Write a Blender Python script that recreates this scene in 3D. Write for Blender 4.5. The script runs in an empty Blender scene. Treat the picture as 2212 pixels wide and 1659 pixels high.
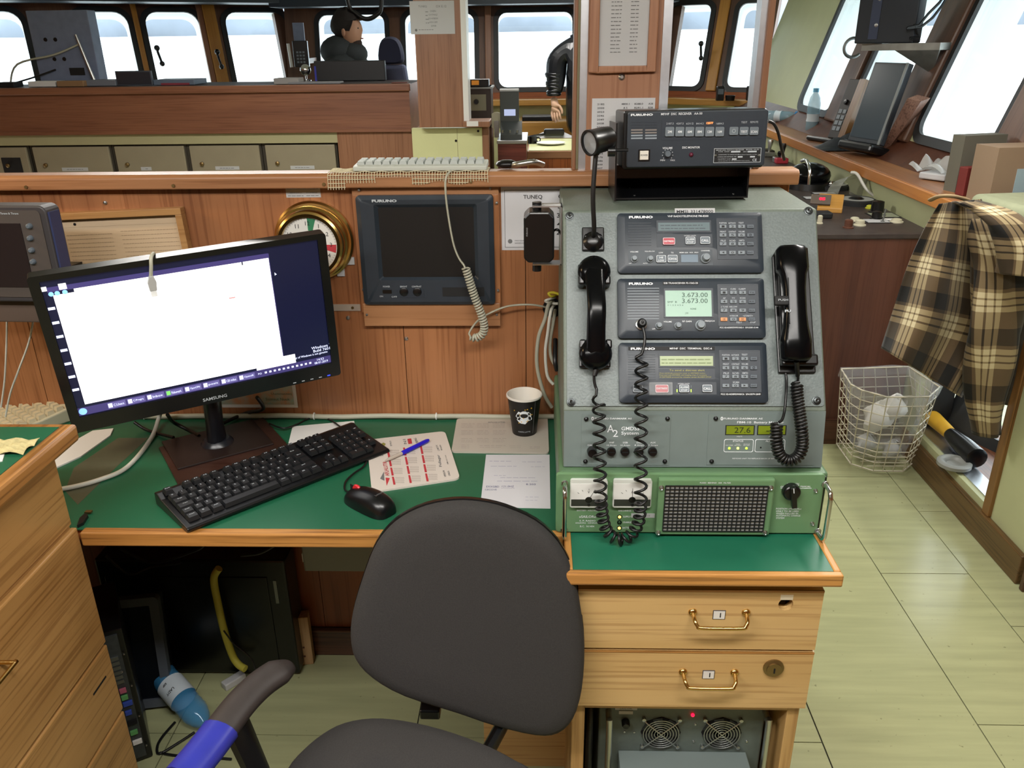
import bpy, bmesh, math, random
from mathutils import Vector, Matrix, Quaternion
random.seed(7)
SC = bpy.context.scene
COL = SC.collection
PI = math.pi
# ------------------------------------------------------------------ camera
CAM = Vector((0, 0, 1.57)); FPX = 1766.7
def cam_axes(yaw, pitch, roll):
    yaw, pitch, roll = (math.radians(a) for a in (yaw, pitch, roll))
    f = Vector((math.sin(yaw)*math.cos(pitch), math.cos(yaw)*math.cos(pitch), -math.sin(pitch)))
    r = Vector((math.cos(yaw), -math.sin(yaw), 0)); d = f.cross(r)
    return math.cos(roll)*r + math.sin(roll)*d, -math.sin(roll)*r + math.cos(roll)*d, f
AX = cam_axes(-1.98, 22.868, 0.759)
cd = bpy.data.cameras.new('camera'); cam = bpy.data.objects.new('camera', cd); COL.objects.link(cam)
cd.sensor_fit = 'HORIZONTAL'; cd.sensor_width = 36.0; cd.lens = FPX/2212*36.0
cd.clip_start = 0.02; cd.clip_end = 2000
r_, d_, f_ = AX
cam.matrix_world = Matrix(((r_.x, -d_.x, -f_.x, CAM.x), (r_.y, -d_.y, -f_.y, CAM.y), (r_.z, -d_.z, -f_.z, CAM.z), (0, 0, 0, 1)))
SC.camera = cam
# ------------------------------------------------------------------ sky, exposure
SC.view_settings.view_transform = 'Standard'; SC.view_settings.look = 'None'
SC.view_settings.gamma = 1.0; SC.view_settings.use_curve_mapping = False
SC.view_settings.exposure = 0.5
wd = bpy.data.worlds.new('overcast_sky'); SC.world = wd; wd.use_nodes = True
bg = wd.node_tree.nodes['Background']; bg.inputs[0].default_value = (0.90, 0.96, 1.0, 1); bg.inputs[1].default_value = 3.4
# ceiling lights of the room: warm-white fluorescent fittings (fitting geometry is built further down)
def area_light(name, loc, sx, sy, power, color):
    l = bpy.data.lights.new(name, 'AREA'); l.shape = 'RECTANGLE'; l.size = sx; l.size_y = sy; l.energy = power; l.color = color
    o = bpy.data.objects.new(name, l); COL.objects.link(o); o.location = loc; return o
CEIL = 2.16
FITTINGS = [(0.20, 0.35, 1.2, 0.16, 19.0), (-1.1, 0.1, 1.2, 0.16, 22.0), (1.05, 2.2, 0.16, 1.2, 19.0), (-1.2, 3.3, 1.2, 0.16, 30.0), (0.1, 5.9, 1.2, 0.16, 14.0)]
for i, (x, y, sx, sy, p) in enumerate(FITTINGS):
    area_light('ceiling_tube_light', (x, y, CEIL-0.075), sx, sy, p, (1.0, 0.975, 0.94))

# ------------------------------------------------------------------ pixel helpers (2212 x 1659 frame)
def ray(px, py):
    return AX[0]*((px-1106)/FPX) + AX[1]*((py-829.5)/FPX) + AX[2]
def on_z(px, py, z): d = ray(px, py); return CAM + d*((z-CAM.z)/d.z)
def on_y(px, py, y): d = ray(px, py); return CAM + d*(y/d.y)
def on_x(px, py, x): d = ray(px, py); return CAM + d*(x/d.x)
def on_plane(px, py, p0, n): d = ray(px, py); return CAM + d*((Vector(p0)-CAM).dot(n)/d.dot(n))

# ------------------------------------------------------------------ materials
MATS = {}
def lin(h):
    if isinstance(h, str):
        h = h.lstrip('#'); c = [int(h[i:i+2], 16)/255 for i in (0, 2, 4)]
    else: c = h
    return tuple((x/12.92 if x <= 0.04045 else ((x+0.055)/1.055)**2.4) for x in c) + (1,)
def newmat(name):
    m = bpy.data.materials.new(name); m.use_nodes = True; MATS[name] = m
    nt = m.node_tree; b = nt.nodes['Principled BSDF']; return m, nt, b
def mat(name, col, rough=0.5, metal=0.0, noise=0.0, nscale=40, emit=0.0, alpha=1.0, trans=0.0, spec=0.5, bump=0.0, coat=0.0, ecol=None):
    if name in MATS: return MATS[name]
    m, nt, b = newmat(name); c = lin(col)
    b.inputs['Base Color'].default_value = c; b.inputs['Roughness'].default_value = rough; b.inputs['Metallic'].default_value = metal
    b.inputs['Specular IOR Level'].default_value = spec; b.inputs['Coat Weight'].default_value = coat
    b.inputs['Transmission Weight'].default_value = trans; b.inputs['Alpha'].default_value = alpha
    if emit: b.inputs['Emission Color'].default_value = lin(ecol or col); b.inputs['Emission Strength'].default_value = emit
    if noise or bump:
        tc = nt.nodes.new('ShaderNodeTexCoord'); n = nt.nodes.new('ShaderNodeTexNoise')
        n.inputs['Scale'].default_value = nscale; n.inputs['Detail'].default_value = 4
        nt.links.new(tc.outputs['Object'], n.inputs['Vector'])
        if noise:
            r = nt.nodes.new('ShaderNodeValToRGB'); r.color_ramp.elements[0].position = 0.3; r.color_ramp.elements[1].position = 0.7
            r.color_ramp.elements[0].color = tuple(x*(1-noise) for x in c[:3])+(1,)
            r.color_ramp.elements[1].color = tuple(min(1, x*(1+noise)) for x in c[:3])+(1,)
            nt.links.new(n.outputs['Fac'], r.inputs['Fac']); nt.links.new(r.outputs['Color'], b.inputs['Base Color'])
        if bump:
            bp = nt.nodes.new('ShaderNodeBump'); bp.inputs['Strength'].default_value = bump; bp.inputs['Distance'].default_value = 0.002
            nt.links.new(n.outputs['Fac'], bp.inputs['Height']); nt.links.new(bp.outputs['Normal'], b.inputs['Normal'])
    return m
def wood(name, light, dark, axis='z', scale=1.0, rough=0.35, streak=0.5, coat=0.15):
    """grain runs along the axis; broad figure plus fine dark pores"""
    if name in MATS: return MATS[name]
    m, nt, b = newmat(name); N = nt.nodes; L = nt.links
    tc = N.new('ShaderNodeTexCoord'); mp = N.new('ShaderNodeMapping')
    s = [9*scale]*3; s['xyz'.index(axis)] = 0.55*scale; mp.inputs['Scale'].default_value = s
    L.new(tc.outputs['Object'], mp.inputs['Vector'])
    n1 = N.new('ShaderNodeTexNoise'); n1.inputs['Scale'].default_value = 1.0; n1.inputs['Detail'].default_value = 5; n1.inputs['Distortion'].default_value = 0.6
    mp2 = N.new('ShaderNodeMapping'); s2 = [150*scale]*3; s2['xyz'.index(axis)] = 3.5*scale; mp2.inputs['Scale'].default_value = s2
    L.new(tc.outputs['Object'], mp2.inputs['Vector'])
    n2 = N.new('ShaderNodeTexNoise'); n2.inputs['Scale'].default_value = 1.0; n2.inputs['Detail'].default_value = 2
    L.new(mp.outputs['Vector'], n1.inputs['Vector']); L.new(mp2.outputs['Vector'], n2.inputs['Vector'])
    r1 = N.new('ShaderNodeValToRGB'); r1.color_ramp.elements[0].position = 0.32; r1.color_ramp.elements[1].position = 0.66
    r1.color_ramp.elements[0].color = lin(dark); r1.color_ramp.elements[1].color = lin(light); L.new(n1.outputs['Fac'], r1.inputs['Fac'])
    r2 = N.new('ShaderNodeValToRGB'); r2.color_ramp.elements[0].position = 0.34; r2.color_ramp.elements[1].position = 0.5
    k = 1-streak; r2.color_ramp.elements[0].color = (k, k*0.92, k*0.85, 1); r2.color_ramp.elements[1].color = (1, 1, 1, 1); L.new(n2.outputs['Fac'], r2.inputs['Fac'])
    mx = N.new('ShaderNodeMix'); mx.data_type = 'RGBA'; mx.blend_type = 'MULTIPLY'; mx.inputs[0].default_value = 1
    L.new(r1.outputs['Color'], mx.inputs[6]); L.new(r2.outputs['Color'], mx.inputs[7]); L.new(mx.outputs[2], b.inputs['Base Color'])
    b.inputs['Roughness'].default_value = rough; b.inputs['Coat Weight'].default_value = coat; b.inputs['Coat Roughness'].default_value = 0.25
    return m
def worn(name, col, dirt, rough=0.4, scale=3.0, lo=0.55, hi=0.8, spec=0.5):
    """plain colour with irregular stains of a second colour"""
    if name in MATS: return MATS[name]
    m, nt, b = newmat(name); N = nt.nodes; L = nt.links
    tc = N.new('ShaderNodeTexCoord'); n = N.new('ShaderNodeTexNoise'); n.inputs['Scale'].default_value = scale; n.inputs['Detail'].default_value = 7; n.inputs['Roughness'].default_value = 0.62
    L.new(tc.outputs['Object'], n.inputs['Vector']); r = N.new('ShaderNodeValToRGB')
    r.color_ramp.elements[0].position = lo; r.color_ramp.elements[1].position = hi; r.color_ramp.elements[0].color = lin(col); r.color_ramp.elements[1].color = lin(dirt)
    L.new(n.outputs['Fac'], r.inputs['Fac']); L.new(r.outputs['Color'], b.inputs['Base Color'])
    b.inputs['Roughness'].default_value = rough; b.inputs['Specular IOR Level'].default_value = spec
    return m
def vinyl():
    m, nt, b = newmat('floor_vinyl'); N = nt.nodes; L = nt.links
    g = N.new('ShaderNodeNewGeometry'); mp = N.new('ShaderNodeMapping'); mp.inputs['Scale'].default_value = (2.2, 26, 1)
    L.new(g.outputs['Position'], mp.inputs['Vector'])
    n = N.new('ShaderNodeTexNoise'); n.inputs['Scale'].default_value = 1.3; n.inputs['Detail'].default_value = 6; L.new(mp.outputs['Vector'], n.inputs['Vector'])
    r = N.new('ShaderNodeValToRGB'); r.color_ramp.elements[0].position = 0.25; r.color_ramp.elements[1].position = 0.7
    r.color_ramp.elements[0].color = lin('#999d76'); r.color_ramp.elements[1].color = lin('#abad83'); L.new(n.outputs['Fac'], r.inputs['Fac'])
    n2 = N.new('ShaderNodeTexNoise'); n2.inputs['Scale'].default_value = 60; L.new(g.outputs['Position'], n2.inputs['Vector'])
    r2 = N.new('ShaderNodeValToRGB'); r2.color_ramp.elements[0].position = 0.22; r2.color_ramp.elements[1].position = 0.3
    r2.color_ramp.elements[0].color = (0.55, 0.55, 0.5, 1); r2.color_ramp.elements[1].color = (1, 1, 1, 1); L.new(n2.outputs['Fac'], r2.inputs['Fac'])
    mx = N.new('ShaderNodeMix'); mx.data_type = 'RGBA'; mx.blend_type = 'MULTIPLY'; mx.inputs[0].default_value = 1
    L.new(r.outputs['Color'], mx.inputs[6]); L.new(r2.outputs['Color'], mx.inputs[7]); L.new(mx.outputs[2], b.inputs['Base Color'])
    b.inputs['Roughness'].default_value = 0.24; return m
def plaid():
    """brown, black and cream checked flannel on the cloth's own UV"""
    m, nt, b = newmat('plaid_flannel'); N = nt.nodes; L = nt.links
    uv = N.new('ShaderNodeUVMap'); sp = N.new('ShaderNodeSeparateXYZ'); L.new(uv.outputs['UV'], sp.inputs[0])
    def bands(sock):
        mu = N.new('ShaderNodeMath'); mu.operation = 'MULTIPLY'; mu.inputs[1].default_value = 1/0.150; L.new(sock, mu.inputs[0])
        fr = N.new('ShaderNodeMath'); fr.operation = 'FRACT'; L.new(mu.outputs[0], fr.inputs[0])
        r = N.new('ShaderNodeValToRGB'); r.color_ramp.interpolation = 'CONSTANT'
        br = 0.40; st = [(0, 0.0), (0.30, br), (0.36, 1.0), (0.46, br*.8), (0.49, 1.0), (0.58, br*.8), (0.61, 1.0), (0.70, br), (0.76, br)]
        e = r.color_ramp.elements; e[0].position = 0; e[0].color = (0, 0, 0, 1); e[1].position = st[1][0]; e[1].color = (br, br, br, 1)
        for p, v in st[2:-1]: q = e.new(p); q.color = (v, v, v, 1)
        q = e.new(0.72); q.color = (br, br, br, 1)
        L.new(fr.outputs[0], r.inputs['Fac']); return r.outputs['Color']
    a = bands(sp.outputs[0]); c = bands(sp.outputs[1])
    mx = N.new('ShaderNodeMix'); mx.data_type = 'RGBA'; mx.inputs[0].default_value = 0.5; L.new(a, mx.inputs[6]); L.new(c, mx.inputs[7])
    r = N.new('ShaderNodeValToRGB'); e = r.color_ramp.elements; e[0].position = 0.08; e[0].color = lin('#0c0b09'); e[1].position = 0.95; e[1].color = lin('#cdc19c')
    q = e.new(0.2); q.color = lin('#3a2f20'); q = e.new(0.42); q.color = lin('#65533b'); q = e.new(0.72); q.color = lin('#9f8f6c')
    L.new(mx.outputs[2], r.inputs['Fac']); L.new(r.outputs['Color'], b.inputs['Base Color'])
    b.inputs['Roughness'].default_value = 0.95; b.inputs['Sheen Weight'].default_value = 0.1; return m
def glass(name='window_glass', tint='#f3f6f6'):
    """clear pane: mostly straight-through with a weak mirror at every angle"""
    if name in MATS: return MATS[name]
    m, nt, b = newmat(name); N = nt.nodes; L = nt.links
    t = N.new('ShaderNodeBsdfTransparent'); t.inputs[0].default_value = lin(tint); g = N.new('ShaderNodeBsdfGlossy'); g.inputs['Roughness'].default_value = 0.03
    mx = N.new('ShaderNodeMixShader'); mx.inputs[0].default_value = 0.06; L.new(t.outputs[0], mx.inputs[1]); L.new(g.outputs[0], mx.inputs[2])
    L.new(mx.outputs[0], N['Material Output'].inputs['Surface']); return m
def film(name, tint, opac=0.25, rough=0.15):
    """thin clear plastic: part see-through, part milky and glossy"""
    if name in MATS: return MATS[name]
    m, nt, b = newmat(name); N = nt.nodes; L = nt.links
    t = N.new('ShaderNodeBsdfTransparent'); b.inputs['Base Color'].default_value = lin(tint); b.inputs['Roughness'].default_value = rough
    mx = N.new('ShaderNodeMixShader'); mx.inputs[0].default_value = opac; L.new(t.outputs[0], mx.inputs[1]); L.new(b.outputs[0], mx.inputs[2])
    L.new(mx.outputs[0], N['Material Output'].inputs['Surface']); return m

wood('teak_wall', '#ad754c', '#8e5b39', 'z', 1.0, 0.42, 0.28)
wood('teak_h', '#a86238', '#8a4a28', 'x', 1.0, 0.4, 0.3)
wood('teak_band', '#86583f', '#714734', 'x', 1.0, 0.45, 0.25)
wood('teak_post', '#96694c', '#80573d', 'z', 1.0, 0.45, 0.25)
wood('teak_nose', '#ae7e57', '#956745', 'x', 1.0, 0.4, 0.25)
wood('teak_y', '#a8703e', '#8e5a2e', 'y', 1.0, 0.4, 0.25)
wood('oak_x', '#d0ae78', '#c19c64', 'x', 1.0, 0.38, 0.22)
wood('oak_z', '#c8a26a', '#b38c54', 'z', 1.0, 0.4, 0.22)
wood('cabinet_y', '#bd9159', '#a27743', 'y', 1.0, 0.36, 0.3)
wood('edge_x', '#c08a48', '#94602c', 'x', 1.3, 0.45, 0.45)
wood('edge_y', '#c08a48', '#9a6630', 'y', 1.3, 0.45, 0.35)
wood('dark_teak', '#5d3624', '#472618', 'x', 1.0, 0.5, 0.2)
wood('dark_board', '#3a221b', '#2c1915', 'x', 1.0, 0.4, 0.2)
wood('sapele_z', '#5e3829', '#47281d', 'z', 1.0, 0.45, 0.2)
wood('pillar_wood', '#6b4a35', '#4e3426', 'z', 1.0, 0.5, 0.2)
wood('yellow_wood_z', '#c08a3c', '#a8702a', 'z', 1.0, 0.4, 0.15)
wood('yellow_wood_x', '#c09048', '#a87832', 'x', 1.0, 0.4, 0.15)
wood('raw_wood', '#c2a47c', '#a8875f', 'z', 1.4, 0.7, 0.2, 0)
vinyl(); plaid(); glass()
mat('cream_paint', '#cdcf9a', 0.45, noise=0.04, nscale=6)
mat('cream_wall', '#b9bd92', 0.5, noise=0.04, nscale=5)
mat('locker_paint', '#8f8670', 0.45, noise=0.04, nscale=8)
mat('cream_strip', '#a39d78', 0.5)
mat('ceiling_paint', '#c9c8b8', 0.7)
worn('green_lino', '#1d5b3f', '#35684c', 0.38, 7, 0.58, 0.85)
mat('green_lino2', '#1c6249', 0.4, noise=0.05, nscale=20)
mat('console_grey', '#6a7473', 0.42, noise=0.10, nscale=260, bump=0.25)
mat('console_top', '#646e63', 0.5, noise=0.10, nscale=260, bump=0.2)
mat('console_low', '#6f7b79', 0.4, noise=0.04, nscale=30)
mat('charger_green', '#648760', 0.38, noise=0.04, nscale=12)
mat('charger_body', '#567354', 0.42)
mat('unit_blue', '#2a323b', 0.42, noise=0.05, nscale=60, bump=0.05)
mat('unit_panel', '#363f47', 0.45)
mat('unit_panel_dark', '#272f39', 0.45)
mat('key_grey', '#6b757d', 0.5)
mat('key_pale', '#7d868d', 0.5)  # paler grey plastic of number keys, knobs and rims
mat('key_dark', '#5a636c', 0.5)
mat('print_white', '#e4e8ec', 0.6)
mat('print_pale', '#b9c0c6', 0.6)
mat('print_black', '#17181a', 0.6)
mat('print_grey', '#6c6c6c', 0.7)
mat('print_red', '#b5343c', 0.6)
mat('print_yellow', '#b9b45e', 0.6)
mat('black_plastic', '#0c0d0f', 0.3)
mat('black_gloss', '#07080a', 0.2, spec=0.18)
mat('black_matte', '#121315', 0.65)
mat('black_rubber', '#0d0d0e', 0.45)
mat('screen_black', '#17191b', 0.35)
mat('dark_hole', '#020202', 0.9)
mat('chrome', '#d8d8d8', 0.15, 1.0)
mat('steel', '#b8bab9', 0.32, 1.0)
mat('dull_steel', '#8c8f8e', 0.5, 1.0)
mat('alu', '#c6cad0', 0.38, 1.0, noise=0.05, nscale=50)
mat('brass', '#d3b06c', 0.22, 1.0)
mat('dull_brass', '#86704a', 0.45, 0.9)
mat('paper', '#d8d6d2', 0.8)
mat('paper_cream', '#cbb89c', 0.8)
mat('paper_grey', '#b6b7b8', 0.6)
mat('white_plastic', '#dcdcd8', 0.4)
mat('beige_plastic', '#b9b49c', 0.5)
mat('cable_grey', '#a9a897', 0.5)
mat('cable_white', '#c9c8be', 0.45)
mat('cable_black', '#0f0f10', 0.4)
mat('chair_fabric', '#2f2d2c', 0.95, noise=0.14, nscale=420, bump=0.3)
mat('arm_plastic', '#2e2826', 0.55, noise=0.1, nscale=40)
mat('blue_tape', '#2a2f8c', 0.3, noise=0.08, nscale=30)
mat('window_frame', '#1d2022', 0.5)
mat('white_outer', '#dfe4e4', 0.5)
mat('lcd_green', '#709a83', 0.3, emit=0.06, ecol='#9fcdb2')
mat('lcd_dim', '#586b70', 0.3)
mat('lcd_yellow', '#8d9c70', 0.3, emit=0.07, ecol='#aebf80')
mat('lcd_olive', '#6d7a1c', 0.3, emit=0.12, ecol='#7e9020')
mat('led_yellow', '#ffd060', 0.3, emit=2.0)
mat('led_green', '#b8ff40', 0.3, emit=1.5)
mat('led_red', '#ff1030', 0.3, emit=3.0)
mat('led_orange', '#ff9050', 0.3, emit=1.2)
mat('red_button', '#b23040', 0.4)
mat('drawer_inner', '#d8cdb4', 0.7)
mat('screen_white', '#ffffff', 0.3, emit=0.95)
mat('screen_blue', '#14172e', 0.3, emit=0.35, ecol='#12163a')
mat('screen_bar', '#3a3468', 0.3, emit=0.7, ecol='#38325f')
mat('screen_icon', '#d8e0ff', 0.3, emit=0.9)
# ------------------------------------------------------------------ mesh helpers
def M_(m): return MATS[m] if isinstance(m, str) else m
class MB:
    def __init__(s): s.v = []; s.f = []
    def add(s, vs, fs):
        o = len(s.v); s.v += [tuple(v) for v in vs]; s.f += [tuple(i+o for i in f) for f in fs]; return s
    def box(s, x0, x1, y0, y1, z0, z1, M=None):
        vs = [Vector((x, y, z)) for z in (z0, z1) for y in (y0, y1) for x in (x0, x1)]
        if M is not None: vs = [M @ v for v in vs]
        return s.add(vs, [(0, 2, 3, 1), (4, 5, 7, 6), (0, 1, 5, 4), (2, 6, 7, 3), (0, 4, 6, 2), (1, 3, 7, 5)])
    def cbox(s, c, d, M=None):
        return s.box(c[0]-d[0]/2, c[0]+d[0]/2, c[1]-d[1]/2, c[1]+d[1]/2, c[2]-d[2]/2, c[2]+d[2]/2, M)
    def prism(s, pts, a, b, axis='y'):
        k = {'x': lambda p, t: (t, p[0], p[1]), 'y': lambda p, t: (p[0], t, p[1]), 'z': lambda p, t: (p[0], p[1], t)}[axis]
        n = len(pts); A = sum(pts[i][0]*pts[(i+1) % n][1]-pts[(i+1) % n][0]*pts[i][1] for i in range(n))
        if (A < 0) != (axis == 'y'): pts = pts[::-1]
        vs = [k(p, a) for p in pts]+[k(p, b) for p in pts]
        lo, hi = (0, n) if a < b else (n, 0)
        fs = [tuple(lo+i for i in range(n))[::-1], tuple(hi+i for i in range(n))]
        fs += [(lo+i, lo+(i+1) % n, hi+(i+1) % n, hi+i) for i in range(n)]
        return s.add(vs, fs)
    def cyl(s, p0, p1, r0, r1=None, n=16, caps=True):
        return s.tube([p0, p1], [r0, r0 if r1 is None else r1], n, caps)
    def tube(s, pts, r, n=8, caps=True, closed=False, flat=1.0):
        pts = [Vector(p) for p in pts]; m = len(pts)
        if not isinstance(r, (list, tuple)): r = [r]*m
        def tan(i):
            a = pts[(i-1) % m] if (i > 0 or closed) else pts[i]; b = pts[(i+1) % m] if (i < m-1 or closed) else pts[i]
            d = b-a; return d.normalized() if d.length > 1e-9 else Vector((0, 0, 1))
        t = tan(0); up = Vector((0, 0, 1)) if abs(t.z) < 0.9 else Vector((1, 0, 0)); nrm = (up-t*up.dot(t)).normalized(); vs = []
        for i in range(m):
            t2 = tan(i); q = t.rotation_difference(t2); nrm = q @ nrm; nrm = (nrm-t2*nrm.dot(t2)).normalized(); t = t2; bn = t.cross(nrm)
            for j in range(n):
                a = 2*PI*j/n; vs.append(pts[i]+(nrm*math.cos(a)*flat+bn*math.sin(a))*r[i])
        fs = []
        for i in range(m if closed else m-1):
            for j in range(n):
                a, b = i*n+j, i*n+(j+1) % n; c, d = ((i+1) % m)*n+(j+1) % n, ((i+1) % m)*n+j
                fs.append((a, b, c, d))
        if caps and not closed: fs += [tuple(range(n))[::-1], tuple((m-1)*n+j for j in range(n))]
        return s.add(vs, fs)
    def lathe(s, prof, o=(0, 0, 0), axis=(0, 0, 1), n=24, sy=1.0, caps=True):
        ax = Vector(axis).normalized(); u = ax.orthogonal().normalized() if abs(ax.z) < 0.99 else Vector((1, 0, 0)); w = ax.cross(u); o = Vector(o); vs = []; m = len(prof)
        for r, h in prof:
            for j in range(n):
                a = 2*PI*j/n; vs.append(o+ax*h+(u*math.cos(a)+w*math.sin(a)*sy)*max(r, 1e-5))
        fs = [(i*n+j, i*n+(j+1) % n, (i+1)*n+(j+1) % n, (i+1)*n+j) for i in range(m-1) for j in range(n)]
        if caps and prof[0][0] > 1e-4 and not (prof[1][1] == prof[0][1] and prof[1][0] < prof[0][0]): fs.append(tuple(range(n))[::-1])
        if caps and prof[-1][0] > 1e-4 and not (prof[-2][1] == prof[-1][1] and prof[-2][0] < prof[-1][0]): fs.append(tuple((m-1)*n+j for j in range(n)))
        return s.add(vs, fs)
    def sphere(s, c, r, n=14, sc=(1, 1, 1)):
        vs = []; k = n//2
        for i in range(k+1):
            t = PI*i/k
            for j in range(n): a = 2*PI*j/n; vs.append((c[0]+r*sc[0]*math.sin(t)*math.cos(a), c[1]+r*sc[1]*math.sin(t)*math.sin(a), c[2]-r*sc[2]*math.cos(t)))
        fs = [(i*n+j, i*n+(j+1) % n, (i+1)*n+(j+1) % n, (i+1)*n+j) for i in range(k) for j in range(n)]
        return s.add(vs, fs)
    def torus(s, c, R, r, axis=(0, 0, 1), n=24, m=8, sy=1.0):
        ax = Vector(axis).normalized(); u = ax.orthogonal().normalized() if abs(ax.z) < 0.99 else Vector((1, 0, 0)); w = ax.cross(u); c = Vector(c)
        return s.tube([c+u*R*math.cos(2*PI*i/n)+w*R*sy*math.sin(2*PI*i/n) for i in range(n)], r, m, closed=True)
    def grid(s, fn, nu, nv, flip=False):
        vs = [fn(i/nu, j/nv) for j in range(nv+1) for i in range(nu+1)]; w = nu+1
        fs = [(j*w+i, j*w+i+1, (j+1)*w+i+1, (j+1)*w+i) for j in range(nv) for i in range(nu)]
        return s.add(vs, [f[::-1] for f in fs] if flip else fs)
    def ring(s, outer, inner, a, b, axis='y'):
        """flat frame with thickness: two loops of equal length (2-D), from a (front) to b (back)"""
        k = {'x': lambda p, t: (t, p[0], p[1]), 'y': lambda p, t: (p[0], t, p[1]), 'z': lambda p, t: (p[0], p[1], t)}[axis]
        n = len(outer); vs = [k(p, a) for p in outer]+[k(p, a) for p in inner]+[k(p, b) for p in outer]+[k(p, b) for p in inner]; fs = []
        for i in range(n):
            j = (i+1) % n
            fs += [(i, j, n+j, n+i), (2*n+i, 3*n+i, 3*n+j, 2*n+j), (i, 2*n+i, 2*n+j, j), (n+i, n+j, 3*n+j, 3*n+i)]
        return s.add(vs, fs)
    def build(s, name, m, parent=None, smooth=None, bevel=0.0, seg=2, sub=0, solid=0.0, M=None, fix=True):
        me = bpy.data.meshes.new(name); me.from_pydata(s.v, [], s.f); me.update()
        if fix:
            bm = bmesh.new(); bm.from_mesh(me); bmesh.ops.remove_doubles(bm, verts=bm.verts, dist=1e-6)
            bmesh.ops.recalc_face_normals(bm, faces=bm.faces); bm.to_mesh(me); bm.free()
        if m is not None: me.materials.append(M_(m))
        o = bpy.data.objects.new(name, me); COL.objects.link(o)
        if parent is not None: o.parent = parent
        if M is not None: o.matrix_basis = M
        if bevel:
            md = o.modifiers.new('bevel', 'BEVEL'); md.width = bevel; md.segments = seg; md.limit_method = 'ANGLE'; md.angle_limit = math.radians(35)
        if solid: md = o.modifiers.new('solid', 'SOLIDIFY'); md.thickness = solid; md.offset = 0
        if sub: md = o.modifiers.new('sub', 'SUBSURF'); md.levels = sub; md.render_levels = sub
        if smooth is not None or sub:
            me.shade_smooth()
            if smooth is not None: me.set_sharp_from_angle(angle=math.radians(smooth))
        return o
def rrect(x0, x1, z0, z1, r, k=5):
    r = min(r, (x1-x0)/2-1e-5, (z1-z0)/2-1e-5); out = []
    for cx, cz, a0 in ((x1-r, z1-r, 0), (x0+r, z1-r, 90), (x0+r, z0+r, 180), (x1-r, z0+r, 270)):
        for i in range(k+1): a = math.radians(a0+90*i/k); out.append((cx+r*math.cos(a), cz+r*math.sin(a)))
    return out
def rect_like(x0, x1, z0, z1, k=5):
    """rectangle loop with as many points as rrect, for bridging"""
    out = []
    for cx, cz in ((x1, z1), (x0, z1), (x0, z0), (x1, z0)): out += [(cx, cz)]*(k+1)
    return out
def frame(o, x=(1, 0, 0), z=(0, 0, 1)):
    x = Vector(x).normalized(); z = Vector(z); y = z.cross(x).normalized(); z = x.cross(y)
    return Matrix(((x.x, y.x, z.x, o[0]), (x.y, y.y, z.y, o[1]), (x.z, y.z, z.z, o[2]), (0, 0, 0, 1)))
def rotz(o, deg): return Matrix.Translation(Vector(o)) @ Matrix.Rotation(math.radians(deg), 4, 'Z')
def tag(o, label=None, cat=None, group=None, kind=None):
    if label: o['label'] = label
    if cat: o['category'] = cat
    if group: o['group'] = group
    if kind: o['kind'] = kind
    return o
def thing(name, label, cat, M=None, group=None):
    o = bpy.data.objects.new(name, None); COL.objects.link(o); o.empty_display_size = 0.05
    if M is not None: o.matrix_world = M if isinstance(M, Matrix) else Matrix.Translation(Vector(M))
    return tag(o, label, cat, group)
def struct(o, label=None): o['kind'] = 'structure'; tag(o, label); return o
def copy_tree(o, parent=None):
    c = o.copy(); COL.objects.link(c); c.parent = parent
    for ch in list(o.children): copy_tree(ch, c)
    return c
# lettering: flat glyph meshes standing in the local x-z plane, facing -y
GLYPH = {}
def glyph_mesh(s, bold):
    key = (s, bold)
    if key not in GLYPH:
        c = bpy.data.curves.new('t', 'FONT'); c.body = s; c.size = 1.0; c.resolution_u = 2; c.offset = bold; c.align_x = 'CENTER'; c.align_y = 'CENTER'
        o = bpy.data.objects.new('t', c); me = bpy.data.meshes.new_from_object(o)
        GLYPH[key] = ([(v.co.x, v.co.y) for v in me.vertices], [tuple(p.vertices) for p in me.polygons])
        bpy.data.objects.remove(o); bpy.data.curves.remove(c); bpy.data.meshes.remove(me)
    return GLYPH[key]
def lettering(name, m, items, parent, y=-0.0006, flat=False):
    """items: (string, x, z, height of capitals, width or None[, bold, rotation])"""
    b = MB()
    for it in items:
        s, x, z, h, w = it[:5]; bold = it[5] if len(it) > 5 else 0.0; rot = it[6] if len(it) > 6 else 0.0
        vs, fs = glyph_mesh(s, bold)
        if not vs: continue
        x0 = min(v[0] for v in vs); x1 = max(v[0] for v in vs); z0 = min(v[1] for v in vs); z1 = max(v[1] for v in vs)
        sz = h/max(z1-z0, 1e-6) if '\n' not in s else h/0.7; sx = w/max(x1-x0, 1e-6) if w else sz
        cx, cz = (x0+x1)/2, (z0+z1)/2; cr, sr = math.cos(rot), math.sin(rot)
        out = []
        for vx, vz in vs:
            a, c = (vx-cx)*sx, (vz-cz)*sz; a, c = a*cr-c*sr, a*sr+c*cr
            out.append((x+a, z+c, -y) if flat else (x+a, y, z+c))
        b.add(out, fs)
    return tag(b.build(name, m, parent, fix=False), kind='stuff')
def text_lines(name, m, rows, parent, y=-0.0006, flat=False):
    """fine illegible print as thin broken strokes: rows of (x0, x1, z, height)"""
    b = MB(); rnd = random.Random(len(rows)*7+3)
    for x0, x1, z, h in rows:
        x = x0
        while x < x1-h:
            w = min(rnd.uniform(1.2, 4.5)*h, x1-x)
            q = [(x, z), (x+w, z), (x+w, z+h*0.6), (x, z+h*0.6)]
            b.add([(a, c, -y) if flat else (a, y, c) for a, c in q], [(0, 1, 2, 3)]); x += w+h*0.7
    return tag(b.build(name, m, parent, fix=False), kind='stuff')
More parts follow.
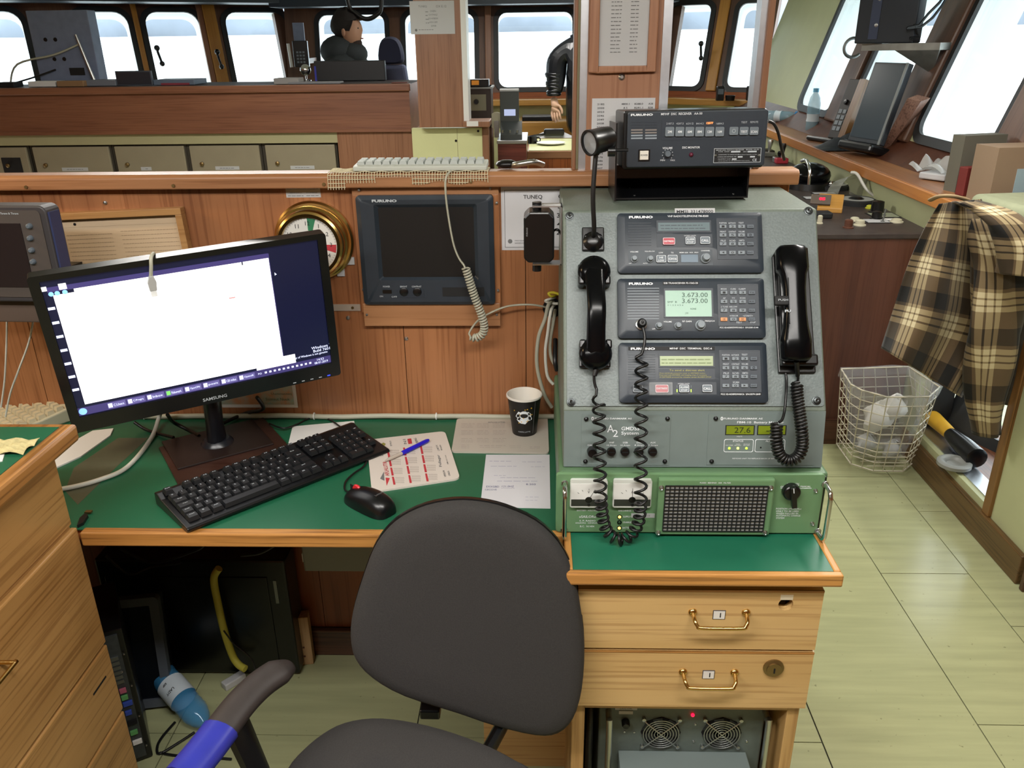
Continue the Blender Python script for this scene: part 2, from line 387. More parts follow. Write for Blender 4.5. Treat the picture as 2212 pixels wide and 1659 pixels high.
def helix(path, R, turns, n_per=10, phase=0.0):
    """points of a coil of radius R wound round a polyline path"""
    path = [Vector(p) for p in path]; seg = [(path[i+1]-path[i]).length for i in range(len(path)-1)]; tot = sum(seg); N = int(turns*n_per); out = []
    t0 = (path[1]-path[0]).normalized(); up = Vector((0, -1, 0)); nrm = (up-t0*up.dot(t0)).normalized(); t = t0
    for k in range(N+1):
        d = tot*k/N; i = 0
        while i < len(seg)-1 and d > seg[i]: d -= seg[i]; i += 1
        p = path[i].lerp(path[i+1], min(1, d/max(seg[i], 1e-9)))
        i2 = min(len(seg)-1, i+1); ta = (path[i+1]-path[i]).normalized(); tb = (path[i2+1]-path[i2]).normalized(); t2 = ta.lerp(tb, min(1, d/max(seg[i], 1e-9))).normalized()
        nrm = t.rotation_difference(t2) @ nrm; nrm = (nrm-t2*nrm.dot(t2)).normalized(); t = t2; bn = t.cross(nrm); a = phase+2*PI*turns*k/N
        out.append(p+(nrm*math.cos(a)+bn*math.sin(a))*R)
    return out
def smooth_path(pts, n=6):
    pts = [Vector(p) for p in pts]; out = []
    for i in range(len(pts)-1):
        p0, p1, p2, p3 = pts[max(i-1, 0)], pts[i], pts[i+1], pts[min(i+2, len(pts)-1)]
        for k in range(n):
            t = k/n; out.append(0.5*((2*p1)+(p2-p0)*t+(2*p0-5*p1+4*p2-p3)*t*t+(3*p1-p0-3*p2+p3)*t**3))
    out.append(pts[-1]); return out

# ================================================================== SETTING
ZD = 0.76                                                      # desk height
YW = 1.72                                                      # face of the panelled divider wall
# floor: sub-floor with sheets of vinyl tile on it
fl = MB().box(-3.6, 2.4, -1.6, 8.0, -0.05, -0.004).build('floor', mat('seam_dark', '#26261f', 0.8)); struct(fl, 'pale green vinyl tiled wheelhouse floor')
cols = [-3.6, -2.3, -1.5, -0.9, -0.3, 0.09, 0.684, 1.082, 1.356, 1.50]
g = 0.0028
for i in range(len(cols)-1):
    off = {7: 0.0, 6: 0.31, 8: 0.37}.get(i, 0.0)
    ys = [-1.6]+[2.182-0.6195*k+off for k in range(6, -10, -1) if -1.6 < 2.182-0.6195*k+off < 8]+[8.0]
    if i == 6: ys = [-1.6, 8.0]
    if i <= 5: ys = [-1.6, 0.3, 1.50, 3.0, 5.0, 8.0]
    for a, b in zip(ys[:-1], ys[1:]):
        gx = g*1.6 if i in (6,) else g
        MB().box(cols[i]+gx/2, cols[i+1]-g/2, a+g/2, b-g/2, -0.004, 0).build('vinyl_tile', 'floor_vinyl', fl)
MB().box(1.50+g, 2.4, -1.6, 8.0, -0.004, 0).build('vinyl_tile', 'floor_vinyl', fl)
ce = MB().box(-5.4, 2.6, -1.6, 8.1, CEIL, CEIL+0.06).build('ceiling', 'ceiling_paint'); struct(ce, 'plain pale wheelhouse ceiling')
struct(MB().box(-3.7, 2.4, -1.7, -1.6, 0, CEIL).build('wall_rear', 'teak_wall'), 'teak wall behind the radio desk')
struct(MB().box(-3.7, -3.6, -1.6, 4.6, 0, CEIL).build('wall_left', 'teak_wall'), 'teak side wall')
for i, (x, y, sx, sy, p) in enumerate(FITTINGS):
    t = thing('ceiling_light', 'white two-tube ceiling light '+('above the radio desk', 'above the drawer cabinet', 'above the waste basket', 'above the lockers', 'above the cream counter')[i], 'light', (x, y, CEIL), 'fluorescent ceiling fittings')
    MB().box(-sx/2-0.03, sx/2+0.03, -sy/2-0.03, sy/2+0.03, -0.05, 0).build('housing', 'white_plastic', t, bevel=0.006)
    for s in (-1, 1):
        a, b = ((-sx/2, s*0.045, -0.062), (sx/2, s*0.045, -0.062)) if sx > sy else ((s*0.045, -sy/2, -0.062), (s*0.045, sy/2, -0.062))
        MB().cyl(a, b, 0.012).build('tube', mat('tube_glow', '#fff6e6', 0.3, emit=7.0), t, smooth=40)

# divider wall behind the desk: teak panels over a core, nosing ledge on top
XE = 0.525
YU = 1.80                                                      # the wall steps back under the desk
dv = MB().box(-2.6, XE-0.01, YW+0.012, YW+0.02, 0.735, 1.292).box(-2.6, XE-0.01, YU+0.012, YU+0.04, 0, 0.735).box(-2.6, XE-0.01, YW+0.012, YU+0.04, 0.70, 0.735).build('wall_back', 'sapele_z'); struct(dv, 'teak panelled divider wall behind the radio desk')
for a, b in ((-2.6, -1.15), (-1.15, -0.30), (-0.30, -0.027), (-0.027, XE-0.01)):
    MB().box(a+0.0008, b-0.0008, YW, YW+0.012, 0.735, 1.288).build('panel', 'teak_wall', dv)
for a, b in ((-2.6, -1.15), (-1.15, -0.585), (-0.585, -0.30), (-0.30, -0.027), (-0.027, XE-0.01)):
    MB().box(a+0.0008, b-0.0008, YU, YU+0.012, 0.085, 0.735).build('panel', wood('teak_low', '#9a5a36', '#7a4226', 'z', 1.0, 0.45, 0.25), dv)
led = MB(); led.prism([(1.69, 1.292), (1.69, 1.316), (1.698, 1.322), (1.742, 1.322), (1.742, 1.292)], -2.6, XE, 'x')
ld = struct(led.build('trim_1', 'teak_nose', bevel=0.003), 'teak ledge along the top of the divider wall')
sc_ = MB()
for px, py in ((57, 404), (375, 401), (700, 398), (1017, 392)):
    p = on_y(px, py, 1.69); sc_.cyl((p.x, 1.692, p.z), (p.x, 1.687, p.z), 0.0035, n=10)
sc_.build('screw', 'dull_brass', ld, smooth=40)
struct(MB().box(-2.5, 0.03, YU-0.018, YU-0.0002, 0.0, 0.085).build('baseboard_back', wood('base_teak', '#5b3a28', '#452b1e', 'x'), bevel=0.004), 'dark teak baseboard under the desk')
# ------------------------------------------------------------------ outside: white ice-covered water, snowy shore, grey hills
def ring_band(name, r, z0, z1, m, amp, label):
    b = MB(); n = 96; rnd = random.Random(5); hs = [z1+amp*(math.sin(i*0.55)+math.sin(i*1.31+1)+rnd.uniform(-.4, .4)) for i in range(n)]
    vs = []; fs = []
    for i in range(n):
        a = 2*PI*i/n; x, y = math.sin(a), math.cos(a)
        vs += [(x*r, y*r, z0), (x*r, y*r, hs[i]), (x*(r+r*0.3), y*(r+r*0.3), hs[i]*1.02+1)]
    for i in range(n):
        j = (i+1) % n
        fs += [(3*i, 3*j, 3*j+1, 3*i+1), (3*i+1, 3*j+1, 3*j+2, 3*i+2)]
    return struct(b.add(vs, fs).build(name, m), label)
struct(MB().add([(-900, -900, -7), (900, -900, -7), (900, 900, -7), (-900, 900, -7)], [(0, 1, 2, 3)]).build('sea', mat('ice_water', '#f1f7f7', 0.9)), 'bright icy water outside the windows')
ring_band('shore', 420, -7, 4.4, mat('snow_shore', '#f4fbff', 0.9), 0.12, 'snow covered shore across the water')
ring_band('hills', 560, -7, 34, mat('grey_hills', '#8f98a4', 0.95, noise=0.25, nscale=0.03), 2.2, 'grey hills beyond the shore')

# ------------------------------------------------------------------ wheelhouse window facets
WIN = [0]
def facet(name, P, Q, zb, H, openings, m, lean=16, zo=(0.04, 0.66), thick=0.07, r=0.09, label=''):
    """leaning wall from P to Q (left to right seen from inside); openings as (x0, x1) along it"""
    P = Vector((P[0], P[1], zb)); Q = Vector((Q[0], Q[1], zb)); x = (Q-P).normalized(); L = (Q-P).length
    out = Vector((0, 0, 1)).cross(x); z = Vector((0, 0, math.cos(math.radians(lean))))+out*math.sin(math.radians(lean))
    M = frame(P, x, z); ed = [0.0]+[(a[1]+b[0])/2 for a, b in zip(openings[:-1], openings[1:])]+[L]; b = MB()
    for (x0, x1), c0, c1 in zip(openings, ed[:-1], ed[1:]):
        b.ring(rect_like(c0, c1, 0, H), rrect(x0-0.012, x1+0.012, max(zo[0]-0.012, 0.002), zo[1]+0.012, r+0.01), 0, thick)
    w = b.build(name, m, M=M); struct(w, label)
    for (x0, x1) in openings:
        WIN[0] += 1; t = bpy.data.objects.new('window_%d' % WIN[0], None); COL.objects.link(t); t.matrix_world = M
        struct(t, 'wheelhouse window with rounded corners and black rubber seal')
        MB().ring(rrect(x0-0.035, x1+0.035, zo[0]-0.035, zo[1]+0.035, r+0.03), rrect(x0+0.006, x1-0.006, zo[0]+0.006, zo[1]-0.006, r), -0.014, 0.004).build('seal', 'window_frame', t, smooth=40)
        MB().prism(rrect(x0+0.005, x1-0.005, zo[0]+0.005, zo[1]-0.005, r), thick*0.35, thick*0.45).build('pane', 'window_glass', t)
        MB().ring(rrect(x0-0.010, x1+0.010, max(zo[0]-0.010, 0.003), zo[1]+0.010, r+0.01), rrect(x0, x1, zo[0], zo[1], r), 0.004, thick+0.12).build('outer_reveal', 'white_outer', t)
    return w, M
ZB = 1.145
def fx(P, Q, px, py=105, zb=ZB, lean=16):
    P3 = Vector((P[0], P[1], zb)); x = (Vector((Q[0], Q[1], zb))-P3).normalized(); out = Vector((0, 0, 1)).cross(x)
    z = Vector((0, 0, math.cos(math.radians(lean))))+out*math.sin(math.radians(lean)); n = z.cross(x)
    return (on_plane(px, py, P3, n)-P3).dot(x)
FA, FB = (-2.17, 7.5), (1.12, 7.5)
o = [(fx(FA, FB, 693), fx(FA, FB, 836))]; r0 = fx(FA, FB, 1027); o.append((r0-0.60, r0)); o.append((fx(FA, FB, 1076), fx(FA, FB, 1237))); o.append((fx(FA, FB, 1290), fx(FA, FB, 1412)))
wf, MF = facet('wall_front', FA, FB, ZB, 1.15, o, 'pillar_wood', lean=10, zo=(0.035, 0.645), r=0.07, label='front wheelhouse wall with a row of windows')
LA, LB = (-2.17-3.1*math.cos(math.radians(33)), 7.5-3.1*math.sin(math.radians(33))), (-2.17, 7.5)
o = [(fx(LA, LB, a), fx(LA, LB, b)) for a, b in ((-60, 62), (170, 290), (324, 442), (496, 630))]
wl, ML = facet('wall_front_left', LA, LB, ZB, 1.15, o, 'pillar_wood', lean=16, zo=(0.0, 0.69), r=0.10, label='angled front wheelhouse wall with leaning windows')
RA, RB = (1.12, 7.5), (1.82, 7.08)
wr, MR = facet('wall_front_right', RA, RB, ZB, 1.15, [(fx(RA, RB, 1436), fx(RA, RB, 1525)), (fx(RA, RB, 1582), fx(RA, RB, 1648))], 'pillar_wood', lean=16, zo=(0.03, 0.70), r=0.06, label='angled front corner wall with one window')
SA, SB = (1.72, 7.12), (1.72, 1.6); ZS = 1.10
ws, MS = facet('wall_right_upper', SA, SB, ZS, 1.15, [(7.12-5.77, 7.12-5.15), (7.12-4.86, 7.12-4.27), (7.12-3.95, 7.12-3.30)], 'cream_wall', lean=18, zo=(0.045, 0.76), r=0.07, label='leaning side wall with a row of windows')
# timber on the window pillars
for a, b, m in ((7.12-5.13, 7.12-4.90, 'pillar_wood'), (7.12-4.24, 7.12-3.98, 'pillar_wood'), (7.12-3.25, 7.12-2.2, 'pillar_wood')):
    MB().box(a, b, -0.035, 0.0, 0.0, 1.15).build('pillar_trim', m, ws, bevel=0.01)
MB().box(fx(LA, LB, 452), fx(LA, LB, 478), -0.05, 0.0, 0, 1.1).build('pillar_trim', 'yellow_wood_z', wl, bevel=0.006)
MB().box(fx(LA, LB, 440), fx(LA, LB, 452), -0.03, 0.0, 0, 1.1).build('pillar_trim', 'teak_post', wl, bevel=0.006)
MB().box(fx(LA, LB, 300), fx(LA, LB, 311), -0.04, 0.0, 0, 1.1).build('pillar_trim', 'yellow_wood_z', wl, bevel=0.006)
MB().box(fx(LA, LB, 640), fx(LA, LB, 655), -0.04, 0.0, 0, 1.1).build('pillar_trim', 'teak_post', wl, bevel=0.006)
MB().box(fx(FA, FB, 1049), fx(FA, FB, 1062), -0.05, 0.0, 0, 1.1).build('pillar_trim', 'teak_post', wf, bevel=0.006)
MB().box(fx(RA, RB, 1541), fx(RA, RB, 1562), -0.03, 0.0, 0, 1.1).build('pillar_trim', 'yellow_wood_z', wr, bevel=0.006)
# overhead fascia boxes above the front windows
struct(MB().box(-2.17, 1.12, 7.2, 7.56, 1.83, CEIL).build('trim_2', mat('fascia_dark', '#1d2a36', 0.5)), 'dark fascia above the front windows')
p_, q_ = Vector((LA[0], LA[1], 0)), Vector((LB[0], LB[1], 0)); d_ = (q_-p_).normalized()
struct(MB().box(0, 3.1, -0.30, 0.12, 1.86, CEIL).build('trim_3', 'fascia_dark', M=frame(p_, d_)), 'dark fascia above the angled windows')
# lower front walls and sill shelves
def low_wall(P, Q, name, m, zt, sillm, label):
    P3 = Vector((P[0], P[1], 0)); x = (Vector((Q[0], Q[1], 0))-P3).normalized(); L = (Vector((Q[0], Q[1], 0))-P3).length; M = frame(P3, x)
    w = MB().box(0, L, 0, 0.07, 0, zt).build(name, m, M=M); struct(w, label)
    MB().box(0, L, -0.16, 0.0, zt-0.10, zt-0.05).build('sill_shelf', sillm, w, bevel=0.006)
    MB().box(0, L, -0.02, 0.0, zt-0.05, zt).build('sill_board', 'teak_h', w)
    return w
low_wall(FA, FB, 'wall_front_lower', 'cream_paint', ZB, 'yellow_wood_x', 'cream lower wall under the front windows')
low_wall(LA, LB, 'wall_front_left_lower', 'cream_paint', ZB, 'yellow_wood_x', 'cream lower wall under the angled windows')
low_wall(RA, RB, 'wall_front_right_lower', 'cream_paint', ZB, 'yellow_wood_x', 'cream lower wall under the corner window')
struct(MB().box(-4.9, -4.8, 4.6, 5.9, 0, CEIL).build('wall_left_forward', 'teak_wall'), 'far side wall of the wheelhouse')
struct(MB().box(-4.85, -3.6, 4.6, 4.7, 0, CEIL).build('wall_left_return', 'teak_wall'), 'return wall at the far side')
# ------------------------------------------------------------------ right side wall: ledge, riser, doorway niche
XR = 1.49; ZL = 1.03
wr_ = MB(); wr_.box(XR, XR+0.05, 3.0, 7.12, 0, ZL-0.045); wr_.box(XR, XR+0.05, 2.16, 2.36, 0, ZL-0.045); wr_.box(XR, XR+0.05, 2.36, 3.0, 0, 0.125); wr_.box(XR, XR+0.05, 2.36, 3.0, 0.86, ZL-0.045); wr_.box(XR, 2.4, 2.11, 2.16, 0, CEIL)
wR = struct(wr_.build('wall_right', 'cream_wall'), 'cream side wall with a low recess')
le = MB().box(XR-0.03, 1.73, 2.20, 7.12, ZL-0.045, ZL).build('trim_4', wood('ledge_y', '#9a6a44', '#7c4f31', 'y', 1.0, 0.5, 0.2), bevel=0.006); struct(le, 'wooden ledge below the side windows')
MB().box(XR-0.042, XR-0.03, 2.20, 7.12, ZL-0.05, ZL-0.002).build('edge_strip', wood('ledge_edge', '#c0803f', '#a5662c', 'y', 1.0, 0.4, 0.15), le, bevel=0.004)
MB().prism([(1.60, ZL), (1.735, ZL), (1.735, 1.12)], 2.20, 7.12, 'y').build('sill_slope', 'dark_teak', le)
struct(MB().box(XR-0.02, XR, 2.13, 3.07, 0, 0.10).build('baseboard_right', wood('base_y', '#6b4f2c', '#543d20', 'y'), bevel=0.004), 'brown baseboard under the side recess')
struct(MB().box(XR-0.02, 2.3, 2.09, 2.11, 0, 0.10).build('baseboard_corner', 'base_teak', bevel=0.004), 'baseboard round the corner')
struct(MB().box(XR-0.012, XR+0.06, 2.07, 2.11, 0.1, CEIL).build('door_1', wood('jamb_teak', '#a5622c', '#7f4719', 'z'), bevel=0.004), 'orange teak door post at the wall corner')
tr5 = struct(MB().box(XR-0.012, XR+0.05, 2.355, 2.395, 0.10, ZL-0.045).build('trim_5', wood('jamb_brown', '#8a6234', '#6d4a24', 'z'), bevel=0.003), 'wooden jamb of the side recess')
MB().box(XR+0.02, XR+0.085, 2.395, 3.0, 0.1245, 0.129).build('threshold_strip', 'alu', tr5)
ni = MB(); ni.box(XR+0.05, 1.93, 2.3, 3.0, 0.05, 0.124)
struct(ni.build('trim_6', wood('niche_wood', '#7d4c31', '#653a25', 'y'), None), 'brown wooden floor of the side recess')
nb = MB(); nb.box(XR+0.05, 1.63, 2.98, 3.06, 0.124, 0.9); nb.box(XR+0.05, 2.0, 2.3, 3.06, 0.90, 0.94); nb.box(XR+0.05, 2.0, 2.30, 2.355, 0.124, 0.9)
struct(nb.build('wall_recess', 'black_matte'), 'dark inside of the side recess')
# lit lower window at the back of the recess
wn = bpy.data.objects.new('window_20', None); COL.objects.link(wn); struct(wn, 'low window at the back of the side recess'); wn.matrix_world = frame((1.615, 2.97, 0.124), (0.42, -0.9, 0), (0.32, 0.15, 1))
MB().ring(rrect(-0.02, 0.68, 0.0, 0.80, 0.06), rrect(0.05, 0.64, 0.045, 0.72, 0.10), 0, 0.03).build('seal', 'window_frame', wn, smooth=40)
MB().prism(rrect(0.03, 0.66, 0.03, 0.74, 0.05), 0.012, 0.018).build('pane', 'window_glass', wn)
struct(MB().box(2.3, 2.4, 1.6, 2.11, 0, CEIL).build('wall_right_near', 'teak_wall'), 'teak wall beside the doorway')
struct(MB().box(2.3, 2.4, -1.6, 1.6, 0, CEIL).build('wall_right_rear', 'teak_wall'), 'teak wall at the rear right')
# ------------------------------------------------------------------ forward partition with its shelf, lockers and post
YP = 5.0
pt = lambda px, py, y=YP: on_y(px, py, y)
zt = pt(400, 188).z; zb_ = pt(400, 289).z
pa = MB().box(-3.9, pt(886, 240).x, YP, YP+0.5, zb_, zt).build('wall_partition', 'teak_band'); struct(pa, 'long teak bulkhead band of the forward chart partition')
MB().box(-3.9, pt(886, 240).x+0.01, YP-0.025, YP+0.02, zt-0.035, zt+0.006).build('cap_rail', 'teak_band', pa, bevel=0.006)
MB().box(-3.9, pt(886, 240).x, YP-0.006, YP, zb_, zb_+0.02).build('lower_rail', 'teak_band', pa)
MB().box(-3.9, pt(886, 240).x, YP+0.02, YP+0.5, zt, zt+0.004).build('shelf_top', mat('shelf_dark', '#2a2526', 0.6), pa)
zs = pt(400, 312).z
struct(MB().box(-3.9, pt(727, 300).x, YP+0.02, YP+0.4, zs, zb_).build('trim_7', 'cream_strip'), 'cream strip above the lockers')
struct(MB().box(pt(727, 300).x, pt(893, 300).x, YP+0.02, YP+0.5, 0, zb_).build('wall_partition_end', 'teak_post'), 'teak panel beside the lockers')
# lockers
names = [(-95, 58, None), (60, 237, 'pale label under its knob'), (238, 400, 'torn label'), (400, 563, 'white label at its foot'), (564, 727, 'white label near the teak panel')]
for i, (a, b, lb) in enumerate(names):
    x0, x1 = pt(a, 345).x, pt(b, 345).x; w = x1-x0
    lab = ['beige metal locker with a black plate on its door', 'beige metal locker between the black plate locker and the torn label locker', 'beige metal locker with a torn label on its door', 'beige metal locker beside the torn label locker', 'beige metal locker beside the teak panel, end of its row'][i]
    t = thing('locker', lab, 'locker', (x0, YP+0.03, 0), 'row of beige lockers')
    MB().box(0, w-0.002, 0.02, 0.38, 0, zs-0.004).build('body', mat('locker_gap', '#3a342a', 0.8), t)
    dr = MB().box(0.022 if i else 0.02, w-0.012, 0, 0.02, 0.1, zs-0.012).build('door', 'locker_paint', t, bevel=0.004)
    kx = 0.09 if i else 0.3
    MB().lathe([(0.004, 0), (0.012, -0.006), (0.012, -0.016), (0.005, -0.02)], (kx, 0, pt(100, 358).z), (0, 1, 0), 12).build('knob', 'dull_brass', dr, smooth=50)
    if i: MB().box(w*0.36, w*(0.68 if i != 2 else 0.5), -0.0015, 0, pt(100, 371.5).z, pt(100, 364).z).build('label_card', 'paper_grey', dr); text_lines('print', 'print_grey', [(w*0.42, w*(0.62 if i != 2 else 0.47), pt(100, 368.5).z, 0.005)], dr, y=-0.002)
    else: MB().box(w*0.6, w*0.87, -0.003, 0, pt(10, 378).z, pt(10, 342).z).build('black_plate', 'black_matte', dr)
# post with poster, and cream panel
x0, x1 = pt(880, 0, 4.93).x, pt(1000, 200, 4.93).x
po = MB().box(x0+0.03, x1, 4.93, 5.03, pt(950, 275, 4.93).z, CEIL).build('wall_post', 'teak_post'); struct(po, 'teak post at the end of the forward partition')
MB().box(x1, x1+0.03, 4.93, 5.1, pt(1005, 262, 4.93).z, CEIL).build('edge_strip', 'white_plastic', po)
cp = MB().box(pt(892, 330).x, pt(1043, 330).x, YP+0.0, YP+0.05, 0, pt(950, 277).z).build('wall_cream_panel', 'cream_paint'); struct(cp, 'cream access panel under the teak post')
for px, py in ((985, 304), (901, 343), (986, 344), (1033, 283)):
    p = pt(px, py); MB().cyl((p.x, YP, p.z), (p.x, YP-0.004, p.z), 0.007, n=10).build('screw', 'black_plastic', cp)
p = pt(988, 300); MB().box(p.x-0.0015, p.x+0.0015, YP-0.001, YP, 0.2, pt(988, 278).z).build('joint', 'cream_strip', cp)
st = MB(); a = pt(1042, 300).x; b = pt(1056, 300).x; st.box(a, b, YP-0.01, YP+0.08, 0, pt(1050, 274).z); c = pt(978, 270, 4.93).x
st.box(pt(1000, 268, 4.9).x, pt(1058, 268, 4.9).x, 4.90, YP+0.1, pt(1030, 275, 4.9).z, pt(1030, 262, 4.9).z)
struct(st.build('trim_8', 'teak_post', bevel=0.004), 'small teak ledge and corner strip beside the passage')
MB().box(pt(1008, 268, 4.895).x, pt(1033, 268, 4.895).x, 4.897, 4.8995, pt(1020, 273, 4.895).z, pt(1020, 262, 4.895).z).build('sticker', 'paper', bpy.data.objects['trim_8'])
ps = thing('notice_sheet', 'laminated notice sheet with a call sign on the teak post', 'notice', frame((pt(934, 38, 4.93).x, 4.929, pt(934, 38, 4.93).z)))
w = pt(982, 38, 4.93).x-pt(886, 38, 4.93).x; h = pt(934, 2, 4.93).z-pt(934, 74, 4.93).z
MB().box(-w/2, w/2, -0.001, 0, -h/2, h/2).build('sheet', 'paper_grey', ps)
k = h/72
lettering('print', 'print_grey', [('TUNEQ', -22*k, 24*k, 5*k, None), ('OX E.12', 22*k, 24*k, 5*k, None)]+[(s, 2*k, z*k, 3.6*k, None) for s, z in (('OXBN', 14), ('OVYMAZ', 6), ('331478000', -2), ('435I1289', -10), ('20908', -18))], ps, y=-0.0014)
text_lines('fine_print', 'print_grey', [(-16*k, -8*k, z*k, 2*k) for z in (12, 4, -4, -12)]+[(-34*k, 4*k, -27*k, 2*k)], ps, y=-0.0014)
MB().lathe([(0.0, -0.0013), (3*k, -0.0013)], (-40*k, 0, -27*k), (0, 1, 0), 12).build('stamp', 'print_grey', ps)
# ------------------------------------------------------------------ near post with frame and list, opening jambs
YN = 1.718
n0, n1 = on_y(1268, 200, YN).x, on_y(1424, 200, YN).x
np_ = MB().box(n0, n1, YN, YN+0.04, 1.322, CEIL).build('wall_divider_post', wood('teak_pale', '#a8795a', '#94664a', 'z', 1.0, 0.5, 0.2)); struct(np_, 'teak panel standing on the divider ledge')
MB().box(on_y(1238, 200, YN).x, on_y(1246, 200, YN).x, YN-0.01, YN+0.04, 1.322, CEIL).build('jamb', 'teak_post', np_, bevel=0.002)
MB().box(on_y(1246, 200, YN).x, on_y(1252, 200, YN).x, YN+0.01, YN+0.04, 1.322, CEIL).build('jamb_infill', 'cream_strip', np_)
MB().box(on_y(1252, 200, YN).x, n0, YN+0.004, YN+0.04, 1.322, CEIL).build('alu_jamb', 'alu', np_)
MB().box(n1, on_y(1443, 200, YN).x, YN-0.004, YN+0.04, 1.322, CEIL).build('alu_jamb', 'alu', np_)
x0, x1 = on_y(1272, 100, YN).x, on_y(1418, 100, YN).x; z0 = on_y(1340, 156, YN).z
fr = MB(); i0, i1, iz = on_y(1294, 70, YN).x, on_y(1400, 70, YN).x, on_y(1340, 142, YN).z
fr.box(x0, i0, YN-0.012, YN, z0, CEIL-0.2); fr.box(i1, x1, YN-0.012, YN, z0, CEIL-0.2); fr.box(i0, i1, YN-0.012, YN, z0, iz)
fb = thing('framed_list', 'printed contact list behind clear cover in a teak frame', 'picture', frame(((i0+i1)/2, YN, iz)))
fr.build('frame', 'teak_pale', fb, M=Matrix.Translation((-(i0+i1)/2, -YN, -iz)), bevel=0.002)
w = i1-i0; MB().box(-w/2, w/2, -0.003, 0, 0, 0.42).build('sheet', 'paper_grey', fb)
rows = [(-0.025, -0.005, 0.024+0.0068*i, 0.0022) for i in range(30)]+[(0.012, 0.027, 0.024+0.0068*i, 0.0022) for i in range(30)]
text_lines('print', 'print_grey', rows, fb, y=-0.0036)
p = on_y(1343, 166, YN); MB().lathe([(0.0, -0.004), (0.003, -0.004), (0.0065, -0.001), (0.0065, 0)], (p.x, YN, p.z), (0, 1, 0), 16).build('screw', 'steel', np_, smooth=40)
a, b = on_y(1277, 300, YN), on_y(1411, 300, YN); zt2, zb2 = on_y(1340, 212, YN).z, on_y(1340, 368, YN).z
ls = thing('frequency_list', 'white typed frequency list taped to the teak post', 'paper', frame(((a.x+b.x)/2, YN, zb2))); w = b.x-a.x; h = zt2-zb2
MB().box(-w/2, w/2, -0.0012, 0, 0, h).build('sheet', mat('list_paper', '#c4c4c6', 0.7), ls)
it = []; c1 = ['2182', '2000', '2023', '2046', '2049', '2058', '2261', '2311', '2376', '2411', '2464', '2516', '2530', '2555', '2576', '2586', '2600', '2607', '2616', '2640', '2665']
for i, s in enumerate(c1):
    z = h-0.011-i*0.0073
    it.append((s, -w*0.36, z, 0.0035, 0.014, 0.01)); it.append((['4800.1', 'A 5', 'B 5', 'C 5', 'D 5', 'A 9', 'B 9', 'C 9', 'D 9', 'A15', 'B15', 'C15', 'D15'][min(i, 12)], w*0.03, z, 0.0035, 0.016 if i == 0 else 0.008, 0.01))
    it.append((['8288.0', '8291.1', '8294.0', '12353.0', '12356', '12359'][i % 6], w*0.24, z, 0.0035, 0.017, 0.01)); it.append((['A38', 'B38', 'C38', 'A40', 'B40', 'C40'][i % 6], w*0.43, z, 0.0035, 0.009, 0.01))
lettering('print', 'print_black', it, ls, y=-0.0016)
# right jamb of the opening and ledge end block
j0, j1, j2 = on_y(1637, 100, YN).x, on_y(1650, 100, YN).x, on_y(1664, 100, YN).x
jm = MB().box(j1, j2, YN-0.01, YN+0.04, 1.322, CEIL).build('door_2', 'teak_post', bevel=0.002); struct(jm, 'teak and metal post at the end of the divider')
MB().box(j0, j1, YN, YN+0.04, 1.322, CEIL).build('alu_jamb', 'alu', jm)
e0, e1 = on_y(1640, 380, 1.757), on_y(1705, 380, 1.757)
struct(MB().box(e0.x-0.06, e1.x, 1.745, 1.79, 1.20, on_y(1670, 366, 1.757).z).build('trim_9', wood('end_block', '#b4733f', '#955628', 'x'), bevel=0.004), 'orange wooden end block of the divider ledge')
# ================================================================== DESK, CABINETS
YD = 1.235
dk = thing('desk', 'built-in desk with green lino top and worn wooden edge', 'desk', (-0.4, YD, 0))
X0 = 0.4
MB().box(-2.5+X0, 0.045+X0, 0.012, 0.483, ZD-0.026, ZD-0.002).build('board', 'teak_h', dk)
MB().box(-2.5+X0, 0.045+X0, 0.006, 0.484, ZD-0.002, ZD).build('green_top', 'green_lino', dk)
MB().box(-0.825+X0, 0.045+X0, -0.008, 0.012, ZD-0.027, ZD+0.001).build('front_edge', 'edge_x', dk, bevel=0.003)
MB().box(-2.5+X0, -2.46+X0, 0.02, 0.48, 0, ZD-0.026).build('end_panel', 'teak_wall', dk)
# cable conduit along the back edge with small clips
cb = thing('cable_run', 'grey cable clipped along the back edge of the desk', 'cable', (0, YW-0.012, ZD))
pts = [(-1.2, 0, 0.008)]+[(x, 0.002*math.sin(x*30), 0.008+0.0008*math.sin(x*17)) for x in [-1.1+0.05*i for i in range(23)]]+[(0.04, 0, 0.008)]
MB().tube(pts, 0.0062, 8).build('cable', 'cable_grey', cb, smooth=60)
for x in (-0.92, -0.52, -0.235, -0.055):
    MB().torus((x, 0, 0.008), 0.0075, 0.0016, (1, 0, 0), 12, 6).build('clip', 'white_plastic', cb, smooth=60)
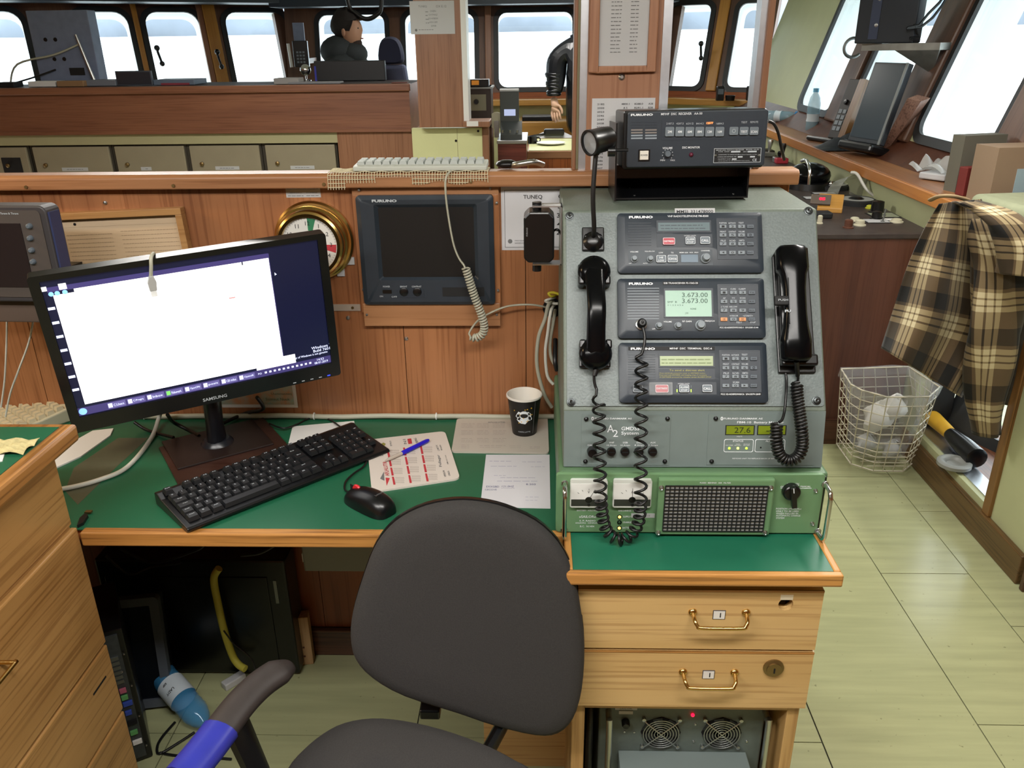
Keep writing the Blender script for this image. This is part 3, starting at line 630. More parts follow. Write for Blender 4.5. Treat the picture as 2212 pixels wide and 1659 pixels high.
# left drawer cabinet, drawers facing +x
XC = -0.83
cb = thing('drawer_cabinet', 'tall wooden drawer cabinet with green inset top', 'cabinet', (XC, YD, 0))
MB().box(-0.62, -0.012, -1.9, -0.004, 0.0, 0.93).build('carcass', 'cabinet_y', cb)
tp = MB().box(-0.62, 0.026, -1.9, 0.030, 0.93, 0.962); tp = tp.build('top', wood('cab_top', '#a8763f', '#87592c', 'y'), cb, bevel=0.006)
MB().box(-0.56, 0.004, -1.9, 0.012, 0.962, 0.9632).build('green_inset', 'green_lino', cb)
for z0, z1, px in ((0.776, 0.922, 0), (0.512, 0.770, 1), (0.345, 0.506, 1), (0.05, 0.339, 1)):
    o_ = -0.008 if z0 > 0.77 else 0.0
    dr = MB().box(-0.012, o_+0.0005, -1.9, -0.002, z0, z1).build('drawer', 'cabinet_y', cb, bevel=0.003)
    if px:
        zc = z1-0.075 if z1 > 0.7 else z1-0.055; yc = -0.315
        MB().tube(smooth_path([(0, yc-0.05, zc), (0.022, yc-0.05, zc), (0.026, yc-0.046, zc), (0.026, yc+0.046, zc), (0.022, yc+0.05, zc), (0, yc+0.05, zc)], 4), 0.0035, 8).build('handle', 'brass', dr, smooth=60)
    else:
        MB().lathe([(0.017, 0), (0.017, 0.006), (0.013, 0.012), (0, 0.013)], (o_, -0.245, 0.852), (1, 0, 0), 20).build('lock', mat('lock_dark', '#2e241c', 0.4, 0.5), dr, smooth=40)
MB().box(0.0003, 0.0012, -0.078, -0.030, 0.450, 0.454, Matrix.Translation((0, 0, 0))).build('scratch', 'dark_hole', bpy.data.objects['drawer.002'])
# things lying on the cabinet
t = thing('folded_note', 'crumpled yellowish note on the drawer cabinet', 'paper', (-0.885, 1.165, 0.9632))
MB().grid(lambda u, v: (-0.06*(u-0.5)*2, 0.05*(v-0.5), 0.002+0.006*abs(math.sin(u*9+v*5))), 12, 8).build('sheet', mat('note_yellow', '#b5a97a', 0.8, noise=0.2, nscale=60), t, solid=0.0006)
t = thing('white_card', 'small white card in front of the crumpled note', 'paper', rotz((-0.90, 1.115, 0.9632), 25))
MB().box(-0.05, 0.05, -0.016, 0.016, 0, 0.0012).build('card', 'paper', t)
# pedestal under the radio console
XP0, XP1 = 0.046, 0.497
pd = thing('pedestal_cabinet', 'light oak pedestal cabinet with green top under the radio console', 'cabinet', (XP0, 1.118, 0))
W = XP1-XP0
MB().box(0.012, W-0.013, 0.014, 0.60, ZD-0.022, ZD-0.001).build('top_board', 'oak_x', pd)
MB().box(0.012, W-0.013, 0.012, 0.60, ZD-0.001, ZD+0.0002).build('green_top', 'green_lino2', pd)
MB().box(0, W, -0.002, 0.012, ZD-0.022, ZD+0.001).build('front_edge', 'edge_x', pd, bevel=0.003)
MB().box(W-0.013, W, 0.012, 0.60, ZD-0.022, ZD+0.001).build('side_edge', 'edge_y', pd, bevel=0.003)
MB().box(0, 0.012, 0.012, 0.60, ZD-0.022, ZD+0.001).build('side_edge', 'edge_y', pd, bevel=0.002)
MB().box(0.016, 0.040, 0.035, 0.60, 0, ZD-0.022).build('side_panel', 'oak_z', pd, bevel=0.002)
MB().box(W-0.044, W-0.022, 0.035, 0.60, 0, ZD-0.022).build('side_panel', 'oak_z', pd, bevel=0.002)
MB().box(0.04, W-0.044, 0.58, 0.60, 0, ZD-0.022).build('back_panel', 'dark_teak', pd)
MB().box(0.04, W-0.044, 0.035, 0.58, 0.44, 0.452).build('shelf', 'oak_x', pd)
MB().box(-0.17, 0.016, 0.30, 0.315, 0.0, 0.235).build('knee_panel', 'oak_x', pd)
def drawer(z0, z1, lab):
    dy = 0.022
    # front with a drilled lock hole
    hx, hz = (0.372, z1-0.029); b = MB()
    if lab == 'hole':
        n = 20; out = [(0.022, z0), (W-0.018, z0), (W-0.018, z1), (0.022, z1)]
        inn = [(hx+0.0125*math.cos(2*PI*i/n), hz+0.0125*math.sin(2*PI*i/n)) for i in range(n)]
        def outer(a):
            dx, dz = math.cos(a), math.sin(a); ts = []
            if dx > 1e-6: ts.append((W-0.018-hx)/dx)
            if dx < -1e-6: ts.append((0.022-hx)/dx)
            if dz > 1e-6: ts.append((z1-hz)/dz)
            if dz < -1e-6: ts.append((z0-hz)/dz)
            t = min(ts); return (hx+dx*t, hz+dz*t)
        angs = sorted([2*PI*i/n for i in range(n)]+[math.atan2(z-hz, x-hx) % (2*PI) for x, z in out])
        b.ring([outer(a) for a in angs], [(hx+0.0125*math.cos(a), hz+0.0125*math.sin(a)) for a in angs], dy, dy+0.016)
    else: b.box(0.022, W-0.018, dy, dy+0.016, z0, z1)
    dr = b.build('drawer', 'oak_x', pd)
    MB().box(0.03, W-0.026, dy+0.016, 0.5, z0+0.01, z1-0.012).build('drawer_box', mat('drawer_inner', '#d8cdb4', 0.7), dr) if lab != 'hole' else MB().box(0.03, W-0.026, dy+0.10, 0.5, z0+0.01, z1-0.012).build('drawer_box', 'drawer_inner', dr)
    MB().box(0.022, W-0.018, dy-0.001, dy+0.001, z1-0.004, z1).build('top_bevel', 'edge_x', dr)
    cx = 0.262 if lab == 'hole' else 0.2545; zc = z1-0.046
    h = MB().tube(smooth_path([(cx-0.045, dy, zc), (cx-0.044, dy-0.018, zc-0.004), (cx-0.040, dy-0.024, zc-0.010), (cx-0.032, dy-0.026, zc-0.013), (cx+0.032, dy-0.026, zc-0.013), (cx+0.040, dy-0.024, zc-0.010), (cx+0.044, dy-0.018, zc-0.004), (cx+0.045, dy, zc)], 4), 0.0035, 8)
    for s in (-1, 1): h.lathe([(0.0075, 0), (0.007, -0.003), (0.004, -0.005)], (cx+s*0.045, dy, zc), (0, 1, 0), 14)
    h.build('handle', 'brass', dr, smooth=60)
    cd = MB().box(cx-0.0105, cx+0.0105, dy-0.0012, dy, zc-0.014, zc+0.004).build('number_card', mat('card_rim', '#3a3a44', 0.6), dr)
    MB().box(cx-0.0095, cx+0.0095, dy-0.0015, dy, zc-0.0132, zc+0.003).build('number_face', 'paper', dr)
    lettering('number', 'print_black', [('1', cx+0.002, zc-0.005, 0.0095, None, 0.02)], dr, y=dy-0.002)
    if lab == 'lock':
        MB().lathe([(0.018, 0), (0.018, -0.003), (0.013, -0.0045), (0.013, -0.0075), (0, -0.008)], (0.366, dy, z1-0.034), (0, 1, 0), 24).build('lock', 'dull_brass', dr, smooth=35)
        MB().box(0.3648, 0.3672, dy-0.0088, dy-0.0078, z1-0.040, z1-0.030).build('key_slot', 'dark_hole', dr)
    else:
        MB().box(hx-0.0105, hx+0.0105, dy-0.0006, dy, hz+0.010, hz+0.020).build('bare_wood_mark', 'drawer_inner', dr)
    return dr
drawer(0.589, 0.714, 'hole'); drawer(0.4575, 0.584, 'lock')
# power supply unit with two fans under the drawers
psu = thing('power_supply', 'grey power supply unit with two fan grilles under the drawers', 'power supply', (0.282, 1.20, 0.02))
MB().box(-0.165, 0.150, 0.0, 0.40, 0, 0.40).build('case', mat('psu_grey', '#59645f', 0.5, noise=0.06, nscale=90), psu, bevel=0.004)
q = lambda px, py: on_y(px, py, 1.20)-Vector((0.282, 1.20, 0.02))
for cx, cy in ((1427, 1581), (1558, 1582)):
    p = q(cx, cy); b = MB(); b.lathe([(0.0385, -0.001), (0.0385, 0.0)], (p.x, 0, p.z), (0, 1, 0), 8); b.build('fan_opening', 'dark_hole', psu)
    f = MB()
    for i in range(7): a = 2*PI*i/7; f.box(-0.003, 0.030, -0.0012, 0, -0.009, 0.009, Matrix.Translation((p.x, -0.001, p.z)) @ Matrix.Rotation(a, 4, 'Y') @ Matrix.Translation((0.006, 0, 0)))
    f.build('fan_blades', mat('fan_grey', '#2b2f2f', 0.5), psu)
    gl = MB()
    for r in (0.007, 0.0125, 0.018, 0.0235, 0.029, 0.034): gl.torus((p.x, -0.006, p.z), r, 0.0011, (0, 1, 0), 32, 6)
    for a in (45, 135):
        d = Vector((math.cos(math.radians(a)), 0, math.sin(math.radians(a))))*0.048; gl.tube([(p.x-d.x, -0.003, p.z-d.z), (p.x-d.x*0.9, -0.007, p.z-d.z*0.9), (p.x+d.x*0.9, -0.007, p.z+d.z*0.9), (p.x+d.x, -0.003, p.z+d.z)], 0.0013, 6)
        for s in (-1, 1): gl.lathe([(0.004, 0), (0.004, -0.006), (0, -0.007)], (p.x+s*d.x, 0, p.z+s*d.z), (0, 1, 0), 8)
    gl.build('fan_grille', 'steel', psu, smooth=60)
p = q(1496, 1543); MB().sphere((p.x, -0.002, p.z), 0.0035, 10).build('power_lamp', 'led_red', psu, smooth=60)
p = q(1351, 1558); MB().lathe([(0.008, 0), (0.008, -0.010), (0.006, -0.014), (0, -0.0145)], (p.x, 0, p.z), (0, 1, 0), 16).build('switch_knob', 'black_plastic', psu, smooth=40)
for a, b, c, d in ((1329, 1527, 1376, 1533), (1337, 1535, 1367, 1542)):
    m1, m2 = q(a, b), q(c, d); MB().box(m1.x, m2.x, -0.0012, 0, m2.z, m1.z).build('label_strip', 'paper_grey', psu)
p = q(1352, 1530); lettering('label_print', 'print_grey', [('SAILOR', p.x, p.z, 0.003, 0.024)], psu, y=-0.0016)
for px, py, pr in ((1349, 1580, 1), (1370, 1581, 1), (1498, 1601, 1), (1502, 1564, 1), (1613, 1601, 1)):
    p = q(px, py); MB().lathe([(0.0025, 0), (0.002, -0.002), (0, -0.0022)], (p.x, 0, p.z), (0, 1, 0), 8).build('screw', 'steel', psu)
m1, m2 = q(1335, 1620), q(1607, 1655); MB().box(m1.x, m2.x, -0.05, 0.0, m2.z-0.03, m1.z).build('step_cover', mat('psu_step', '#6b7674', 0.5), psu, bevel=0.002)
for px0, px1 in ((1313, 1312), (1649, 1640)):
    a, b = q(px0, 1560), q(px1, 1655); s = 1 if px0 < 1400 else -1
    MB().tube(smooth_path([(a.x, 0.03, a.z+0.03), (a.x, -0.018, a.z+0.026), (a.x, -0.03, a.z+0.005), (a.x, -0.03, 0.06), (a.x, -0.02, 0.03), (a.x, 0.03, 0.028)], 5), 0.0062, 10).build('handle', 'steel', psu, smooth=60)
t = thing('dark_hose', 'black cable bundle beside the power supply', 'cable', (0.09, 1.22, 0.0))
MB().tube(smooth_path([(0.02, 0.1, 0.44), (0.012, 0.0, 0.38), (0.01, -0.02, 0.2), (0.02, 0.02, 0.008)]), 0.007, 8).build('cable', 'cable_black', t, smooth=60)
# ================================================================== RADIO CONSOLE
class Face:
    """local frame of a flat front; converts photo pixels (via a crop origin and scale) to local x, z"""
    def __init__(s, M, src=(0, 0, 1.0)): s.M = M; s.inv = M.inverted(); s.src = src
    def uv(s, px, py, off=0.0):
        ox, oy, k = s.src; px, py = ox+px/k, oy+py/k
        n = s.M.to_3x3() @ Vector((0, 1, 0)); p0 = s.M @ Vector((0, -off, 0)); q = s.inv @ on_plane(px, py, p0, n); return q.x, q.z
    def rect(s, x0, y0, x1, y1, off=0.0):
        cx, cy = (x0+x1)/2, (y0+y1)/2; l, _ = s.uv(x0, cy, off); r, _ = s.uv(x1, cy, off); _, t = s.uv(cx, y0, off); _, b = s.uv(cx, y1, off); return l, r, b, t
    def box(s, name, m, parent, x0, y0, x1, y1, d0, d1, bevel=0.0, rad=0.0, off=None, smooth=None):
        l, r, b, t = s.rect(x0, y0, x1, y1, d1 if off is None else off)
        mb = MB()
        if rad: mb.prism(rrect(l, r, b, t, rad, 4), -d1, -d0)
        else: mb.box(l, r, -d1, -d0, b, t)
        return mb.build(name, m, parent, bevel=bevel, smooth=smooth)
    def outline(s, name, m, parent, x0, y0, x1, y1, d, w=0.0008, rad=0.003):
        l, r, b, t = s.rect(x0, y0, x1, y1, d)
        return MB().ring(rrect(l, r, b, t, rad, 4), rrect(l+w, r-w, b+w, t-w, rad, 4), -d-0.0003, -d+0.0003).build(name, m, parent)
    def knob(s, name, m, parent, cx, cy, rp, d0, h, taper=0.9, base=None):
        x, z = s.uv(cx, cy, d0+h); x1, _ = s.uv(cx+rp, cy, d0+h); r = abs(x1-x); x, z = s.uv(cx, cy, d0+h)
        mb = MB()
        if base: mb.lathe([(r*1.35, -d0), (r*1.3, -d0-h*0.35)], (x, 0, z), (0, 1, 0), 20)
        mb.lathe([(r*1.05, -d0), (r, -d0-h*0.8), (r*taper, -d0-h), (0, -d0-h)], (x, 0, z), (0, 1, 0), 24)
        return mb.build(name, m, parent, smooth=40)
    def txt(s, items, d=0.0):
        out = []
        for it in items:
            t, cx, cy, h, w = it[:5]; x, z = s.uv(cx, cy, d); _, z1 = s.uv(cx, cy-h/2, d); _, z0 = s.uv(cx, cy+h/2, d)
            ww = None
            if w: xa, _ = s.uv(cx-w/2, cy, d); xb, _ = s.uv(cx+w/2, cy, d); ww = xb-xa
            out.append((t, x, z, z1-z0, ww)+tuple(it[5:]))
        return out
    def rows(s, items, d=0.0):
        out = []
        for x0, x1, cy, h in items:
            a, z = s.uv(x0, cy+h/2, d); b, z1 = s.uv(x1, cy-h/2, d); out.append((a, b, z, z1-z))
        return out
    def screw(s, parent, cx, cy, r=0.006, d0=0.0, m='dull_steel', name='screw'):
        x, z = s.uv(cx, cy, d0)
        o = MB().lathe([(r*1.35, -d0), (r*1.3, -d0-0.001), (r, -d0-0.0014), (r*0.9, -d0-0.004), (r*0.5, -d0-0.0046), (0, -d0-0.003)], (x, 0, z), (0, 1, 0), 16).build(name, m, parent, smooth=35); return o
XL, XRR = 0.044, 0.492; XM = (XL+XRR)/2
c0, c1, c2, c3 = (1.266, 0.877), (1.284, 0.980), (1.467, 1.287), (1.705, 1.287)
con = thing('radio_console', 'grey metal radio console with sloping front on the green charger', 'console', (XM, c0[0], c0[1]))
def Lc(p): return (p[0]-c0[0], p[1]-c0[1])
hw = (XRR-XL)/2
MB().prism([Lc(p) for p in (c0, c1, c2, c3, (1.705, 0.877))], -hw, hw, 'x').build('housing', 'console_top', con, bevel=0.003)
zs_ = Vector((0, c2[0]-c1[0], c2[1]-c1[1])).normalized(); MFACE = frame((XM, c1[0], c1[1]), (1, 0, 0), zs_); FL = math.hypot(c2[0]-c1[0], c2[1]-c1[1])
zl_ = Vector((0, c1[0]-c0[0], c1[1]-c0[1])).normalized(); MLOW = frame((XM, c0[0], c0[1]), (1, 0, 0), zl_); LLn = math.hypot(c1[0]-c0[0], c1[1]-c0[1])
inv = con.matrix_world.inverted()
Z4, Z5, Z6, Z3 = (1200, 440, 3.687), (1200, 580, 3.687), (1180, 860, 3.456), (1200, 220, 3.687)
fp = MB().prism(rrect(-hw+0.006, hw-0.004, 0.006, FL-0.006, 0.006, 3), -0.003, 0).build('front_plate', 'console_grey', con, M=inv @ MFACE)
F4 = Face(MFACE, Z4); F5 = Face(MFACE, Z5)
for F, x, y in ((F4, 112, 98), (F4, 2015, 58), (F5, 125, 1063), (F5, 2078, 1053)): F.screw(fp, x, y, 0.0058, 0.003, mat('screw_dark', '#55595a', 0.4, 1.0))
mm = F4.box('name_strip', 'paper_grey', fp, 950, 36, 1270, 82, 0.003, 0.0036)
lettering('name_print', 'print_black', F4.txt([('MMSI: 331478000', 1110, 62, 24, 290, 0.01)], 0.004), fp, y=-0.0040)
# lower panels of the console
F6 = Face(MLOW, Z6)
lowp = MB().box(-hw+0.001, hw-0.001, -0.0012, 0, 0.002, LLn-0.002).build('lower_plate', 'console_low', con, M=inv @ MLOW)
pl_ = F6.box('fuse_plate', 'console_low', lowp, 262, 122, 922, 500, 0.0012, 0.0024)
pr_ = F6.box('battery_monitor_plate', 'console_low', lowp, 1205, 120, 2010, 500, 0.0012, 0.0024)
for x, y in ((298, 156), (905, 153), (292, 472), (885, 472), (1265, 152), (1234, 472)): F6.screw(lowp, x, y, 0.0030, 0.0024, 'black_plastic')
lettering('panel_print', 'print_white', F6.txt([('FURUNO DANMARK AS', 500, 153, 13, 276, 0.02), ('GMDSS', 628, 227, 27, 135, 0.012), ('System', 625, 265, 32, 130, 0.012), ('A', 480, 228, 55, 50), ('2', 517, 263, 52, 38), ('DIMMER', 345, 352, 11, 72, .01)]
    + [(a, x, 332, 12, w, .01) for a, x, w in (('VHF', 488, 38), ('SSB', 590, 38), ('DSC', 695, 40), ('AUX', 797, 40))]+[(a, x, 353, 12, 72, .01) for a, x in (('10 Amps', 488), ('16 Amps', 590), ('8 Amps', 695), ('2 Amps', 797))]
    + [('FURUNO DANMARK AS', 1470, 153, 13, 290, 0.02), ('FBM-10  Battery Monitor', 1600, 183, 21, 350, 0.012), ('VOLTS', 1442, 287, 9, 42), ('AMPS', 1680, 287, 9, 40), ('STATUS', 1432, 321, 13, 78, .01), ('ALARM', 1670, 321, 13, 66, .01), ('RECTIFIER', 1368, 352, 7, 55), ('MAIN\nBATTERY', 1431, 348, 6.5, 50), ('BACKUP\nBATTERY', 1497, 348, 6.5, 50), ('REMOVE UNIT TO REPLACE BACK-UP BATTERY', 1570, 451, 9, 360)], 0.003), lowp, y=-0.0030)
for x in (346, 1311): F6.outline('logo', 'print_white', lowp, x-9, 140, x+9, 166, 0.0027, 0.0013, 0.002)
F6.outline('status_box', 'print_white', lowp, 1326, 307, 1546, 403, 0.0027); F6.outline('alarm_box', 'print_white', lowp, 1558, 307, 1782, 403, 0.0027)
F6.knob('dimmer_knob', 'black_plastic', lowp, 345, 415, 36, 0.0024, 0.016)
for x in (488, 590, 695, 797):
    k_ = F6.knob('fuse_holder', 'black_plastic', lowp, x, 407, 33, 0.0024, 0.008, 0.85); xx, zz = F6.uv(x, 407, 0.011); MB().box(xx-0.005, xx+0.005, -0.0112, -0.0102, zz-0.0009, zz+0.0009).build('slot', 'dark_hole', k_)
for x0, x1, s in ((1345, 1548, '27.6'), (1583, 1785, '-0.1')):
    F6.box('display_window', 'black_matte', lowp, x0-8, 202, x1+8, 276, 0.0024, 0.0028); l_ = F6.box('display', 'lcd_olive', lowp, x0, 208, x1, 270, 0.0024, 0.0032)
    lettering('digits', mat('lcd_ink', '#232a12', 0.6), F6.txt([(s, x0+120, 239, 42, 120)], 0.0036), lowp, y=-0.0036)
for x in (1367, 1431, 1495):
    xx, zz = F6.uv(x, 375, 0.003); MB().sphere((xx, -0.0026, zz), 0.0022, 10).build('status_lamp', 'led_green' if x != 1431 else mat('led_lime', '#e8ff60', 0.3, emit=2.5), lowp, smooth=60)
xx, zz = F6.uv(1602, 370, 0.003); MB().sphere((xx, -0.002, zz), 0.0016, 8).build('alarm_lamp', 'dark_hole', lowp)
# ------------------------------------------------------------------ the three radio units on the sloping front
def unit(name, label, cat, F, x0, y0, x1, y1):
    l, r, b, t = F.rect(x0, y0, x1, y1, 0.012); M = F.M @ Matrix.Translation(((l+r)/2, -0.003, b))
    u = thing(name, label, cat, M); G = Face(M, F.src); w, h = r-l, t-b
    mb = MB(); A = rrect(-w/2, w/2, 0, h, 0.006, 4); B = rrect(-w/2+0.012, w/2-0.008, 0.011, h-0.007, 0.004, 4); n = len(A)
    mb.add([(p[0], 0, p[1]) for p in A]+[(p[0], -0.008, p[1]) for p in A]+[(p[0], -0.013, p[1]) for p in B], [(i, (i+1) % n, n+(i+1) % n, n+i) for i in range(n)]+[(n+i, n+(i+1) % n, 2*n+(i+1) % n, 2*n+i) for i in range(n)]+[tuple(2*n+i for i in range(n))])
    mb.build('bezel', 'unit_blue', u, smooth=30); return u, G
D = 0.013
def keypad(u, G, cols, rows, caps, tops, orange=()):
    x0, x1 = cols[0]-46, cols[3]+50; y0, y1 = rows[0]-62, rows[3]+50
    kp = G.box('keypad', 'unit_panel_dark', u, x0, y0, x1, y1, D-0.001, D+0.0006)
    G.outline('keypad_rim', 'unit_blue', u, x0-4, y0-4, x1+4, y1+4, D+0.0008, 0.0012, 0.001)
    for i, y in enumerate(rows):
        for j, x in enumerate(cols):
            c = caps[i][j]; m = 'key_dark' if j == 3 else 'key_pale'
            if (i, j) in orange: m = mat('key_orange', '#c98a5a', 0.5, emit=0.15)
            w = 27; k = G.box('key', m, kp, x-w, y-14, x+w, y+15, D, D+0.0035, bevel=0.0007)
            if c == '<' or c == '>':
                xx, zz = G.uv(x, y, D+0.004); s = 0.0020*(1 if c == '>' else -1); MB().add([(xx-s, -D-0.0038, zz-0.0018), (xx+s, -D-0.0038, zz), (xx-s, -D-0.0038, zz+0.0018)], [(0, 1, 2)]).build('arrow', 'print_black', k)
            elif c == 'o': G2 = G.uv(x, y, D+0.004); MB().torus((G2[0], -D-0.0037, G2[1]), 0.0017, 0.0004, (0, 1, 0), 12, 4).build('lamp_mark', 'print_black', k)
            else: lettering('cap', 'print_black', G.txt([(c, x, y+1, 17 if j < 3 else 12, 23 if j < 3 else 40, .01)], D+0.0038), k, y=-D-0.0038)
    lettering('key_titles', 'print_pale', G.txt([t for t in tops], D+0.001), kp, y=-D-0.0010)
def slots(u, G, x0, x1, y0, y1, n, m, t=5, name='speaker_slot'):
    for i in range(n):
        y = y0+(y1-y0)*i/(n-1); G.box(name, m, u, x0, y-t/2, x1, y+t/2, D-0.0004, D+0.0007)
def button(u, G, x0, y0, x1, y1, m, txts, tm='print_white', rim='print_white', name='button'):
    b = G.box(name, m, u, x0, y0, x1, y1, D, D+0.004, rad=0.002)
    if rim: G.outline('button_rim', rim, b, x0+1, y0+1, x1-1, y1-1, D+0.0042, 0.0006, 0.002)
    if txts: lettering('button_text', tm, G.txt(txts, D+0.0044), b, y=-D-0.0044)
    return b
def fknob(u, G, x, y, r, h=0.011, m='key_pale'):
    k = G.knob('knob', m, u, x, y, r*0.8, D, h, 0.86, True); return k
# VHF radiotelephone
u, G = unit('vhf_radiotelephone', 'blue-grey radiotelephone unit topmost of the three on the console', 'radio', F4, 495, 72, 1652, 548)
for b in ((805, 132, 1240, 230), ): G.box('display_frame', 'unit_panel_dark', u, *b, D-0.0005, D+0.0012)
dsp = G.box('display', 'lcd_dim', u, 818, 150, 1228, 215, D, D+0.0016); text_lines('display_text', 'unit_panel', G.rows([(835, 1180, 170, 12), (840, 1200, 195, 12)], D+0.002), dsp, y=-D-0.0019)
G.box('button_strip', 'unit_panel_dark', u, 805, 243, 1250, 345, D-0.0005, D+0.0005); G.box('control_strip', 'unit_panel', u, 580, 366, 1252, 492, D-0.0005, D+0.0005)
slots(u, G, 578, 762, 155, 330, 9, 'unit_panel_dark', 5)
button(u, G, 855, 270, 952, 326, 'red_button', [('DISTRESS', 903, 299, 14, 76, .02)]); button(u, G, 1035, 263, 1114, 323, 'key_grey', [('ALARM', 1074, 283, 15, 60, .01), ('STOP', 1074, 305, 15, 52, .01)]); button(u, G, 1153, 262, 1232, 320, 'key_grey', [('CALL', 1192, 292, 18, 58, .02)])
button(u, G, 803, 410, 882, 468, 'key_grey', [('HI', 842, 429, 15, 26, .01), ('LOW', 842, 452, 15, 46, .01)]); button(u, G, 893, 408, 973, 467, 'key_grey', [('CH16', 933, 439, 17, 62, .02)])
G.box('channel_display', mat('lcd_blue', '#4f6577', 0.3), u, 1000, 405, 1135, 466, D, D+0.0012)
for x, y, r in ((632, 430, 26), (760, 430, 26), (1205, 420, 38)): fknob(u, G, x, y, r, 0.012 if r < 30 else 0.015)
lettering('panel_print', 'print_white', G.txt([('FURUNO', 680, 107, 20, 190, .05), ('VHF RADIOTELEPHONE FM-8500', 1055, 99, 15, 325, .01), ('DISTRESS CANCEL', 1072, 254, 8, 95), ('VOLUME', 627, 383, 11, 66, .01), ('SQUELCH', 750, 380, 10, 78, .01), ('LOW', 840, 390, 11, 34, .01), ('TX', 930, 390, 11, 22, .01), ('MEM USA  WX  PRIV', 1063, 389, 9, 152, .01), ('CHANNEL', 1195, 374, 10, 72, .01), ('OFF', 594, 476, 9, 22), ('AUTO', 715, 475, 9, 36)], D+0.001), u, y=-D-0.0010)
keypad(u, G, (1335, 1410, 1482, 1553), (180, 248, 318, 388), (('1', '2', '3', 'CANCEL'), ('4', '5', '6', 'o'), ('7', '8', '9', 'BRILL'), ('<', '0', '>', 'ENT')),
       [(s, x, y, 13, w, .012) for s, x, y, w in (('POSITION', 1333, 154, 58), ('AUTOACK', 1406, 154, 58), ('TEST', 1478, 153, 42), ('PRINT', 1334, 223, 48), ('CONTRAST', 1408, 223, 60), ('VOLUME', 1482, 222, 50), ('FILE', 1336, 294, 40), ('RCVD', 1410, 294, 48), ('XMTD', 1482, 293, 46))])
# SSB transceiver
u, G = unit('ssb_transceiver', 'blue-grey transceiver unit with lit green frequency display', 'radio', F5, 497, 78, 1668, 553)
SSB = (u, G)
G.box('display_frame', 'unit_panel_dark', u, 863, 157, 1257, 392, D-0.0005, D+0.0016); dsp = G.box('display', 'lcd_green', u, 875, 175, 1243, 382, D, D+0.002)
lettering('display_digits', mat('lcd_ink2', '#41584c', 0.6), G.txt([('3.673.00', 1110, 210, 36, 205), ('3.673.00', 1110, 257, 36, 205), ('SMF  R', 930, 267, 15, 78), ('NONE', 1097, 321, 13, 46), ('J3E', 1045, 357, 17, 26), ('0 1 2 3 4 5 6', 955, 292, 9, 125)], D+0.0024), dsp, y=-D-0.0024)
slots(u, G, 573, 825, 157, 400, 12, mat('slot_light', '#8d97a0', 0.4), 4); G.box('name_plate', 'black_matte', u, 855, 103, 1141, 129, D-0.0004, D+0.0006)
lettering('panel_print', 'print_white', G.txt([('FURUNO', 680, 121, 20, 192, .05), ('SSB TRANSCEIVER FS-1562-25', 998, 116, 13, 272, .01), ('VOLUME', 893, 424, 12, 66, .015), ('RF GAIN', 1047, 421, 13, 72, .015), ('FREQ/CH', 1228, 419, 13, 76, .015), ('OFF', 783, 481, 11, 28, .01), ('FCC ID:ADB9ZWFS1562-1  S/N:2081-5144', 1462, 470, 12, 305, .015)], D+0.001), u, y=-D-0.0010)
for x, y, r in ((830, 447, 27), (983, 447, 28), (1163, 442, 40)): fknob(u, G, x, y, r, 0.013)
xx, zz = G.uv(683, 445, D+0.004); MB().lathe([(0.0098, -D), (0.0098, -D-0.005), (0.0078, -D-0.006)], (xx, 0, zz), (0, 1, 0), 24).build('jack_ring', 'steel', u, smooth=40); JACK = G.M @ Vector((xx, -D-0.006, zz))
keypad(u, G, (1343, 1418, 1491, 1565), (190, 262, 332, 403), (('1', '2', '3', 'TX'), ('4', '5', '6', 'RX'), ('7', '8', '9', 'RCL'), ('2182', '0', 'DSC', 'ENT')),
       [(s, x, y, 13, w, .012) for s, x, y, w in (('MODE', 1340, 163, 46), ('CURS', 1415, 163, 44), ('CLARIFY', 1487, 163, 58), ('AF', 1344, 236, 22), ('SQ', 1417, 235, 25), ('SCAN', 1490, 235, 44), ('2 TUNE', 1345, 305, 56), ('HI/LOW', 1416, 305, 64), ('INTERCOM', 1420, 377, 64), ('<START>', 1532, 377, 80), ('TEST', 1462, 430, 48), ('STOP', 1572, 428, 44))], orange=((3, 0), (3, 2)))
# DSC terminal
u, G = unit('dsc_terminal', 'blue-grey calling terminal with clear cover over its red button', 'radio', F5, 507, 590, 1688, 1068)
G.box('name_plate', 'black_matte', u, 580, 622, 1268, 652, D-0.0004, D+0.0006); G.box('display_frame', 'unit_panel_dark', u, 820, 676, 1268, 788, D-0.0005, D+0.0012)
dsp = G.box('display', 'lcd_yellow', u, 832, 697, 1255, 775, D, D+0.0016); text_lines('display_text', mat('lcd_ink3', '#7c8a62', 0.6), G.rows([(845, 1230, 722, 14), (845, 1240, 750, 14)], D+0.002), dsp, y=-D-0.0019)
G.box('instruction_plate', 'unit_panel_dark', u, 822, 800, 1270, 884, D-0.0005, D+0.0005)
lettering('instruction_print', 'print_yellow', G.txt([('To send a distress alert', 1047, 810, 14, 280), ('Press and break protective cover on DISTRESS button.', 1012, 835, 11, 366), ('Press and hold DISTRESS until beeping stops, if necessary', 1016, 850, 11, 376), ('If DISTRESS pressed by mistake, press ALARM STOP', 1036, 866, 11, 410)], D+0.001), u, y=-D-0.0010)
slots(u, G, 578, 795, 684, 880, 11, 'unit_panel', 7); G.box('button_strip', 'unit_panel_dark', u, 585, 905, 1282, 1004, D-0.0005, D+0.0005)
button(u, G, 618, 928, 696, 986, 'unit_panel', [('POWER', 657, 958, 14, 60, .01)], 'print_pale', 'print_pale'); b = button(u, G, 795, 925, 900, 988, 'red_button', [('DISTRESS', 848, 955, 14, 84, .02)])
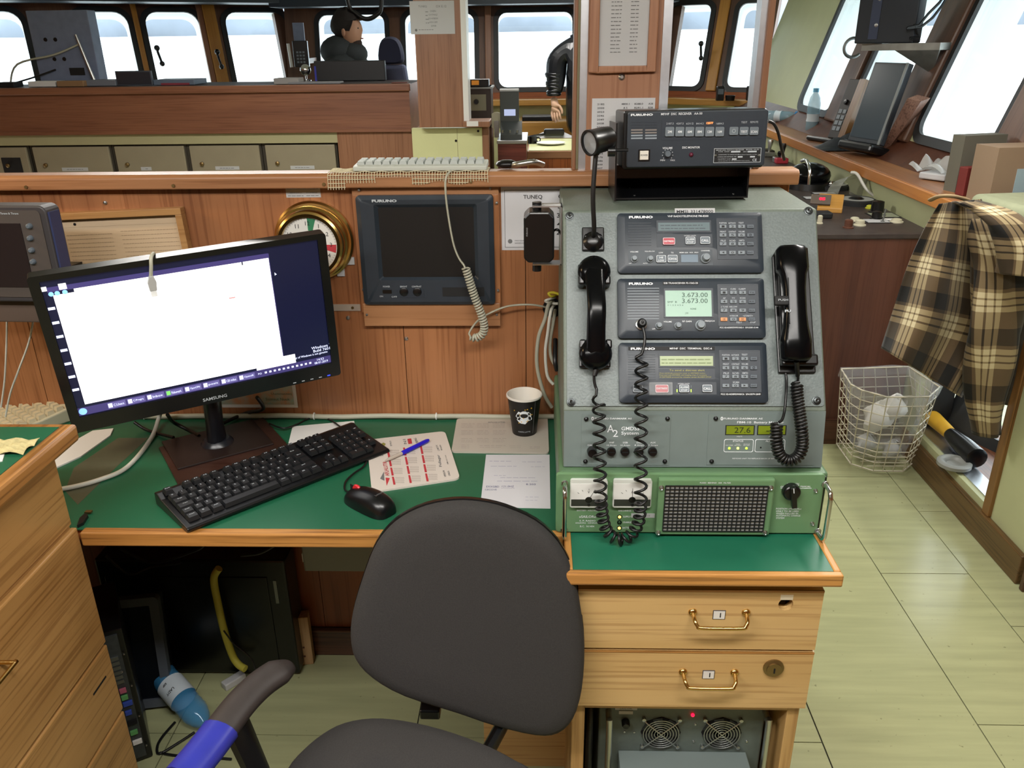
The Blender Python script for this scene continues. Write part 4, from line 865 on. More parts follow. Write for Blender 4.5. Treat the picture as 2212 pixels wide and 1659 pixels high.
l, r, bb, t = G.rect(748, 906, 932, 1005, D+0.01); cv = MB(); cv.ring(rrect(l, r, bb, t, 0.002, 2), rrect(l+0.001, r-0.001, bb+0.001, t-0.001, 0.002, 2), -D-0.010, -D-0.0006); cv.box(l, r, -D-0.011, -D-0.010, bb, t); cv.build('clear_cover', film('clear_plastic', '#e8eef0', 0.09), u)
button(u, G, 985, 925, 1065, 986, 'key_grey', [('ALARM', 1025, 945, 15, 62, .01), ('STOP', 1025, 968, 15, 52, .01)]); button(u, G, 1170, 925, 1248, 984, 'key_grey', [('CALL', 1209, 956, 18, 58, .02)])
for x in (968, 1080): G.box('indicator', 'led_green', u, x-3, 962, x+3, 984, D, D+0.0012); G.box('indicator_off', 'key_dark', u, x-3, 930, x+3, 950, D, D+0.001)
G.box('serial_plate', 'black_matte', u, 1312, 990, 1640, 1012, D-0.0004, D+0.0006)
lettering('panel_print', 'print_white', G.txt([('FURUNO', 696, 639, 19, 194, .05), ('MF/HF  DSC  TERMINAL  DSC-6', 1078, 637, 15, 336, .012), ('DISTRESS CANCEL', 1022, 917, 8, 95), ('FCC ID:ADB92W00C6  S/N:3579-2849', 1475, 1001, 13, 315, .015)], D+0.001), u, y=-D-0.0010)
keypad(u, G, (1358, 1434, 1507, 1580), (717, 790, 860, 932), (('1', '2', '3', 'CANCEL'), ('4', '5', '6', 'o'), ('7', '8', '9', 'BRILL'), ('<', '0', '>', 'ENT')),
       [(s, x, y, 14, w, .012) for s, x, y, w in (('POSITION', 1357, 689, 60), ('AUTOACK', 1431, 689, 62), ('TEST', 1506, 687, 48), ('PRINT', 1358, 762, 48), ('CONTRAST', 1434, 762, 64), ('VOLUME', 1508, 761, 52), ('FILE', 1360, 834, 44), ('RCVD', 1436, 834, 52), ('XMTD', 1509, 833, 48), ('SCAN', 1437, 906, 50))])
# ------------------------------------------------------------------ green charger under the console
YC = 1.240
MCH = frame((0.268, YC, ZD)); ch = thing('battery_charger', 'green battery charger with two meters and chrome handles', 'charger', MCH)
MB().box(-0.232, 0.232, 0.010, 0.46, 0.0005, 0.117).build('case', 'charger_body', ch, bevel=0.006)
MB().box(-0.226, 0.226, 0.004, 0.011, 0.003, 0.112).build('gasket', 'black_rubber', ch)
FC = Face(MCH, Z6); l, r, b, t = FC.rect(72, 566, 2056, 1010, 0.004)
MB().prism(rrect(l, r, 0.003, t, 0.006, 4), -0.004, 0.004).build('front_panel', 'charger_green', ch, bevel=0.002)
P4 = 0.004
for x0, x1, tx in ((178, 456, 'V'), (498, 786, 'A')):
    mt = FC.box('meter', mat('meter_case', '#c9ccc6', 0.25), ch, x0, 612, x1, 818, P4, P4+0.007, rad=0.004)
    FC.box('dial', 'white_plastic', mt, x0+8, 640, x1-8, 757, P4, P4+0.0074); FC.box('dial_mask', mat('meter_dark', '#2c302c', 0.3), mt, x0+8, 757, x1-8, 806, P4, P4+0.0076)
    cx, cy = FC.uv((x0+x1)/2, 757, P4+0.008); b = MB(); r_m = 0.021
    for a in (40, 62, 90, 118, 140):
        c_, s_ = math.cos(math.radians(a)), math.sin(math.radians(a)); b.tube([(cx+c_*r_m*0.86*1.2, -P4-0.0078, cy+s_*r_m*0.86), (cx+c_*r_m*1.2, -P4-0.0078, cy+s_*r_m)], 0.0003, 4)
    b.build('scale', 'print_black', mt)
    a = math.radians(62 if tx == 'V' else 90); MB().tube([(cx, -P4-0.0082, cy), (cx+math.cos(a)*0.022, -P4-0.0082, cy+math.sin(a)*0.022)], 0.0003, 4).build('needle', 'print_black', mt)
    lettering('unit_mark', 'print_black', FC.txt([(tx, (x0+x1)/2, 702, 18, 14)], P4+0.0078), mt, y=-P4-0.0078); MB().lathe([(0.006, -P4-0.0076), (0.005, -P4-0.0082), (0, -P4-0.0083)], (cx, 0, cy-0.001), (0, 1, 0), 16).build('pivot', 'black_plastic', mt)
    FC.knob('zero_screw', 'black_plastic', mt, (x0+x1)/2, 800, 10, P4+0.0074, 0.0016)
lettering('panel_print', 'print_white', FC.txt([('BATTERY  VOLTAGE', 307, 838, 11, 155, .012), ('DISCHARGE  CHARGE', 628, 840, 11, 176, .012), ('»SAILOR«', 308, 885, 19, 126, .012), ('S. P. RADIO', 308, 915, 12, 120, .012), ('AALBORG   DENMARK', 305, 932, 9, 176, .012), ('B.C.  N1404', 305, 957, 13, 106, .012), ('SUPPLY', 602, 885, 13, 56, .012), ('CHARGE', 605, 927, 13, 66, .012), ('BATTERY', 604, 968, 13, 68, .012),
    ('OFF', 1765, 661, 12, 32, .012), ('AUTOMATIC', 1842, 640, 12, 96, .012), ('MANUAL', 1936, 660, 12, 76, .012)]+[(s, 1715+w/2, y, 12, w, .012) for s, y, w in (('POSITION »MANUAL«', 826, 190), ('ONLY TO BE USED', 844, 170), ('WHEN FAILURE IN', 861, 165), ('AUTOMATIC CHARGE', 877, 182), ('SYSTEM', 895, 62))], P4+0.0003), ch, y=-P4-0.0004)
b = MB()
for p, q2 in (((1748, 672), (1782, 672)), ((1782, 672), (1795, 684)), ((1788, 651), (1888, 651)), ((1838, 651), (1838, 668)), ((1885, 682), (1895, 673)), ((1895, 673), (1980, 673))):
    a1 = FC.uv(*p, P4); a2 = FC.uv(*q2, P4); b.tube([(a1[0], -P4-0.0002, a1[1]), (a2[0], -P4-0.0002, a2[1])], 0.0004, 4)
b.build('dial_lines', 'print_white', ch)
for x, y, m in ((547, 885, 'led_yellow'), (546, 926, mat('led_off', '#1c3a24', 0.3)), (545, 968, 'led_yellow')):
    xx, zz = FC.uv(x, y, P4); MB().lathe([(0.0042, -P4), (0.0042, -P4-0.001), (0.003, -P4-0.001)], (xx, 0, zz), (0, 1, 0), 14).build('lamp_ring', 'black_plastic', ch); MB().sphere((xx, -P4-0.0005, zz), 0.0029, 10).build('lamp', m, ch, smooth=60)
FC.box('tape_label', 'paper_grey', ch, 634, 862, 810, 893, P4, P4+0.0006); lettering('tape_print', 'print_grey', FC.txt([('3.5 A 13', 735, 878, 11, 76)], P4+0.001), ch, y=-P4-0.001)
gf = FC.box('filter_frame', 'charger_green', ch, 828, 608, 1690, 1024, P4, P4+0.012, bevel=0.003)
gm = FC.box('filter_foam', mat('foam_grey', '#8a8a86', 0.9, noise=0.25, nscale=500), ch, 880, 655, 1638, 992, P4+0.010, P4+0.0124, off=P4+0.013)
l, r, b, t = FC.rect(880, 655, 1638, 992, P4+0.013); g_ = MB()
for i in range(23): x = l+(r-l)*i/22; g_.box(x-0.0009, x+0.0009, -P4-0.0142, -P4-0.0126, b, t)
for i in range(14): z = b+(t-b)*i/13; g_.box(l, r, -P4-0.0146, -P4-0.0130, z-0.0007, z+0.0007)
tag(g_.build('wire_mesh', 'black_matte', ch), kind='stuff')
for x, y in ((860, 670), (1676, 670), (836, 1004), (1632, 1004)): FC.screw(ch, x, y, 0.0036, P4+0.012, 'steel')
lettering('filter_print', 'print_white', FC.txt([('FUSES  BEHIND  AIR  FILTER', 1263, 633, 10, 232, .012)], P4+0.0125), ch, y=-P4-0.0125)
xx, zz = FC.uv(1838, 715, P4+0.012); kb = MB().lathe([(0.0155, -P4), (0.015, -P4-0.010), (0.012, -P4-0.013), (0, -P4-0.013)], (xx, 0, zz), (0, 1, 0), 28)
kb.cbox((0, 0, 0), (0.009, 0.010, 0.040), Matrix.Translation((xx+0.001, -P4-0.016, zz-0.004)) @ Matrix.Rotation(math.radians(-10), 4, 'Y')); kb = kb.build('selector_knob', 'black_plastic', ch, smooth=40, bevel=0.001)
MB().cbox((0, 0, 0), (0.0012, 0.0006, 0.009), Matrix.Translation((xx-0.0015, -P4-0.0213, zz+0.011)) @ Matrix.Rotation(math.radians(-10), 4, 'Y')).build('pointer_mark', 'print_white', kb)
for x in (-0.2265+0.004, 0.2265-0.004):
    sx = -1 if x < 0 else 1
    MB().tube(smooth_path([(x-sx*0.001, 0, 0.103), (x, -0.026, 0.103), (x, -0.034, 0.096), (x, -0.036, 0.085), (x, -0.036, 0.025), (x, -0.034, 0.014), (x, -0.026, 0.007), (x-sx*0.001, 0, 0.007)], 4), 0.0040, 10).build('handle', 'chrome', ch, smooth=60)
    for z in (0.103, 0.0085): MB().torus((x-sx*0.0005, -0.005, z), 0.005, 0.0014, (0, 1, 0), 12, 6).build('handle_washer', 'steel', ch, smooth=60)
for x, y in ((2010, 690), (1985, 935)): FC.screw(ch, x, y, 0.0028, P4, 'steel')
for z in (0.02, 0.055, 0.09): MB().sphere((-0.232, 0.03, z), 0.003, 8).build('side_screw', 'steel', ch)
# ------------------------------------------------------------------ left handset with its coiled cord
MH = MFACE.copy(); FH = Face(MH, (0, 0, 1.0))
def fpt(px, py, off): x, z = FH.uv(px, py, off); return Vector((x, -off, z))
e = fpt(1284, 584, 0.035); m_ = fpt(1287, 762, 0.035); hs = thing('telephone_handset', 'black telephone handset in its cradle on the left of the console', 'handset', MFACE)
for p, tall in ((e, 1), (m_, -1)):
    hk = MB(); hk.box(p.x-0.027, p.x+0.027, -0.014, -0.003, p.z-0.022, p.z+0.018)
    for s in (-1, 1): hk.box(p.x+s*0.022-0.005, p.x+s*0.022+0.006*1, -0.034, -0.003, p.z-tall*0.016-0.008, p.z-tall*0.016+0.008)
    hk.build('cradle', 'black_plastic', hs, bevel=0.003)
b = MB()
for p in (e, m_): b.lathe([(0.010, -0.013), (0.024, -0.015), (0.028, -0.020), (0.0285, -0.028), (0.026, -0.036), (0.018, -0.043), (0.0, -0.046)], (p.x, 0, p.z), (0, 1, 0), 32)
path = smooth_path([Vector((e.x, -0.030, e.z+0.010)), Vector((e.x, -0.040, e.z-0.012)), Vector((e.x+0.001, -0.050, e.z-0.04)), Vector((e.x+0.002, -0.055, (e.z+m_.z)/2)), Vector((m_.x, -0.050, m_.z+0.04)), Vector((m_.x, -0.040, m_.z+0.012)), Vector((m_.x, -0.030, m_.z-0.01))], 5)
n = 16; rings = []
for i, p in enumerate(path):
    tg = (path[min(i+1, len(path)-1)]-path[max(i-1, 0)]).normalized(); up = Vector((1, 0, 0)); nn = tg.cross(up).normalized()
    k_ = abs(i/(len(path)-1)-0.5)*2; wx = 0.0158+0.004*k_**4; wy = 0.0085+0.003*k_**2
    rings.append([p+up*wx*math.copysign(abs(math.cos(a))**0.7, math.cos(a))+nn*wy*math.copysign(abs(math.sin(a))**0.8, math.sin(a)) for a in [2*PI*j/n for j in range(n)]])
vs = [v for r in rings for v in r]; fs = [(i*n+j, i*n+(j+1) % n, (i+1)*n+(j+1) % n, (i+1)*n+j) for i in range(len(rings)-1) for j in range(n)]+[tuple(range(n))[::-1], tuple((len(rings)-1)*n+j for j in range(n))]
b.add(vs, fs); b.build('handset', 'black_gloss', hs, smooth=50)
W0 = MFACE @ (m_+Vector((0.001, 0.010, -0.026)))
cw = lambda px, py, y: on_y(px, py, y)
fo = lambda px, py, off: MFACE @ fpt(px, py, off)
MB().tube([MFACE.inverted() @ W0, MFACE.inverted() @ fo(1284, 812, 0.024)], [0.0055, 0.0042], 10).build('strain_relief', 'black_rubber', hs, smooth=60)
inv = MFACE.inverted()
pl = [fo(1283, 805, 0.024), fo(1284, 826, 0.020), fo(1290, 845, 0.018)]
pa_ = smooth_path([fo(1293, 858, 0.018), cw(1294, 900, 1.252), cw(1295, 960, 1.236), cw(1296, 1020, 1.215), cw(1298, 1080, 1.205)], 6)
pb_ = smooth_path([cw(1298, 1080, 1.205), cw(1302, 1115, 1.204), cw(1310, 1145, 1.203), cw(1328, 1163, 1.202), cw(1346, 1165, 1.202), cw(1366, 1152, 1.203), cw(1380, 1125, 1.204), cw(1384, 1085, 1.205)], 6)
pc_ = smooth_path([cw(1384, 1085, 1.205), cw(1384, 1030, 1.216), cw(1384, 960, 1.236), cw(1385, 900, 1.250), fo(1385, 840, 0.030), fo(1386, 765, 0.031)], 6)
pj = smooth_path([fo(1386, 765, 0.031), fo(1391, 748, 0.030), fo(1393, 728, 0.030), fo(1389, 708, 0.030), JACK+Vector((0, -0.010, 0.002)), JACK+Vector((0, -0.012, 0.008)), JACK+Vector((0, 0.0, 0.006))], 5)
coil = smooth_path(pl, 4)[:-1]+helix(pa_, 0.0098, 9, 12)[1:]+helix(pb_, 0.0092, 14, 12)[1:]+helix(pc_, 0.0098, 11, 12)[1:-3]+pj
MB().tube([inv @ p for p in coil], 0.0025, 8).build('coiled_cord', 'cable_black', hs, smooth=60)
jl = inv @ JACK; MB().lathe([(0.0078, 0.002), (0.0078, -0.011), (0.005, -0.015), (0, -0.0155)], jl, (0, 1, 0), 18).build('plug', 'black_rubber', hs, smooth=40)
# ------------------------------------------------------------------ right handset in its deep cradle
hr = thing('radio_handset', 'black push-to-talk handset in its cradle on the right of the console', 'handset', MFACE)
l0, l1 = fpt(1675, 665, 0.006), fpt(1752, 665, 0.006); zt_, zb2 = fpt(1710, 537, 0.01).z, fpt(1710, 806, 0.008).z
b = MB().prism([(l0.x, zb2), (l1.x+0.002, zb2), (l1.x+0.002, zb2+0.010), (l1.x-0.002, zt_), (l0.x+0.006, zt_), (l0.x-0.003, zt_-0.014)], -0.010, -0.003); b.build('cradle', 'black_plastic', hr, bevel=0.002)
b = MB(); b.box(l1.x-0.060, l1.x+0.001, -0.030, -0.010, zb2+0.010, zb2+0.030); b.box(l0.x+0.004, l0.x+0.012, -0.026, -0.010, zb2+0.03, zt_-0.02); b.build('cradle_lip', 'black_plastic', hr, bevel=0.004)
cx_ = fpt(1716, 665, 0.04).x
def slab(pts):   # side profile (y, z) widths along x
    mb = MB(); n = 12; rr = []
    for y, z, w, d in pts: rr.append([(cx_+w*math.copysign(abs(math.cos(a))**0.6, math.cos(a)), y+d*math.copysign(abs(math.sin(a))**0.6, math.sin(a)), z) for a in [2*PI*j/n for j in range(n)]])
    vs = [v for r in rr for v in r]; m = len(rr)
    return mb.add(vs, [(i*n+j, i*n+(j+1) % n, (i+1)*n+(j+1) % n, (i+1)*n+j) for i in range(m-1) for j in range(n)]+[tuple(range(n))[::-1], tuple((m-1)*n+j for j in range(n))])
zt2 = fpt(1712, 530, 0.045).z; zb3 = fpt(1716, 778, 0.045).z; L_ = zt2-zb3
slab([(-0.036, zb3, 0.020, 0.016), (-0.036, zb3+0.005, 0.0245, 0.020), (-0.036, zb3+0.035, 0.0255, 0.021), (-0.040, zb3+0.055, 0.021, 0.016), (-0.044, zb3+0.08, 0.0185, 0.012), (-0.044, zb3+L_*0.62, 0.0185, 0.012), (-0.040, zb3+L_*0.74, 0.021, 0.017), (-0.037, zb3+L_*0.80, 0.0265, 0.020), (-0.036, zt2-0.006, 0.0265, 0.018), (-0.036, zt2, 0.022, 0.013)]).build('handset', 'black_gloss', hr, smooth=50)
pp = fpt(1693, 650, 0.05); MB().box(pp.x-0.016, pp.x+0.010, -0.055, -0.046, pp.z-0.008, pp.z+0.008).build('push_bar', 'black_matte', hr, bevel=0.002)
lettering('print', 'print_pale', [('PUSH', pp.x-0.003, pp.z, 0.0035, 0.016), ('FU', pp.x+0.004, pp.z-0.019, 0.0042, 0.010, 0.05)], hr, y=-0.0575)
MB().tube([(cx_-0.014, -0.0562, zb3+0.06), (cx_-0.013, -0.0562, zb3+L_*0.7)], 0.0009, 6).build('edge_seam', 'black_gloss', hr)
a0 = MFACE @ Vector((cx_+0.001, -0.036, zb3)); b0 = MFACE @ Vector((fpt(1698, 806, 0.01).x, -0.008, zb2))
MB().tube([inv @ a0, inv @ cw(1723, 812, 1.305)], [0.0048, 0.0036], 8).build('strain_relief', 'black_rubber', hr, smooth=60)
MB().tube([inv @ p for p in smooth_path([b0, cw(1699, 822, 1.302), cw(1698, 850, 1.285), cw(1695, 885, 1.268), cw(1690, 905, 1.255), cw(1683, 912, 1.25)], 5)], 0.0024, 8).build('straight_cord', 'cable_black', hr, smooth=60)
cp_ = smooth_path([cw(1722, 828, 1.290), cw(1722, 850, 1.280), cw(1727, 890, 1.262), cw(1732, 930, 1.244), cw(1733, 965, 1.236), cw(1722, 988, 1.232), cw(1702, 995, 1.230), cw(1684, 982, 1.232), cw(1677, 950, 1.238), cw(1678, 915, 1.250)], 6)
co = smooth_path([cw(1723, 806, 1.31), cw(1724, 818, 1.30), cw(1722, 828, 1.290)], 3)[:-1]+helix(cp_, 0.0085, 40, 10)
MB().tube([inv @ p for p in co], 0.0024, 6).build('coiled_cord', 'cable_black', hr, smooth=60)
# ------------------------------------------------------------------ lamp on a rigid neck
lm = thing('console_lamp', 'small black spot lamp on a straight neck fixed to the console', 'lamp', MFACE)
x0, z0 = FH.uv(1281, 515, 0.006)
b = MB().box(x0-0.0195, x0+0.0195, -0.009, -0.003, z0-0.023, z0+0.020); b.build('base_plate', 'black_plastic', lm, bevel=0.002)
MB().lathe([(0.018, -0.009), (0.012, -0.016), (0.008, -0.018)], (x0, 0, z0-0.006), (0, 1, 0), 20).build('swivel', 'black_plastic', lm, smooth=40)
for s in (-1, 1): MB().lathe([(0.004, -0.009), (0.003, -0.012), (0, -0.0125)], (x0+s*0.012, 0, z0+0.003), (0, 1, 0), 10).build('screw', 'black_gloss', lm)
bw = MFACE @ Vector((x0, -0.016, z0)); tw = on_y(1287, 332, bw.y-0.005)
MB().tube([inv @ p for p in smooth_path([bw, bw+Vector((0, -0.010, 0.02)), on_y(1281, 420, bw.y-0.012), tw], 6)], 0.0042, 10).build('neck', 'black_rubber', lm, smooth=60)
hd = on_y(1292, 304, tw.y); ax = Vector((-0.80, -0.58, -0.12)).normalized()
MB().lathe([(0.012, -0.030), (0.019, -0.024), (0.0205, -0.010), (0.0205, 0.012), (0.0215, 0.014), (0.0215, 0.020), (0.0185, 0.020), (0.0185, 0.014)], inv @ hd, inv.to_3x3() @ ax, 28).build('lamp_head', 'black_plastic', lm, smooth=40)
MB().lathe([(0.0185, 0.016), (0.0, 0.018)], inv @ hd, inv.to_3x3() @ ax, 28).build('lens', mat('lamp_lens', '#8b8d90', 0.2), lm, smooth=60)
MB().tube([inv @ tw, inv @ (hd-Vector((0, 0, 0.015)))], 0.006, 10).build('head_stem', 'black_plastic', lm, smooth=60)
b = MB(); kk = on_y(1313, 327, tw.y); b.cyl(inv @ kk, inv @ (kk+Vector((0.012, 0, 0))), 0.0085, n=12); b.cyl(inv @ (kk+Vector((0.010, 0, 0.002))), inv @ (kk+Vector((0.034, 0.0, 0.002))), 0.003, n=8); b.build('tilt_knob', 'black_plastic', lm, smooth=40)
# ------------------------------------------------------------------ receiver on top of the console
ya = 1.515; pa1, pa2, pa3, pa4 = (on_y(*p, ya) for p in ((1350, 243), (1660, 236), (1660, 355), (1357, 364)))
wA = pa2.x-pa1.x; zA = (pa3.z+pa4.z)/2; hA = (pa1.z+pa2.z)/2-zA
MA = frame(((pa1.x+pa2.x)/2+0.004, ya, zA), (1, 0.0, 0.008), (0, 0.06, 1)); ra = thing('dsc_receiver', 'blue-grey watch receiver with a row of square keys on a bracket', 'radio', MA)
MB().box(-wA/2-0.004, wA/2-0.002, 0.004, 0.17, -0.004, hA+0.002).build('case', 'black_plastic', ra, bevel=0.004)
MB().prism(rrect(-wA/2+0.002, wA/2-0.002, 0, hA, 0.004, 3), -0.004, 0.004).build('front_panel', 'unit_blue', ra, bevel=0.002)
FA_ = Face(MA, Z3); D_old = D; D = 0.004
kp = FA_.box('key_panel', 'unit_panel_dark', ra, 845, 140, 1655, 300, D-0.0005, D+0.0005, rad=0.002)
for x, t, m in ((910, '2M', 0), (990, '4M', 0), (1069, '6M', 0), (1148, '8M', 0), (1228, '12M', 0), (1308, '16M', 0), (1421, '', 0), (1502, 'TEST', 0), (1582, 'SCAN', 0)):
    b = button(ra, FA_, x-35, 200, x+35, 275 if x < 1400 else 264, 'key_grey', [(t, x, 238, 20, 34 if len(t) < 4 else 52, .012)] if t else None, name='key', rim='key_pale')
    if not t: xx, zz = FA_.uv(x, 232, D+0.0045); MB().torus((xx, -D-0.0043, zz), 0.0028, 0.0005, (0, 1, 0), 16, 4).build('lamp_mark', 'print_pale', b)
lettering('panel_print', 'print_white', FA_.txt([('FURUNO', 688, 103, 18, 176, .05), ('MF/HF  DSC  RECEIVER   AA-50', 1005, 95, 18, 328, .01), ('VOLUME', 892, 368, 16, 80, .012), ('DSC MONITOR', 1080, 363, 17, 140, .012), ('MIN', 853, 465, 13, 36), ('MAX', 934, 465, 13, 36)], D+0.0003), ra, y=-D-0.0004)
lettering('key_titles', 'print_pale', FA_.txt([(s, x, 173, 15, 58) for s, x in (('2187.5', 912), ('4207.5', 991), ('6312', 1070), ('8414.5', 1150), ('16804.5', 1310))]+[('TEST', 1503, 163, 15, 48), ('REMOTE', 1583, 161, 15, 62)], D+0.001), ra, y=-D-0.0010)
lettering('lit_title', 'led_orange', FA_.txt([('12577', 1229, 169, 17, 54, .03)], D+0.001), ra, y=-D-0.0011)
for cx in (648, 760):
    for i in range(7): FA_.box('speaker_slot', ('steel' if i in (3, 4) else 'slot_light') if i > 2 else 'unit_panel_dark', ra, cx-46, 152+i*22, cx+46, 164+i*22, D-0.0003, D+0.0006)
bt = FA_.box('power_key_rim', 'black_plastic', ra, 660, 380, 752, 472, D, D+0.002); FA_.box('power_key', mat('power_white', '#e6e2d8', 0.4), ra, 672, 390, 741, 462, D, D+0.005, bevel=0.0006)
lettering('power_text', 'print_grey', FA_.txt([('POWER', 707, 425, 15, 58, .012)], D+0.0055), ra, y=-D-0.0054)
FA_.knob('volume_knob', 'key_dark', ra, 897, 415, 24, D, 0.010)
b = MB(); xx, zz = FA_.uv(893, 420, D)
for i in range(9): a = math.radians(-40+i*32.5); b.cbox((xx+math.cos(a)*0.0092, -D-0.0004, zz+math.sin(a)*0.0092), (0.0011, 0.0006, 0.0011))
tag(b.build('dial_marks', 'print_white', ra), kind='stuff')
xx, zz = FA_.uv(1080, 420, D); MB().sphere((xx, -D-0.001, zz), 0.004, 12).build('monitor_lamp', mat('lamp_dark_red', '#5a1a30', 0.3), ra, smooth=60)
pl_ = FA_.box('rating_plate', 'black_matte', ra, 1258, 366, 1638, 486, D, D+0.0008); FA_.outline('plate_rim', 'print_pale', pl_, 1260, 368, 1636, 484, D+0.001, 0.0008, 0.0005)
lettering('plate_print', 'print_pale', FA_.txt([('MF/HF DSC WATCH RECEIVER   MODEL AA-50', 1450, 382, 9, 340, .01), ('TYPE  AA50', 1340, 397, 8, 90), ('SER.NO.', 1520, 397, 8, 50), ('CONFORMS TO GMDSS RULES', 1380, 420, 7, 165), ('FREQUENCY RANGE 2-16 MHz', 1530, 420, 7, 150), ('COMPASS SAFE DISTANCE  STD', 1365, 438, 8, 150), ('EQUIPMENT CLASS', 1345, 456, 8, 100), ('FURUNO ELECTRIC CO., LTD. NISHINOMIYA MADE IN JAPAN', 1420, 470, 7, 250), ('CE', 1585, 462, 20, 34, .02)], D+0.0012), pl_, y=-D-0.0012)
for x0, y0, x1, y1 in ((1398, 391, 1472, 403), (1532, 390, 1602, 402), (1452, 432, 1490, 444), (1550, 431, 1588, 443), (1405, 450, 1442, 462)): FA_.box('plate_field', 'print_pale', pl_, x0, y0, x1, y1, D+0.0006, D+0.0010)
for x in (1276, 1620): FA_.screw(pl_, x, 426, 0.0016, D+0.0008, 'steel')
D = D_old
ib = MA.inverted(); zf = (ib @ Vector((0, ya+0.05, 1.2875))).z
b = MB(); w2 = wA/2+0.004
b.box(-w2-0.010, w2-0.022, 0.045, 0.165, zf, zf+0.003); b.prism([(0.045, zf+0.003), (0.048, zf+0.003), (0.12, zf+0.028), (0.12, zf+0.031)], -w2-0.010, w2-0.022, 'x')
b.box(-w2-0.012, -w2-0.009, 0.02, 0.165, zf, hA*0.8); b.box(w2-0.022, w2-0.019, 0.045, 0.165, zf, -0.004); b.box(-w2-0.010, w2-0.022, 0.125, 0.130, zf, -0.006); b.build('bracket', 'black_plastic', ra)
for x, y in ((-0.100, 0.055), (0.085, 0.055), (-0.106, 0.085), (0.07, 0.085)): MB().sphere((x, y, zf+0.004+max(0, (y-0.05))*0.35), 0.003, 8, (1, 1, 0.6)).build('bracket_screw', 'steel', ra)
MB().lathe([(0.014, 0), (0.014, -0.004), (0.006, -0.006), (0, -0.006)], (-w2-0.012, 0.03, hA*0.5), (1, 0, 0), 16).build('bracket_knob', 'black_plastic', ra, smooth=40)
MB().tube([ib @ p for p in smooth_path([on_y(1660, 262, 1.66), on_y(1672, 268, 1.66), on_y(1682, 290, 1.66), on_y(1688, 320, 1.66), on_y(1694, 345, 1.68)], 5)], 0.003, 8).build('cable', 'cable_black', ra, smooth=60)
# ================================================================== ON THE WALL BEHIND THE DESK
MWALL = frame((0, YW, 0)); FW = Face(MWALL)
def wall_thing(name, label, cat, px, py, off=0.0):
    x, z = FW.uv(px, py, off); M = frame((x, YW, z)); return thing(name, label, cat, M), Face(M)
# brass clock
ck, F = wall_thing('wall_clock', 'round brass wall clock with white dial on the teak wall', 'clock', 681, 518)
MB().lathe([(0.0, 0), (0.0845, -0.0005), (0.0845, -0.010), (0.080, -0.014), (0.074, -0.015), (0.074, -0.022), (0.077, -0.026), (0.077, -0.034), (0.073, -0.038), (0.073, -0.043), (0.070, -0.051), (0.0655, -0.054), (0.059, -0.0535), (0.058, -0.047)], (0, 0, 0), (0, 1, 0), 64, caps=False).build('brass_case', 'brass', ck, smooth=30)
MB().lathe([(0.0595, -0.0465), (0, -0.0465)], (0, 0, 0), (0, 1, 0), 48).build('dial', mat('dial_white', '#dcd9d2', 0.5), ck)
def sector(a0, a1, r0, r1): 
    n = 6; A = [math.radians(90-(a0+(a1-a0)*i/n)) for i in range(n+1)]; pts = [(r1*math.cos(a), r1*math.sin(a)) for a in A]+[(r0*math.cos(a), r0*math.sin(a)) for a in A[::-1]]
    return MB().add([(p[0], -0.0468, p[1]) for p in pts], [tuple(range(len(pts)))])
sector(0, 18, 0.030, 0.056).build('green_sector', mat('dial_green', '#2f7a52', 0.6), ck); sector(90, 108, 0.030, 0.056).build('red_sector', 'print_red', ck)
lettering('numerals', 'print_black', [(str(n), 0.045*math.sin(math.radians(30*n)), 0.045*math.cos(math.radians(30*n)), 0.0085, None) for n in range(1, 13)], ck, y=-0.0470)
b = MB()
for i in range(60): a = 2*PI*i/60; b.add([(math.sin(a+d)*r, -0.0469, math.cos(a+d)*r) for r, d in ((0.053, -0.006), (0.053, 0.006), (0.0565, 0.006), (0.0565, -0.006))], [(0, 1, 2, 3)])
tag(b.build('minute_track', 'print_grey', ck, fix=False), kind='stuff')
for a, L, w, nm in ((-22, 0.030, 0.0045, 'hour_hand'), (215, 0.046, 0.003, 'minute_hand')):
    c_, s_ = math.cos(math.radians(a)), math.sin(math.radians(a)); P = lambda u, v: (u*c_+v*s_, -0.048, -u*s_+v*c_)
    MB().add([P(-0.001, 0), P(-w*0.4, L*0.35), P(-w, L*0.6), P(0, L), P(w, L*0.6), P(w*0.4, L*0.35), P(0.001, 0)], [tuple(range(7))]).build(nm, 'print_black', ck)
MB().sphere((0, -0.048, 0), 0.003, 10).build('hub', 'brass', ck)
for px, py in ((758, 563), (737, 588)):
    x, z = F.uv(px, py); MB().box(x-0.008, x+0.008, -0.004, 0, z-0.008, z+0.008).build('tape_tab', 'paper_grey', ck)
# paper labels and strips on the wall
t, F = wall_thing('label_sticker', 'small white printed sticker on the wall above the clock', 'label', 655, 415)
MB().box(-0.0365, 0.0365, -0.0006, 0, -0.011, 0.011).build('sticker', 'paper_grey', t)
lettering('print', 'print_black', [('RADIOPROVIANT OG VAGTMESTER', 0, 0.0075, 0.0022, 0.066), ('OXYA SURNO', -0.015, -0.001, 0.002, 0.026), ('331478000', 0.018, -0.001, 0.002, 0.024)], t, y=-0.001)
text_lines('fine_print', 'print_grey', [(-0.033, 0.0, -0.008, 0.0022), (0.006, 0.032, -0.008, 0.0022)], t, y=-0.001)
t, F = wall_thing('metal_strip', 'pale metal strip on the wall below the clock', 'strip', 738, 664)
MB().box(-0.048, 0.042, -0.002, 0, -0.0075, 0.0075).build('strip', mat('strip_pale', '#b2a598', 0.4, 0.3), t); MB().cyl((0.025, -0.002, 0), (0.025, -0.004, 0), 0.003, n=10).build('screw', 'dull_brass', t)
